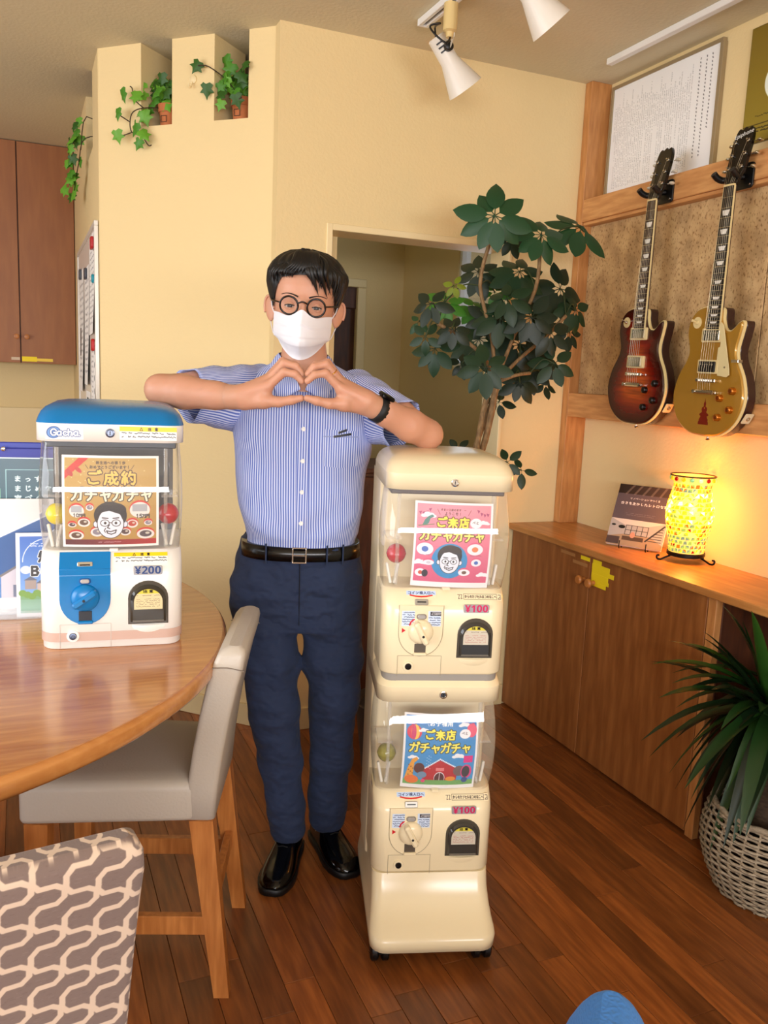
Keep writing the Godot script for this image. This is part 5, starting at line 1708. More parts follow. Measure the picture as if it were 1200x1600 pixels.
	for q in [[-0.108, 0.004, -0.108, 0.056], [-0.108, 0.056, -0.004, 0.056], [-0.004, 0.056, -0.004, 0.004]]:
		tube(s, [Vector3(q[0], y0 + q[1], 0.1664), Vector3(q[2], y0 + q[3], 0.1664)], 0.0006, 4)
	obj("cash_door_seam", s, sm, body)
	s = begin()
	lathe(s, [Vector2(0.0135, 0), Vector2(0.0125, 0.003), Vector2(0.008, 0.0035), Vector2(0.0075, 0.002), Vector2(0, 0.002)], 22, Transform3D(Basis(Vector3.RIGHT, PI / 2), Vector3(-0.082, y0 + 0.03, 0.1655)))
	var boss := obj("lock_boss", s, shell_m, body)
	s = begin()
	lathe(s, [Vector2(0.0078, 0), Vector2(0.0072, 0.005), Vector2(0.0045, 0.0052), Vector2(0.004, 0.003), Vector2(0, 0.003)], 18, Transform3D(Basis(Vector3.RIGHT, PI / 2), Vector3(-0.082, y0 + 0.03, 0.1665)))
	obj("lock", s, plain(Color(0.35, 0.38, 0.45), 0.25, 0.8) if table else plain(Color(0.16, 0.14, 0.13), 0.3, 0.6), boss)
	# price plate with raised figures
	s = begin()
	prism(s, rounded(0.061, 0.020, 0.003, 3), 0, 0.003, 0.0008, front(0.074, y0 + 0.172, 0.1640), true)
	var pl := obj("price_plate", s, plain(Color(0.66, 0.66, 0.67), 0.35, 0.3), body)
	var tx := MeshInstance3D.new()
	tx.name = "price_figures"
	tx.mesh = lettering(price, 0.0172, 0.0008)
	tx.material_override = plain(price_c, 0.4)
	tx.transform = front(0.074, y0 + 0.172, 0.1675) * Transform3D(Basis.from_scale(Vector3(1.06, 0.96, 1)), Vector3(0, 0.0003, 0))
	pl.add_child(tx)
	# delivery hatch: grey arched frame, smoked flap with a notice, scooped lip
	var hx := 0.0745
	var arch := func(w: float, top: float, bottom: float) -> PackedVector2Array:
		var p := PackedVector2Array()
		p.append(Vector2(-w, bottom))
		p.append(Vector2(w, bottom))
		for i in 15:
			var a := PI * i / 14.0
			p.append(Vector2(cos(a) * w, top - w * 0.92 + sin(a) * w * 0.92))
		return p
	s = begin()
	prism(s, arch.call(0.0425, 0.149, 0.052), 0, 0.004, 0.0015, front(hx, y0, 0.1645), true)
	var hatch := obj("hatch_frame", s, plain(Color(0.30, 0.28, 0.24), 0.25), body)
	s = begin()
	prism(s, arch.call(0.0375, 0.141, 0.058), 0, 0.010, 0.005, front(hx, y0, 0.1655), true)
	obj("hatch_flap", s, plain(Color(0.22, 0.21, 0.18) if table else Color(0.24, 0.23, 0.21), 0.08), hatch)
	s = begin()
	var nb := Board.new(96, 100, Color(0.86, 0.80, 0.62) if table else Color(0.80, 0.77, 0.70))
	nb.rect(0, 0, 96, 22, Color(0.85, 0.80, 0.30))
	letters(nb, "注意", 30, 3, 15, 20, 1.2, Color(0.15, 0.13, 0.1))
	fine_print(nb, 10, 30, 88, 34, 7, Color(0.35, 0.3, 0.25), 3, 0.8)
	fine_print(nb, 8, 48, 88, 92, 9, Color(0.45, 0.38, 0.32) if table else Color(0.7, 0.35, 0.35), 4, 0.8)
	prism(s, arch.call(0.030, 0.132, 0.087), 0, 0.0004, 0.0, front(hx, y0, 0.1757), false, Rect2(-0.030, 0.087, 0.060, 0.045))
	obj("hatch_notice", s, print_mat(nb, 0.25), hatch)
	s = begin()
	box(s, Vector3(hx - 0.033, y0 + 0.059, 0.1745), Vector3(hx + 0.033, y0 + 0.063, 0.1775), 0.001)
	obj("hatch_handle", s, plain(Color(0.42, 0.40, 0.36), 0.3), hatch)
	s = begin()
	s.set_smooth_group(0)
	var lip := []
	for j in 5:
		var row := PackedVector3Array()
		for i in 17:
			var a := PI + PI * i / 16.0
			var q := j / 4.0
			row.append(Vector3(hx + cos(a) * 0.037 * q, y0 + 0.050 + sin(a) * 0.019 * q, 0.1655 + 0.006 * (1.0 - q * q)))
		lip.append(row)
	loft(s, lip, false, false, false)
	obj("hatch_lip", s, shell_m, body)
	# window-foot tab, lid lock, labels
	s = begin()
	lathe(s, [Vector2(0.0098, 0), Vector2(0.0092, 0.003), Vector2(0.0068, 0.0036), Vector2(0.006, 0.0026), Vector2(0, 0.0026)], 22, Transform3D(Basis(Vector3.RIGHT, PI / 2), Vector3(-0.002 if table else 0.006, y0 + 0.469, 0.1668)))
	var lk := obj("lid_lock", s, plain(Color(0.45, 0.48, 0.55), 0.25, 0.8) if table else M.chrome, rim)
	s = begin()
	box(s, Vector3(-0.001 + (-0.002 if table else 0.006), y0 + 0.465, 0.1692), Vector3(0.001 + (-0.002 if table else 0.006), y0 + 0.473, 0.1698))
	obj("keyhole", s, M.black, rim)
	if table:
		var lb := Board.new(200, 46, Color(0.94, 0.94, 0.92))
		lb.rect(0, 0, 200, 16, Color(0.93, 0.80, 0.10))
		lb.line(70, 13, 75, 3, 0.8, Color(0.15, 0.12, 0.1)); lb.line(75, 3, 80, 13, 0.8, Color(0.15, 0.12, 0.1)); lb.line(70, 13, 80, 13, 0.8, Color(0.15, 0.12, 0.1))
		letters(lb, "注意", 98, 2, 12, 24, 1.0, Color(0.15, 0.12, 0.1))
		fine_print(lb, 8, 20, 194, 44, 12, Color(0.2, 0.2, 0.2), 12, 1.3)
		s = begin()
		quad_uv(s, Vector3(0.017, y0 + 0.4555, 0.1673), Vector3(0.134, y0 + 0.4555, 0.1673), Vector3(0.134, y0 + 0.4835, 0.1673), Vector3(0.017, y0 + 0.4835, 0.1673))
		obj("warning_label", s, print_mat(lb, 0.4), rim)
		s = begin()
		quad_uv(s, Vector3(0.003, y0 + 0.1855, 0.1562), Vector3(0.116, y0 + 0.1855, 0.1562), Vector3(0.116, y0 + 0.2065, 0.1385), Vector3(0.003, y0 + 0.2065, 0.1385))
		obj("warning_label", s, print_mat(lb, 0.4), body)
		var gb := Board.new(240, 92, Color(0.94, 0.93, 0.90))
		gb.oval(52, 46, 46, 40, Color(0.10, 0.27, 0.55), -0.25)
		gb.oval(52, 46, 40, 34, Color(0.35, 0.55, 0.80), -0.25)
		letters(gb, "Gacha.", 24, 20, 52, 35, 4.6, Color(0.97, 0.97, 0.97), 9.0, Color(0.10, 0.25, 0.52), 1.0)
		s = begin()
		quad_uv(s, Vector3(-0.129, y0 + 0.4545, 0.1673), Vector3(-0.055, y0 + 0.4545, 0.1673), Vector3(-0.055, y0 + 0.483, 0.1673), Vector3(-0.129, y0 + 0.483, 0.1673))
		obj("word_mark", s, print_mat(gb, 0.3), rim)
	else:
		var cr := Color(0.93, 0.87, 0.72)
		var cb := Board.new(140, 40, cr)
		cb.rect(2, 4, 138, 26, Color(0.72, 0.80, 0.92))
		letters(cb, "コイン投入ロへ", 8, 6, 17, 18, 1.1, Color(0.12, 0.15, 0.3))
		cb.path([Vector2(20, 27), Vector2(45, 33), Vector2(70, 35), Vector2(95, 33), Vector2(120, 27)], 3.5, Color(0.80, 0.08, 0.08))
		s = begin()
		quad_uv(s, Vector3(px - 0.036, y0 + 0.193, 0.1502), Vector3(px + 0.036, y0 + 0.193, 0.1502), Vector3(px + 0.036, y0 + 0.208, 0.1376), Vector3(px - 0.036, y0 + 0.208, 0.1376))
		obj("coin_label", s, print_mat(cb, 0.4), body)
		cb = Board.new(230, 34, cr)
		cb.rect(36, 3, 208, 31, Color(0.30, 0.26, 0.2))
		cb.rect(38, 5, 206, 29, cr)
		letters(cb, "からのカプセルはコのはこへ", 42, 8, 17, 12.6, 1.1, Color(0.2, 0.17, 0.15), 0.0, Color.BLACK, 0.72)
		for k in 2:
			cb.path([Vector2(6 + k * 14, 8), Vector2(16 + k * 12, 8), Vector2(10 + k * 14, 28), Vector2(18 + k * 12, 26)], 1.2, Color(0.25, 0.2, 0.18))
		cb.path([Vector2(214, 8), Vector2(226, 8), Vector2(226, 28), Vector2(214, 28), Vector2(222, 18)], 1.3, Color(0.25, 0.2, 0.18))
		s = begin()
		quad_uv(s, Vector3(0.028, y0 + 0.1895, 0.1531), Vector3(0.136, y0 + 0.1895, 0.1531), Vector3(0.136, y0 + 0.2035, 0.1413), Vector3(0.028, y0 + 0.2035, 0.1413))
		obj("tray_label", s, print_mat(cb, 0.4), body)
		for sg in [-1, 1]:
			var ib := Board.new(90, 110, cr)
			ib.rect(2, 2, 88, 108, Color(0.80, 0.86, 0.94))
			if sg < 0:
				fine_print(ib, 8, 10, 84, 100, 16, Color(0.2, 0.25, 0.4), 40, 2.0)
				ib.path([Vector2(84, 62), Vector2(66, 76), Vector2(56, 100)], 5, Color(0.78, 0.05, 0.10))
			else:
				ib.rect(16, 6, 88, 34, Color(0.22, 0.20, 0.22))
				fine_print(ib, 24, 12, 84, 30, 11, Color(0.8, 0.8, 0.8), 44, 2.2)
				fine_print(ib, 8, 46, 84, 100, 16, Color(0.2, 0.25, 0.4), 41, 2.0)
			s = begin()
			quad_uv(s, Vector3(px + sg * 0.031 - 0.016, y0 + 0.128, zp + 0.0003), Vector3(px + sg * 0.031 + 0.016, y0 + 0.128, zp + 0.0003), Vector3(px + sg * 0.031 + 0.016, y0 + 0.166, zp + 0.0003), Vector3(px + sg * 0.031 - 0.016, y0 + 0.166, zp + 0.0003))
			obj("instruction_label", s, print_mat(ib, 0.4), panel)
		s = begin()
		prism(s, PackedVector2Array([Vector2(px - 0.045, y0 + 0.112), Vector2(px - 0.036, y0 + 0.118), Vector2(px - 0.045, y0 + 0.124)]), zp - 0.0002, zp + 0.0004)
		obj("red_arrow", s, plain(Color(0.78, 0.05, 0.10), 0.5), panel)
	s = begin()
	box(s, Vector3(-0.006, y0 + 0.2115, 0.137), Vector3(0.012, y0 + 0.217, 0.151), 0.001)
	obj("window_tab", s, shell_m, parent)

# sheets standing inside the windows, and the capsules
func face(b: Board, cx: float, cy: float, k: float) -> void:   # line drawing of a smiling man with round glasses
	var ink := Color(0.10, 0.08, 0.08)
	b.oval(cx - 46 * k, cy + 8 * k, 9 * k, 12 * k, ink); b.oval(cx + 46 * k, cy + 8 * k, 9 * k, 12 * k, ink)
	b.oval(cx - 46 * k, cy + 8 * k, 7.5 * k, 10 * k, Color(0.88, 0.90, 0.95)); b.oval(cx + 46 * k, cy + 8 * k, 7.5 * k, 10 * k, Color(0.88, 0.90, 0.95))
	b.oval(cx, cy - 22 * k, 52 * k, 46 * k, ink)
	b.oval(cx + 14 * k, cy - 40 * k, 36 * k, 24 * k, ink)
	b.oval(cx, cy + 6 * k, 43 * k, 52 * k, ink)
	b.oval(cx, cy + 6 * k, 41 * k, 50 * k, Color(0.90, 0.92, 0.96))
	b.poly([Vector2(cx - 47 * k, cy - 2 * k), Vector2(cx - 40 * k, cy - 6 * k), Vector2(cx - 30 * k, cy - 32 * k), Vector2(cx - 4 * k, cy - 38 * k), Vector2(cx + 30 * k, cy - 26 * k), Vector2(cx + 41 * k, cy - 2 * k), Vector2(cx + 47 * k, cy + 2 * k), Vector2(cx + 50 * k, cy - 30 * k), Vector2(cx + 20 * k, cy - 56 * k), Vector2(cx - 30 * k, cy - 50 * k), Vector2(cx - 52 * k, cy - 28 * k)], ink)
	for sg in [-1, 1]:
		b.oval(cx + sg * 18 * k, cy + 4 * k, 14.5 * k, 12 * k, ink)
		b.oval(cx + sg * 18 * k, cy + 4 * k, 12.5 * k, 10 * k, Color(0.92, 0.94, 0.97))
		b.oval(cx + sg * 17 * k, cy + 4 * k, 4 * k, 4.5 * k, ink)
		b.line(cx + sg * 8 * k, cy - 12 * k, cx + sg * 26 * k, cy - 14 * k, 1.6 * k, ink)
	b.line(cx - 4 * k, cy + 3 * k, cx + 4 * k, cy + 3 * k, 1.2 * k, ink)
	b.path([Vector2(cx - 4 * k, cy + 10 * k), Vector2(cx - 10 * k, cy + 20 * k), Vector2(cx - 3 * k, cy + 23 * k)], 1.5 * k, ink)
	b.path([Vector2(cx - 16 * k, cy + 22 * k), Vector2(cx - 20 * k, cy + 30 * k), Vector2(cx - 17 * k, cy + 36 * k)], 1.2 * k, ink)
	b.path([Vector2(cx - 13 * k, cy + 31 * k), Vector2(cx, cy + 34 * k), Vector2(cx + 18 * k, cy + 28 * k), Vector2(cx + 15 * k, cy + 38 * k), Vector2(cx + 2 * k, cy + 43 * k), Vector2(cx - 10 * k, cy + 39 * k), Vector2(cx - 13 * k, cy + 31 * k)], 1.5 * k, ink)

func bunting(b: Board, x0: float, x1: float, y: float, c: Color) -> void:
	for i in 4:
		var x := lerpf(x0, x1, i / 4.0)
		var yy := y + 10.0 * sin(PI * (i + 0.5) / 4.0) + (4 - i) * 4.0 * (1.0 if x0 < x1 else 1.0)
		b.poly([Vector2(x, yy), Vector2(lerpf(x0, x1, (i + 1) / 4.0), yy - 3), Vector2(lerpf(x0, x1, (i + 0.5) / 4.0), yy + 11)], c)

func cloud(b: Board, x: float, y: float, k: float) -> void:
	for e in [[-16, 3, 10, 6], [-4, -2, 12, 9], [10, 0, 12, 8], [20, 4, 9, 5]]:
		b.oval(x + e[0] * k, y + e[1] * k, e[2] * k, e[3] * k, Color(0.94, 0.95, 0.97))

func machine_contents() -> void:
	var t_at := Transform3D(Basis(Vector3.UP, deg_to_rad(-6.5)), Vector3(0.186, 0.7875, -2.0265))
	var w_at := Transform3D(Basis(Vector3.UP, deg_to_rad(-17.0)), Vector3(0.947, 0, -1.865))
	# 1: gold sheet
	var b := Board.new(300, 300, Color(0.95, 0.95, 0.93))
	b.fade(8, 8, 292, 292, Color(0.74, 0.60, 0.30), Color(0.70, 0.55, 0.26))
	for i in 40:
		b.oval(rng.randf() * 280 + 10, rng.randf() * 150 + 10, 1.5, 1.5, Color(0.93, 0.85, 0.62))
	b.poly([Vector2(8, 50), Vector2(52, 8), Vector2(82, 8), Vector2(8, 76)], Color(0.78, 0.12, 0.10))
	b.oval(40, 32, 16, 9, Color(0.82, 0.14, 0.12), -0.6); b.oval(24, 56, 13, 7, Color(0.70, 0.08, 0.08), 0.9); b.oval(50, 46, 13, 6, Color(0.72, 0.08, 0.08), 0.7)
	letters(b, "新生活への第1歩", 104, 17, 11, 11.5, 0.8, Color(0.25, 0.16, 0.06))
	letters(b, "おめでとうございます！", 84, 31, 11, 11.5, 0.9, Color(0.25, 0.16, 0.06))
	b.line(72, 30, 80, 42, 0.8, Color(0.3, 0.2, 0.1)); b.line(222, 30, 214, 42, 0.8, Color(0.3, 0.2, 0.1))
	letters(b, "ご成約", 72, 46, 50, 54, 3.6, Color(0.93, 0.75, 0.33), 6.6, Color(0.22, 0.12, 0.05), 0.98)
	letters(b, "ガチャガチャ", 26, 104, 42, 42.5, 3.4, Color(0.95, 0.92, 0.80), 6.0, Color(0.16, 0.12, 0.10), 0.96)
	for e in [[44, 176, 24, 24, 0], [84, 164, 13, 13, 1], [66, 214, 20, 17, 2], [30, 222, 14, 11, 3], [106, 246, 21, 18, 1], [42, 258, 24, 18, 2], [240, 172, 33, 29, 0], [216, 218, 19, 17, 4], [266, 216, 14, 12, 1], [194, 246, 18, 15, 3], [258, 254, 29, 20, 5]]:
		b.oval(e[0], e[1], e[2], e[3], Color(0.80, 0.16, 0.12))
		b.oval(e[0], e[1] + 3, e[2] - 1, e[3] - 3, Color(0.90, 0.89, 0.86))
		var c: Color = [Color(0.66, 0.68, 0.70), Color(0.52, 0.50, 0.55), Color(0.35, 0.24, 0.18), Color(0.28, 0.2, 0.22), Color(0.72, 0.22, 0.14), Color(0.30, 0.27, 0.3)][e[4]]
		if e[4] == 0:
			b.rect(e[0] - e[2] * 0.7, e[1] - e[3] * 0.55, e[0] + e[2] * 0.7, e[1] + e[3] * 0.3, c)
		else:
			b.oval(e[0], e[1] + 2, e[2] * 0.66, e[3] * 0.55, c)
			b.oval(e[0] + e[2] * 0.2, e[1], e[2] * 0.25, e[3] * 0.2, Color(0.8, 0.78, 0.72))
	letters(b, "10万円", 30, 186, 13, 9.5, 1.0, Color(0.1, 0.08, 0.08))
	letters(b, "15万円", 224, 188, 15, 11, 1.2, Color(0.1, 0.08, 0.08))
	b.fade(8, 274, 292, 292, Color(0.33, 0.10, 0.14), Color(0.70, 0.10, 0.12), true)
	fine_print(b, 110, 282, 180, 284, 6, Color(0.9, 0.8, 0.8), 50, 0.7)
	face(b, 148, 214, 0.98)
	notice(t_at, -0.002, 0.219, 0.199, 0.199, 0.0, b, "gold congratulation sheet with a drawn face inside the white machine's window")
	# 2: pink sheet
	b = Board.new(288, 316, Color(0.94, 0.93, 0.94))
	b.rect(8, 8, 280, 296, Color(0.88, 0.46, 0.56))
	b.fade(8, 8, 280, 296, Color(0.91, 0.55, 0.62), Color(0.83, 0.36, 0.50))
	bunting(b, 14, 60, 18, Color(0.62, 0.20, 0.42)); bunting(b, 274, 226, 18, Color(0.62, 0.20, 0.42))
	letters(b, "すまい工店のますやー", 92, 22, 9, 9.4, 0.7, Color(0.35, 0.12, 0.16))
	letters(b, "ようこそ！", 106, 34, 12, 13, 0.9, Color(0.35, 0.12, 0.16))
	b.line(80, 26, 90, 44, 0.9, Color(0.5, 0.2, 0.25)); b.line(204, 26, 194, 44, 0.9, Color(0.5, 0.2, 0.25))
	cloud(b, 48, 48, 1.0); cloud(b, 254, 70, 0.8); cloud(b, 26, 222, 1.0); cloud(b, 262, 264, 0.9)
	b.poly([Vector2(28, 84), Vector2(36, 66), Vector2(50, 52), Vector2(62, 46), Vector2(70, 52), Vector2(56, 60), Vector2(50, 78), Vector2(38, 86)], Color(0.22, 0.48, 0.45))
	b.line(14, 88, 70, 80, 1.5, Color(0.35, 0.45, 0.3))
	b.oval(224, 72, 22, 18, Color(0.96, 0.95, 0.96)); letters(b, "ベと", 210, 64, 12, 13, 0.8, Color(0.3, 0.25, 0.3))
	letters(b, "ご来店", 76, 52, 40, 42, 3.4, Color(0.98, 0.88, 0.20), 6.4, Color(0.34, 0.17, 0.05))
	letters(b, "ガチャガチャ", 20, 100, 40, 40, 3.4, Color(0.98, 0.92, 0.45), 6.4, Color(0.34, 0.17, 0.05), 0.98)
	b.oval(134, 214, 66, 66, Color(0.18, 0.55, 0.78))
	for e in [[42, 172, 30, 26, 0], [226, 168, 30, 24, 1], [58, 222, 20, 13, 2], [234, 218, 19, 17, 0], [32, 262, 20, 18, 3], [192, 256, 22, 16, 4]]:
		b.oval(e[0], e[1] - 3, e[2], e[3], Color(0.85, 0.35, 0.5))
		b.oval(e[0], e[1], e[2], e[3] - 3, Color(0.92, 0.93, 0.96))
		var c: Color = [Color(0.25, 0.42, 0.75), Color(0.88, 0.50, 0.30), Color(0.8, 0.8, 0.84), Color(0.80, 0.32, 0.22), Color(0.45, 0.34, 0.28)][e[4]]
		b.oval(e[0], e[1], e[2] * 0.4, e[3] * 0.4, c)
	b.oval(48, 264, 11, 14, Color(0.15, 0.14, 0.2))
	fine_print(b, 26, 192, 60, 196, 5, Color(0.2, 0.15, 0.3), 60); fine_print(b, 210, 190, 250, 194, 5, Color(0.3, 0.15, 0.25), 61)
	face(b, 134, 212, 0.86)
	notice(w_at, 0.012, 0.911, 0.186, 0.203, -0.02, b, "pink welcome sheet with a drawn face inside the tower's upper window")
	# 3: blue sheet for children
	b = Board.new(288, 300, Color(0.94, 0.94, 0.94))
	b.fade(8, 8, 280, 284, Color(0.14, 0.50, 0.78), Color(0.24, 0.60, 0.82))
	bunting(b, 14, 60, 16, Color(0.65, 0.25, 0.45)); bunting(b, 274, 226, 16, Color(0.65, 0.25, 0.45))
	letters(b, "お子様用", 96, 24, 22, 23, 1.7, Color(0.94, 0.96, 0.98))
	b.line(86, 28, 94, 46, 1.2, Color(0.8, 0.85, 0.95))
	b.oval(40, 70, 28, 28, Color(0.85, 0.14, 0.28)); b.oval(44, 70, 16, 28, Color(0.95, 0.75, 0.25)); b.oval(38, 70, 9, 28, Color(0.80, 0.14, 0.38))
	cloud(b, 76, 62, 0.8); cloud(b, 232, 40, 0.9); cloud(b, 40, 168, 0.8); cloud(b, 214, 160, 1.0)
	b.oval(262, 62, 20, 26, Color(0.90, 0.30, 0.45))
	b.oval(236, 74, 22, 18, Color(0.95, 0.95, 0.97)); letters(b, "ベと", 222, 66, 12, 13, 0.8, Color(0.3, 0.3, 0.35))
	letters(b, "ご来店", 78, 58, 40, 41, 3.2, Color(0.98, 0.92, 0.25), 6.0, Color(0.12, 0.18, 0.12))
	letters(b, "ガチャガチャ", 22, 108, 40, 40, 3.2, Color(0.98, 0.92, 0.35), 6.0, Color(0.10, 0.20, 0.10), 0.98)
	b.poly([Vector2(82, 262), Vector2(76, 220), Vector2(144, 176), Vector2(216, 214), Vector2(212, 262)], Color(0.72, 0.07, 0.12))
	for i in 14:
		var t := i / 13.0
		b.oval(lerpf(72, 144, t), lerpf(222, 172, t), 3, 3, Color(0.95, 0.95, 0.97)); b.oval(lerpf(144, 222, t), lerpf(172, 214, t), 3, 3, Color(0.95, 0.95, 0.97))
		b.oval(100 + 8 * sin(i * 2.1), 160 + i * 4, 1.5, 1.5, Color(0.85, 0.88, 0.95))
	b.oval(146, 252, 21, 26, Color(0.9, 0.9, 0.92)); b.oval(146, 254, 19, 24, Color(0.30, 0.06, 0.08)); b.line(146, 230, 146, 264, 1.5, Color(0.85, 0.8, 0.8))
	b.rect(130, 208, 162, 222, Color(0.88, 0.5, 0.5))
	b.rect(8, 262, 280, 284, Color(0.42, 0.66, 0.36))
	# plain animal shapes: a long-necked one, a maned one, two small ones, a grey one
	b.poly([Vector2(12, 262), Vector2(22, 214), Vector2(36, 176), Vector2(54, 166), Vector2(60, 176), Vector2(46, 190), Vector2(44, 240), Vector2(50, 262)], Color(0.90, 0.62, 0.18))
	for i in 9:
		b.oval(26 + (i % 3) * 8, 200 + i * 7, 2.6, 2.2, Color(0.5, 0.28, 0.08))
	b.oval(66, 212, 20, 22, Color(0.33, 0.12, 0.08)); b.oval(78, 240, 18, 14, Color(0.42, 0.55, 0.66)); b.oval(40, 262, 26, 18, Color(0.90, 0.45, 0.14)); b.oval(190, 256, 20, 10, Color(0.90, 0.55, 0.12)); b.oval(84, 266, 8, 8, Color(0.85, 0.25, 0.45))
	b.oval(222, 222, 24, 22, Color(0.42, 0.34, 0.34)); b.oval(250, 226, 22, 30, Color(0.85, 0.22, 0.5)); b.oval(248, 226, 16, 24, Color(0.16, 0.17, 0.2))
	b.rect(236, 160, 272, 188, Color(0.85, 0.12, 0.5)); b.oval(246, 262, 12, 12, Color(0.15, 0.3, 0.55))
	notice(w_at, 0.010, 0.401, 0.184, 0.192, -0.02, b, "blue children's sheet with a red barn inside the tower's lower window")
	# capsules
	capsule(t_at * Vector3(-0.116, 0.284, 0.088), Color(0.90, 0.80, 0.08), "yellow toy capsule behind the left end of the gold sheet")
	capsule(t_at * Vector3(0.119, 0.284, 0.090), Color(0.72, 0.03, 0.05), "red toy capsule behind the right end of the gold sheet")
	capsule(w_at * Vector3(-0.112, 0.980, 0.085), Color(0.72, 0.05, 0.12), "red toy capsule in the tower's upper window")
	capsule(w_at * Vector3(-0.113, 0.470, 0.08), Color(0.55, 0.52, 0.06), "olive yellow toy capsule in the tower's lower window")

func notice(at: Transform3D, x: float, y: float, w: float, h: float, tilt: float, b: Board, label: String) -> void:
	var o := obj("printed_sheet", null, print_mat(b, 0.5))
	var s := begin()
	sheet(s, 8, 10, func(u: float, v: float) -> Vector3:
		return Vector3((u - 0.5) * w, v * h, 0.128 + 0.020 * sin(PI * (0.12 + v * 0.8)) - 0.010 * pow((u - 0.5) * 2.0, 2.0)))
	o.mesh = done(s)
	o.transform = at * Transform3D(Basis(Vector3.BACK, tilt), Vector3(x, y, 0))
	tag(o, label, "sheet", "sheets in the machine windows")

func capsule(at: Vector3, c: Color, label: String) -> void:
	var o := thing("toy_capsule", label, "capsule", at, 0.7, "toy capsules")
	var r := 0.023
	var lo := [Vector2(0, -r)]
	var hi := [Vector2(r * 1.04, -0.001), Vector2(r * 1.04, 0.0015)]
	for i in range(1, 9):
		var a := PI / 2 * i / 8.0
		lo.append(Vector2(r * sin(a), -r * cos(a)))
		hi.append(Vector2(r * 1.0 * cos(a) , 0.0015 + r * sin(a)))
	var s := begin()
	lathe(s, lo, 24, Transform3D.IDENTITY, 1.2)
	obj("lower_half", s, plain(c, 0.2), o)
	s = begin()
	lathe(s, hi, 24)
	obj("upper_half", s, plain(c.lerp(Color.WHITE, 0.08), 0.15), o)

# ------------------------------------------------------------------ round table, brochures, chairs
const TY := 0.787

func build_table() -> void:
	var c := Vector3(-0.514, 0, -2.139)
	var R := 0.962
	var o := thing("round_table", "large round wooden table with a glossy top carrying the white machine", "table", c)
	# the top is glued up from wide boards
	var cuts := [-0.962, -0.70, -0.45, -0.22, 0.04, 0.27, 0.50, 0.74, 0.962]
	for i in cuts.size() - 1:
		var z0: float = cuts[i] + 0.0003
		var z1: float = cuts[i + 1] - 0.0003
		var poly := PackedVector2Array()
		for k in 25:
			var z := lerpf(z0, z1, k / 24.0)
			poly.append(Vector2(sqrt(maxf(0.0, R * R - z * z)), -z))
		for k in 25:
			var z := lerpf(z1, z0, k / 24.0)
			poly.append(Vector2(-sqrt(maxf(0.0, R * R - z * z)), -z))
		var s := begin()
		# outline in x,-z, extruded upward
		var pp := PackedVector2Array()
		for q in poly:
			if pp.is_empty() or q.distance_to(pp[-1]) > 0.001:
				pp.append(q)
		if pp[0].distance_to(pp[-1]) < 0.001:
			pp.remove_at(pp.size() - 1)
		prism(s, pp, TY - 0.038, TY, 0.0, Transform3D(Basis(Vector3.RIGHT, -PI / 2), Vector3.ZERO), false)
		var m: StandardMaterial3D = M.table_wood.duplicate()
		var k2: float = [1.0, 0.96, 1.03, 0.98, 1.04, 0.97, 1.02, 0.99][i]
		m.albedo_color = Color(k2, k2 * [1.0, 0.98, 1.0, 1.02, 1.0, 0.98, 1.0, 1.0][i], k2)
		m.uv1_offset = Vector3(i * 0.37, i * 0.61, i * 0.23)
		obj("top_board", s, m, o)
	# rounded edge band
	var s := begin()
	lathe(s, [Vector2(R - 0.002, TY - 0.0385), Vector2(R + 0.004, TY - 0.037), Vector2(R + 0.0075, TY - 0.031), Vector2(R + 0.0075, TY - 0.010), Vector2(R + 0.004, TY - 0.003), Vector2(R - 0.001, TY + 0.0002), Vector2(R - 0.003, TY + 0.0002)], 128, Transform3D.IDENTITY, 3.0)
	obj("edge_band", s, M.table_wood, o)
	s = begin()
	box(s, Vector3(-0.14, 0.05, -0.14), Vector3(0.14, TY - 0.09, 0.14), 0.01)
	obj("pedestal", s, M.leg_wood, o)
	s = begin()
	box(s, Vector3(-0.5, TY - 0.09, -0.05), Vector3(0.5, TY - 0.0385, 0.05), 0.004)
	obj("bearer", s, M.leg_wood, o)
	s = begin()
	box(s, Vector3(-0.05, TY - 0.09, -0.5), Vector3(0.05, TY - 0.0385, 0.5), 0.004)
	obj("bearer", s, M.leg_wood, o)
	for k in 4:
		s = begin()
		var d := Vector3(cos(PI / 4 + k * PI / 2), 0, sin(PI / 4 + k * PI / 2))
		bar(s, d * 0.1 + Vector3(0, 0.04, 0), d * 0.45 + Vector3(0, 0.03, 0), 0.08, 0.06, Vector3.UP, 0.006)
		obj("foot", s, M.leg_wood, o)
	brochures()

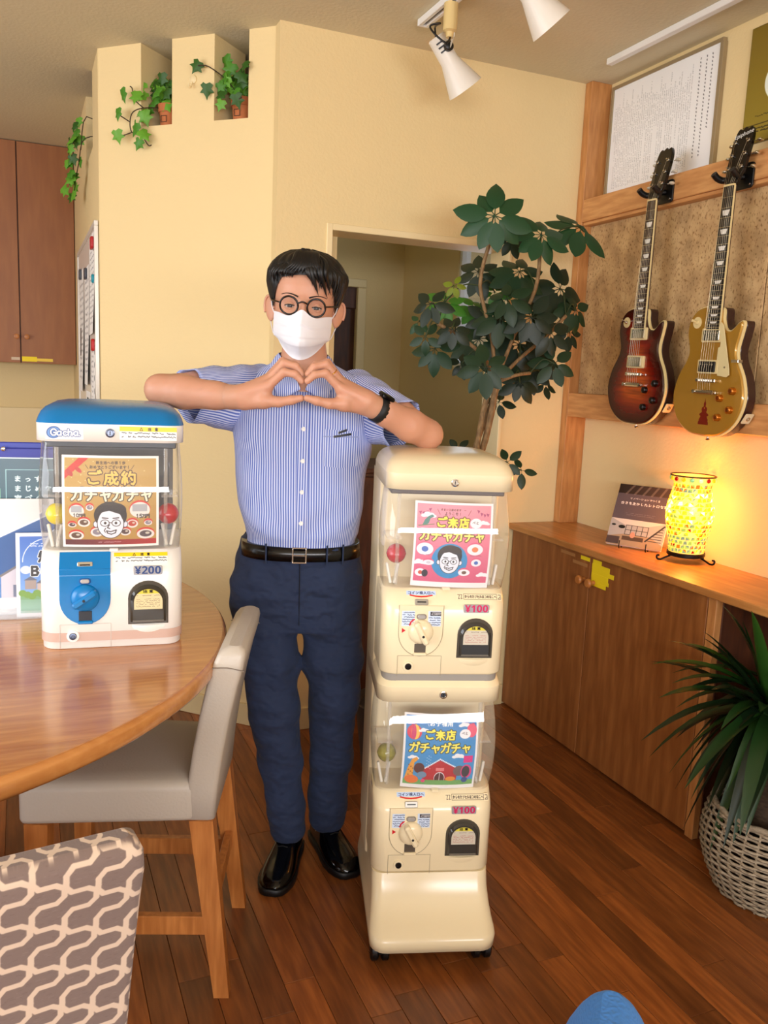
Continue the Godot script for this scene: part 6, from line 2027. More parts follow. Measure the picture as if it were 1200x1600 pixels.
func brochures() -> void:
	var turn := deg_to_rad(-6.5)
	var nn := Vector3(-0.113, 0, 0.994)
	var at := Vector3(-0.008, TY + 0.001, -2.109)
	# clear stepped stand
	var st := thing("brochure_stand", "clear plastic stepped stand holding the brochures on the round table", "stand", at - nn * 0.10, turn)
	var cl := glass(0.10, Color(0.9, 0.95, 1.0))
	for e in [[0.076, 0.0, 0.02, 0.012], [0.046, 0.0, 0.02, 0.012], [0.006, 0.0, 0.10, 0.012]]:
		var s := begin()
		box(s, Vector3(-0.16, 0, e[0]), Vector3(0.085, e[2], e[0] + 0.002))
		obj("pocket_wall", s, cl, st)
	var s0 := begin()
	box(s0, Vector3(-0.16, 0, -0.05), Vector3(0.085, 0.003, 0.078), 0.0005)
	obj("foot_plate", s0, cl, st)
	# back to front
	var specs := []
	# blue folder
	var fo := thing("ring_folder", "blue folder with black gaps at its top standing behind the brochures", "folder", at - nn * 0.138, turn)
	for e in [[0.0, 0.012, 0.400, Color(0.16, 0.20, 0.62), "front_cover"], [-0.014, -0.001, 0.392, Color(0.12, 0.12, 0.16), "contents"], [-0.026, -0.015, 0.412, Color(0.20, 0.26, 0.68), "back_cover"]]:
		var s := begin()
		box(s, Vector3(-0.17, 0.0, e[0]), Vector3(0.075, e[2], e[1]), 0.002)
		obj(e[4], s, plain(e[3], 0.35), fo)
	s0 = begin()
	lathe(s0, [Vector2(0, -0.006), Vector2(0.005, -0.004), Vector2(0.006, 0.0), Vector2(0.005, 0.004), Vector2(0, 0.006)], 12, Transform3D(Basis(Vector3.RIGHT, PI / 2), Vector3(-0.055, 0.398, 0.014)))
	obj("rivet", s0, M.chrome, fo)
	# teal brochure
	var b := Board.new(210, 300, Color(0.02, 0.31, 0.36))
	b.fade(0, 0, 210, 300, Color(0.02, 0.27, 0.33), Color(0.02, 0.36, 0.40))
	b.rect(0, 0, 210, 3, Color(0.85, 0.92, 0.92))
	b.path([Vector2(96, 160), Vector2(96, 30), Vector2(205, 30)], 0.8, Color(0.7, 0.85, 0.85))
	for i in 3:
		letters(b, ["まっすぐ", "まじめな", "家づくり"][i], 112, 44 + i * 24, 16, 21, 1.2, Color(0.93, 0.96, 0.96))
	b.rect(8, 76, 84, 140, Color(0.55, 0.78, 0.62))
	letters(b, "（株）", 34, 86, 14, 14, 1.0, Color(0.08, 0.2, 0.15))
	letters(b, "案内", 38, 108, 16, 18, 1.1, Color(0.08, 0.2, 0.15))
	leaf_sheet("brochure", "teal brochure with a line box of white words behind the house brochure", at - nn * 0.098 + Vector3(0, 0.082, 0), turn, -0.155, 0.075, 0.297, b, 0.003)
	# house brochure
	b = Board.new(210, 270, Color(0.90, 0.88, 0.86))
	b.fade(0, 0, 210, 110, Color(0.88, 0.86, 0.84), Color(0.92, 0.90, 0.88))
	b.poly([Vector2(0, 130), Vector2(210, 22), Vector2(210, 230), Vector2(0, 230)], Color(0.14, 0.33, 0.58))
	b.poly([Vector2(0, 200), Vector2(210, 150), Vector2(210, 230), Vector2(0, 230)], Color(0.30, 0.50, 0.72))
	b.line(0, 130, 210, 22, 2.0, Color(0.95, 0.95, 0.95))
	fine_print(b, 148, 96, 152, 130, 6, Color(0.8, 0.86, 0.95), 70); fine_print(b, 164, 84, 168, 130, 6, Color(0.8, 0.86, 0.95), 71)
	b.poly([Vector2(84, 230), Vector2(84, 178), Vector2(132, 146), Vector2(176, 170), Vector2(176, 230)], Color(0.82, 0.80, 0.84))
	b.path([Vector2(78, 182), Vector2(132, 146), Vector2(182, 172)], 2.5, Color(0.45, 0.42, 0.42))
	b.rect(118, 170, 142, 184, Color(0.20, 0.22, 0.30)); b.line(130, 170, 130, 184, 1, Color(0.7, 0.7, 0.72))
	b.rect(108, 200, 138, 228, Color(0.40, 0.43, 0.52)); b.line(123, 200, 123, 228, 1.2, Color(0.75, 0.75, 0.8))
	b.rect(0, 230, 210, 270, Color(0.95, 0.95, 0.95))
	leaf_sheet("brochure", "white and blue brochure with a pale house at the front left of the stand", at - nn * 0.064, turn, -0.155, 0.080, 0.283, b, 0.002)
	# booklet in front
	b = Board.new(150, 210, Color(0.94, 0.94, 0.96))
	b.fade(9, 9, 141, 150, Color(0.24, 0.42, 0.75), Color(0.50, 0.66, 0.88))
	for i in 24:
		var a0 := PI + i * PI / 24
		var a1 := a0 + PI / 24
		b.line(75 + 60 * cos(a0), 72 + 58 * sin(a0), 75 + 60 * cos(a1), 72 + 58 * sin(a1), 1.0, Color(0.9, 0.93, 0.97))
	fine_print(b, 34, 26, 116, 36, 6, Color(0.94, 0.95, 1.0), 72, 0.9)
	letters(b, "知っ", 50, 44, 30, 30, 2.6, Color(0.08, 0.07, 0.08), 4.6, Color(0.93, 0.95, 0.98))
	letters(b, "BOOK", 30, 82, 26, 24, 2.8, Color(0.10, 0.07, 0.05), 4.8, Color(0.93, 0.95, 0.98))
	b.oval(22, 92, 12, 10, Color(0.9, 0.92, 0.95))
	for e in [[20, 118, 26, 22, 0.62], [48, 126, 20, 26, 0.78], [80, 116, 30, 30, 0.55], [112, 122, 24, 26, 0.7]]:
		b.rect(e[0], e[1], e[0] + e[2], e[1] + e[3], Color(e[4], e[4] * 0.9, e[4] * 0.85))
		b.poly([Vector2(e[0] - 3, e[1]), Vector2(e[0] + e[2] * 0.5, e[1] - 10), Vector2(e[0] + e[2] + 3, e[1])], Color(0.33, 0.35, 0.42))
	b.rect(9, 150, 141, 200, Color(0.45, 0.62, 0.42))
	for i in 12:
		b.oval(14 + i * 11, 150 + (i % 3) * 4, 9, 8, Color(0.42, 0.58, 0.18))
	b.fade(9, 166, 141, 200, Color(0.50, 0.66, 0.55), Color(0.62, 0.76, 0.70))
	leaf_sheet("booklet", "small blue-skied booklet with black lettering leaning against the white machine's side", at - nn * 0.038, turn, -0.024, 0.052, 0.205, b, 0.004, 0.52)

# a stiff printed sheet leaning back a little; used: how much of the picture's width is on it
func leaf_sheet(called: String, label: String, at: Vector3, turn: float, x0: float, x1: float, h: float, b: Board, th: float, used_w := 1.0) -> void:
	var o := thing(called, label, called, at, turn, "brochures on the round table")
	var t := Transform3D(Basis(Vector3.RIGHT, deg_to_rad(-4.0)), Vector3.ZERO)
	var s := begin()
	box(s, Vector3(x0 + 0.001, 0, -th), Vector3(x1 - 0.001, h - 0.001, -0.0004), 0.0, t)
	obj("pages", s, M.paper, o)
	s = begin()
	quad_uv(s, t * Vector3(x0, 0, 0), t * Vector3(x1, 0, 0), t * Vector3(x1, h, 0), t * Vector3(x0, h, 0), Vector2(0, 1), Vector2(used_w, 0))
	obj("cover", s, print_mat(b, 0.3), o)

# ---- chairs: local +x is the outside (backrest), y up
func dining_chair(label: String, cover: Material, at: Vector3, turn: float) -> Node3D:
	var o := thing("dining_chair", label, "chair", at, turn)
	# seat cushion, wider in front
	var s := begin()
	var rows := []
	for e in [[0.420, 0.012], [0.424, 0.002], [0.432, 0.0], [0.492, 0.0], [0.507, 0.004], [0.515, 0.016], [0.519, 0.05], [0.522, 0.12]]:
		var ring := PackedVector3Array()
		var q: float = e[1]
		var x0 := -0.222 + q
		var x1 := 0.150 - q
		var za := 0.192 - q
		var zb := 0.166 - q
		var cs := [Vector2(x1, zb), Vector2(x1, -zb), Vector2(x0, -za), Vector2(x0, za)]
		for k in 4:
			var c: Vector2 = cs[k]
			var p0: Vector2 = (cs[(k + 3) % 4] - c).normalized() * 0.02
			var p1: Vector2 = (cs[(k + 1) % 4] - c).normalized() * 0.02
			for i in 4:
				var tt := i / 3.0
				var pt := c + p0 * (1 - tt) * (1 - tt) + p1 * tt * tt
				ring.append(Vector3(pt.x, e[0], pt.y))
		rows.append(ring)
	loft(s, rows)
	obj("seat", s, cover, o)
	# backrest: a thick upholstered slab, leaning outward
	s = begin()
	rows = []
	var prof := [[0.420, 0.158], [0.424, 0.157], [0.50, 0.163], [0.58, 0.174], [0.66, 0.188], [0.73, 0.203], [0.775, 0.215], [0.80, 0.222], [0.813, 0.226], [0.820, 0.228]]
	for i in prof.size():
		var y: float = prof[i][0]
		var xc: float = prof[i][1]
		var shrink: float = [0.006, 0.0, 0.0, 0.0, 0.0, 0.0, 0.0, 0.003, 0.009, 0.020][i]
		var th := 0.033 - shrink
		var hw := lerpf(0.163, 0.178, (y - 0.42) / 0.4) - shrink
		var ring := PackedVector3Array()
		for q in rounded(th * 2, hw * 2, minf(0.012, th * 0.8), 3):
			ring.append(Vector3(xc + q.x, y, -q.y))
		rows.append(ring)
	loft(s, rows)
	var bk := obj("backrest", s, cover, o)
	# seams: across the top corners
	var seam := plain(Color(0.50, 0.45, 0.40), 0.7)
	for sg in ([-1, 1] if (cover as StandardMaterial3D).albedo_texture == null else []):
		s = begin()
		tube(s, smooth_path([Vector3(0.178, 0.775, sg * 0.1775), Vector3(0.215, 0.778, sg * 0.1785), Vector3(0.250, 0.770, sg * 0.1765)], 3), 0.0012, 5)
		obj("seam", s, seam, bk)
	# legs and rails
	for sg in [-1, 1]:
		s = begin()
		taper(s, Vector3(0.161, 0.421, sg * 0.141), Vector3(0.212, 0.0, sg * 0.163), 0.052, 0.046, 0.034, 0.030, Vector3.RIGHT, Vector3.BACK)
		obj("leg", s, M.leg_wood, o)
		s = begin()
		taper(s, Vector3(-0.185, 0.421, sg * 0.165), Vector3(-0.192, 0.0, sg * 0.168), 0.050, 0.046, 0.034, 0.030, Vector3.RIGHT, Vector3.BACK)
		obj("leg", s, M.leg_wood, o)
		s = begin()
		box(s, Vector3(-0.175, 0.150, sg * 0.160 - 0.010), Vector3(0.180, 0.195, sg * 0.160 + 0.010), 0.002)
		obj("rail", s, M.leg_wood, o)
	s = begin()
	box(s, Vector3(0.176, 0.185, -0.150), Vector3(0.194, 0.230, 0.150), 0.002)
	obj("rail", s, M.leg_wood, o)
	s = begin()
	box(s, Vector3(-0.198, 0.150, -0.155), Vector3(-0.180, 0.195, 0.155), 0.002)
	obj("rail", s, M.leg_wood, o)
	return o

func build_chairs() -> void:
	var leather := plain(Color(0.74, 0.70, 0.64), 0.42)
	leather.heightmap_enabled = true
	leather.heightmap_texture = noise_tex(81, 0.12, [Color(0, 0, 0), Color(1, 1, 1)], [0.3, 0.7], 128, 2)
	leather.heightmap_scale = 0.02
	leather.uv1_triplanar = true
	leather.uv1_scale = Vector3(8, 8, 8)
	dining_chair("grey beige leather dining chair pushed under the round table, beside the man", leather, Vector3(0.24, 0, -1.934), deg_to_rad(-20.0))
	# patterned cover: wavy honeycomb bands in cream on a taupe weave
	var b := Board.new(176, 222, Color(0.46, 0.39, 0.36))
	var g := RandomNumberGenerator.new()
	g.seed = 12
	for i in 900:
		var x := g.randf() * 176
		var y := g.randf() * 222
		var k := g.randf_range(-0.05, 0.05)
		b.line(x, y, x + g.randf() * 8, y, 0.5, Color(0.46 + k, 0.39 + k, 0.36 + k, 0.8))
	var cr := Color(0.80, 0.71, 0.62)
	for col in range(-1, 6):
		for row in range(-3, 4):
			var q := Vector2(col * 44.0, row * 74.0 + col * 18.5)
			var pts := []
			for e in [[4, 0], [4, 8], [12, 18], [34, 18], [46, 26], [46, 40], [36, 50], [14, 50], [4, 62], [4, 74]]:
				pts.append(q + Vector2(e[0], e[1]))
			b.path(pts, 4.4, cr)
	var pat := StandardMaterial3D.new()
	pat.albedo_texture = b.tex()
	pat.uv1_triplanar = true
	pat.uv1_triplanar_sharpness = 8.0
	pat.uv1_scale = Vector3(6.6, 5.3, 6.6)
	pat.roughness = 0.9
	pat.rim_enabled = true
	pat.rim = 0.3
	dining_chair("dining chair in taupe fabric with a cream wavy honeycomb pattern, seen from behind", pat, Vector3(-0.084, 0, -1.225), deg_to_rad(-81.0))
	dining_chair("grey beige leather dining chair mostly hidden below the far left of the table", leather, Vector3(-0.66, 0, -1.30), deg_to_rad(-97.0))
	# round-backed blue chair, only the end of its back reaches into the picture
	var at := Vector3(0.700, 0, -0.795)
	var o := thing("tub_chair", "blue fabric chair of which only the rounded back end rises at the bottom edge", "chair", at, atan2(-0.66, 0.75) + PI / 2)
	var blue := plain(Color(0.22, 0.46, 0.74), 0.95)
	blue.rim_enabled = true
	blue.rim = 0.4
	blue.heightmap_enabled = true
	blue.heightmap_texture = noise_tex(83, 0.2, [Color(0, 0, 0), Color(1, 1, 1)], [0.3, 0.7], 128, 2)
	blue.heightmap_scale = 0.06
	blue.uv1_triplanar = true
	blue.uv1_scale = Vector3(5, 14, 5)
	var s := begin()
	var rows := []
	for i in 13:
		var t := i / 12.0
		var y := lerpf(0.22, 0.602, sin(t * PI / 2))
		var w := 0.088 * sqrt(maxf(0.0, 1.0 - pow((y - 0.22) / 0.384, 3.0))) + 0.002
		var ln := 0.22 - (0.088 - w) * 0.8
		var ring := PackedVector3Array()
		for q in rounded(ln * 2, w * 2, w * 0.98, 6):
			ring.append(Vector3(q.x - 0.15, y, -q.y))
		rows.append(ring)
	loft(s, rows)
	obj("backrest", s, blue, o)
	s = begin()
	rows = []
	for e in [[0.22, 0.0], [0.23, 0.01], [0.33, 0.012], [0.36, 0.004], [0.37, -0.03]]:
		var ring := PackedVector3Array()
		for q in rounded(0.44 + e[1] * 2, 0.42 + e[1] * 2, 0.10, 5):
			ring.append(Vector3(q.x - 0.15, e[0], -q.y + 0.27))
		rows.append(ring)
	loft(s, rows)
	obj("seat", s, blue, o)
	for e in [[0.03, 0.03], [-0.33, 0.03], [0.03, 0.44], [-0.33, 0.44]]:
		s = begin()
		taper(s, Vector3(e[0], 0.222, e[1]), Vector3(e[0], 0, e[1]), 0.04, 0.04, 0.026, 0.026, Vector3.RIGHT, Vector3.BACK)
		obj("leg", s, M.dark_wood, o)

# ------------------------------------------------------------------ umbrella tree behind the tower, basket plant on the right
func leaflet(fold: float, curl: float) -> ArrayMesh:   # about 1 long along +y, face +z, stalk at the origin
	var s := begin()
	s.set_smooth_group(0)
	var n := 7
	var rows := []
	for i in n + 1:
		var t := i / float(n)
		var w := 0.235 * pow(sin(PI * pow(t, 0.80)), 0.8) * (0.75 + 0.35 * t)
		var y := 0.16 + 0.84 * t
		var z := -curl * t * t
		rows.append([Vector3(-w, y, z - fold * w), Vector3(0, y, z), Vector3(w, y, z - fold * w)])
	for i in n:
		for k in 2:
			quad(s, rows[i][k], rows[i][k + 1], rows[i + 1][k + 1], rows[i + 1][k])
	tube(s, [Vector3.ZERO, Vector3(0, 0.17, 0)], 0.012, 4, false)
	return done(s)

func build_plants() -> void:
	umbrella_tree()
	basket_plant()

# the point seen at this pixel of the 1200 x 1600 frame is not used at run time; positions below are in metres
func umbrella_tree() -> void:
	var at := Vector3(1.20, 0, -2.62)
	var pot := thing("plant_pot", "dark round planter of the umbrella tree hidden behind the cream tower", "plant pot", at)
	var s := begin()
	lathe(s, [Vector2(0, 0), Vector2(0.105, 0), Vector2(0.115, 0.01), Vector2(0.145, 0.24), Vector2(0.150, 0.26), Vector2(0.142, 0.262), Vector2(0.132, 0.235), Vector2(0, 0.23)], 28, Transform3D.IDENTITY, 0.5)
	obj("body", s, plain(Color(0.20, 0.17, 0.15), 0.5), pot)
	var o := thing("umbrella_tree", "umbrella tree with fans of dark glossy leaves and slim twisted stems", "plant", at + Vector3(0, 0.231, 0))
	var org := at + Vector3(0, 0.231, 0)
	var bark := wood(Color(0.42, 0.32, 0.20), Color(0.62, 0.50, 0.34), Vector3(20, 6, 20), 0.8, 91)
	var crown := Vector3(1.515, 1.39, -2.60) - org
	for k in 3:
		s = begin()
		var pts := []
		for i in 13:
			var t := i / 12.0
			var p := Vector3.ZERO.lerp(crown, t) + Vector3(0.02 * sin(t * PI), 0, 0)
			p += Vector3(cos(TAU * (k / 3.0 + t * 1.3)), 0, sin(TAU * (k / 3.0 + t * 1.3))) * 0.017
			pts.append(p)
		tube(s, pts, 0.0115 - k * 0.0012, 7)
		obj("stem", s, bark, o)
	# boughs above the stems; fans hang from the nearest bough
	var twig := plain(Color(0.16, 0.22, 0.08), 0.6)
	var nodes := []
	for e in [[[1.50, 1.55, -2.62], [1.46, 1.72, -2.65], [1.47, 1.86, -2.62]], [[1.58, 1.56, -2.60], [1.64, 1.72, -2.58], [1.66, 1.85, -2.60]], [[1.62, 1.48, -2.62], [1.72, 1.56, -2.62], [1.80, 1.64, -2.62]], [[1.45, 1.48, -2.58], [1.36, 1.55, -2.62], [1.29, 1.58, -2.62]], [[1.57, 1.42, -2.56], [1.64, 1.43, -2.58]]]:
		var pts := [crown]
		for q in e:
			var v := Vector3(q[0], q[1], q[2]) - org
			nodes.append(v)
			pts.append(v)
		s = begin()
		tube(s, smooth_path(pts, 4), 0.0065, 6)
		obj("bough", s, bark, o)
	nodes.append(Vector3(1.40, 1.08, -2.61) - org)
	var lm := [leaflet(0.25, 0.10), leaflet(0.35, 0.28), leaflet(0.18, 0.02)]
	var greens := []
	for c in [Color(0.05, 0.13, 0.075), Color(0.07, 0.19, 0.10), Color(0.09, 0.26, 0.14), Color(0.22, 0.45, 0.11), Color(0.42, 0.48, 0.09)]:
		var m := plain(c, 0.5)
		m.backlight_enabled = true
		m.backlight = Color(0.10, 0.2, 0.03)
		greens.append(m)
	var g := RandomNumberGenerator.new()
	g.seed = 314
	var view := Vector3(-0.46, 0.0, 0.89)
	# [x, y, z, size, shade, leaflets]
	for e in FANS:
		var c := Vector3(e[0], e[1], e[2]) - org
		var root: Vector3 = nodes[0]
		for q in nodes:
			if q.distance_to(c) + maxf(0.0, q.y - c.y) < root.distance_to(c) + maxf(0.0, root.y - c.y):
				root = q
		s = begin()
		tube(s, smooth_path([root, root.lerp(c, 0.5) + Vector3(0, 0.03, 0), c], 4), 0.0026, 5, false)
		obj("stalk", s, twig, o)
		var ax := (view * g.randf_range(0.75, 1.0) + (c - crown) * Vector3(0.9, 0, 0.9) + Vector3(g.randf_range(-0.2, 0.2), g.randf_range(0.25, 0.5), g.randf_range(-0.2, 0.2))).normalized()
		var n: int = e[5]
		var ph := g.randf() * TAU
		var sx := ax.cross(Vector3.UP).normalized() if absf(ax.y) < 0.98 else Vector3.RIGHT
		var sy := sx.cross(ax)
		for k in n:
			var a := ph + TAU * k / n + g.randf_range(-0.14, 0.14)
			var d := (sx * cos(a) + sy * sin(a) - ax * g.randf_range(0.0, 0.35) - Vector3(0, 0.15, 0)).normalized()
			var f := (ax - d * ax.dot(d)).normalized()
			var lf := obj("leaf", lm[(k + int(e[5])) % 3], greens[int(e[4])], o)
			var z: float = e[3] * g.randf_range(1.15, 1.5)
			lf.transform = Transform3D(Basis(d.cross(f), d, f) * Basis.from_scale(Vector3(z * 1.08, z, z)), c)

func basket_plant() -> void:
	var at := Vector3(1.93, 0, -1.585)
	var bk := thing("wicker_basket", "greyish woven wicker basket holding the spiky plant beside the low cupboard", "basket", at)
	var rad := func(y: float) -> float: return 0.150 + 0.050 * sin(clampf(y / 0.26, 0, 1) * PI * 0.84)
	var stakes := 34
	var s := begin()
	for row in 25:
		var y := 0.008 + row * 0.0098
		var pts := []
		for i in stakes * 3 + 1:
			var a := TAU * i / (stakes * 3)
			var wv := cos(a * stakes / 2.0 + (PI if row % 2 else 0.0)) * 0.0052
			var r: float = rad.call(y) + wv
			pts.append(Vector3(cos(a) * r, y + 0.0012 * sin(a * 3.0 + row), sin(a) * r))
		tube(s, pts, 0.0044, 5, false)
	var weave := wood(Color(0.46, 0.40, 0.32), Color(0.70, 0.64, 0.54), Vector3(16, 30, 16), 0.85, 95)
	var wv := obj("weave", s, weave, bk)
	wv.set_meta("kind", "stuff")
	s = begin()
	for k in stakes:
		var a := TAU * (k + 0.5) / stakes
		var pts := []
		for i in 8:
			var y := i * 0.25 / 7.0 + 0.002
			pts.append(Vector3(cos(a) * rad.call(y), y, sin(a) * rad.call(y)))
		tube(s, pts, 0.0034, 5)
	var stk := obj("stakes", s, weave, bk)
	stk.set_meta("kind", "stuff")
	s = begin()
	var rim := []
	for i in 61:
		var a := TAU * i / 60
		rim.append(Vector3(cos(a) * rad.call(0.252), 0.252 + 0.003 * sin(a * 17), sin(a) * rad.call(0.252)))
	tube(s, rim, 0.0085, 7, false)
	obj("rim", s, weave, bk)
	s = begin()
	lathe(s, [Vector2(0, 0.001), Vector2(0.14, 0.001), Vector2(0.175, 0.10), Vector2(0.165, 0.215), Vector2(0.158, 0.215), Vector2(0.15, 0.19), Vector2(0, 0.185)], 28)
	obj("liner", s, M.black, bk)
	var org := at + Vector3(0, 0.187, 0)
	var o := thing("spiky_plant", "spiky green plant with long drooping sword leaves growing in the wicker basket", "plant", org)
	s = begin()
	var root := Vector3(-0.03, 0.27, -0.045)
	tube(s, [Vector3(-0.03, 0, -0.02), Vector3(-0.03, 0.12, -0.03), root], [0.046, 0.043, 0.030], 14)
	var bark := wood(Color(0.22, 0.16, 0.11), Color(0.36, 0.28, 0.20), Vector3(8, 22, 8), 0.9, 96)
	obj("trunk", s, bark, o)
	s = begin()
	tube(s, [Vector3(0.05, 0, -0.03), Vector3(0.06, 0.2, -0.04), Vector3(0.055, 0.36, -0.05)], [0.034, 0.030, 0.022], 10)
	obj("trunk", s, bark, o)
	var mats := []
	for c in [Color(0.05, 0.13, 0.05), Color(0.085, 0.20, 0.06), Color(0.14, 0.29, 0.075)]:
		var m := plain(c, 0.4)
		m.backlight_enabled = true
		m.backlight = Color(0.08, 0.15, 0.02)
		mats.append(m)
	var g := RandomNumberGenerator.new()
	g.seed = 55
	# tips of the leaves, measured from the crown
	for i in BLADES.size() + 64:
		var base := root + Vector3(0, g.randf_range(-0.02, 0.10), 0)
		var tip: Vector3
		if i < BLADES.size():
			var e = BLADES[i]
			tip = Vector3(e[0], e[1], e[2]) - org
		else:
			if i % 2:
				base = Vector3(0.055, 0.36, -0.05) + Vector3(0, g.randf_range(-0.03, 0.05), 0)
			var a := g.randf_range(0.3, 4.2)
			var el := g.randf_range(-1.1, 0.7)
			tip = base + Vector3(cos(a) * cos(el), sin(el) - 0.15, sin(a) * cos(el)) * g.randf_range(0.24, 0.40)
			tip.x = minf(tip.x, 0.19)
			tip.z = maxf(tip.z, -0.24)
		var d := tip - base
		var ctl := base + d * 0.5 + Vector3(0, 0.05 + 0.16 * clampf(0.3 - d.y, 0, 0.6), 0)
		s = begin()
		s.set_smooth_group(0)
		var rows := []
		var w := g.randf_range(0.0165, 0.0245)
		for k in 10:
			var t := k / 9.0
			var p := base.lerp(ctl, t).lerp(ctl.lerp(tip, t), t)
			var q := base.lerp(ctl, minf(t + 0.05, 1.05)).lerp(ctl.lerp(tip, minf(t + 0.05, 1.05)), minf(t + 0.05, 1.05))
			var dir := (q - p).normalized()
			var side := dir.cross(Vector3.UP).normalized()
			var up := side.cross(dir)
			var ww := w * (0.55 + 1.3 * t) * (1.0 - pow(t, 2.2)) + 0.0006
			rows.append([p - side * ww + up * ww * 0.35, p, p + side * ww + up * ww * 0.35])
		for k in 9:
			for j in 2:
				quad(s, rows[k][j], rows[k][j + 1], rows[k + 1][j + 1], rows[k + 1][j])
		obj("leaf", s, mats[[0, 0, 1, 1, 2][g.randi() % 5]], o)
const FANS := [
	[1.442, 1.935, -2.546, 0.095, 2, 9],
	[1.626, 1.892, -2.545, 0.085, 2, 8],
	[1.854, 1.957, -2.645, 0.100, 2, 7],
	[1.618, 1.904, -2.723, 0.053, 0, 6],
	[1.532, 1.788, -2.802, 0.075, 0, 7],
	[1.639, 1.787, -2.690, 0.089, 1, 8],
	[1.808, 1.740, -2.681, 0.088, 0, 8],
	[1.405, 1.671, -2.805, 0.066, 3, 7],
	[1.526, 1.659, -2.803, 0.059, 3, 7],
	[1.191, 1.630, -2.480, 0.056, 0, 6],
	[1.518, 1.615, -2.598, 0.079, 1, 8],
	[1.519, 1.546, -2.740, 0.088, 1, 8],
	[1.648, 1.532, -2.672, 0.087, 0, 8],
	[1.408, 1.441, -2.489, 0.075, 1, 8],
	[1.670, 1.569, -2.515, 0.068, 0, 7],
	[1.707, 1.467, -2.533, 0.072, 1, 6],
	[1.318, 1.501, -2.687, 0.069, 1, 7],
	[1.408, 1.453, -2.652, 0.046, 0, 6],
	[1.608, 1.396, -2.590, 0.062, 0, 7],
	[1.651, 1.320, -2.799, 0.050, 0, 5],
	[1.847, 1.665, -2.631, 0.072, 1, 7],
	[1.877, 1.586, -2.700, 0.055, 0, 6],
	[1.294, 1.698, -2.521, 0.033, 4, 5],
	[1.604, 1.719, -2.798, 0.046, 3, 6],
	[1.331, 1.564, -2.589, 0.057, 0, 7],
	[1.595, 1.616, -2.524, 0.075, 0, 8],
	[1.762, 1.490, -2.743, 0.077, 0, 8],
	[1.534, 1.123, -2.516, 0.048, 1, 5],
	[1.343, 1.166, -2.523, 0.042, 0, 6],
	[1.807, 1.700, -2.814, 0.078, 0, 7],
	[1.525, 1.678, -2.579, 0.068, 1, 7],
	[1.314, 1.598, -2.820, 0.040, 2, 4],
	[1.261, 1.536, -2.649, 0.055, 1, 5],
	[1.704, 1.439, -2.672, 0.064, 0, 7],
	[1.668, 1.471, -2.751, 0.071, 0, 8],
	[1.537, 1.612, -2.710, 0.068, 0, 7],
	[1.612, 1.091, -2.546, 0.047, 1, 4],
	[1.795, 1.395, -2.712, 0.044, 0, 5]
]

const BLADES := [[1.792, 0.805, -1.745], [1.647, 0.702, -1.781], [1.697, 0.689, -1.784], [1.690, 0.751, -1.705], [1.669, 0.608, -1.871], [1.662, 0.606, -1.858], [1.649, 0.587, -1.754], [1.692, 0.500, -1.776], [1.654, 0.337, -1.821], [1.722, 0.282, -1.808], [1.760, 0.220, -1.818], [1.675, 0.318, -1.690], [1.772, 0.101, -1.785], [1.761, 0.145, -1.607], [1.825, 0.214, -1.651], [1.693, 0.314, -1.664], [1.709, 0.403, -1.782], [1.676, 0.738, -1.688], [1.744, 0.685, -1.700], [1.817, 0.774, -1.693], [1.771, 0.824, -1.622], [1.744, 0.232, -1.671], [1.714, 0.255, -1.705], [1.856, 0.379, -1.589], [1.803, 0.279, -1.713]]

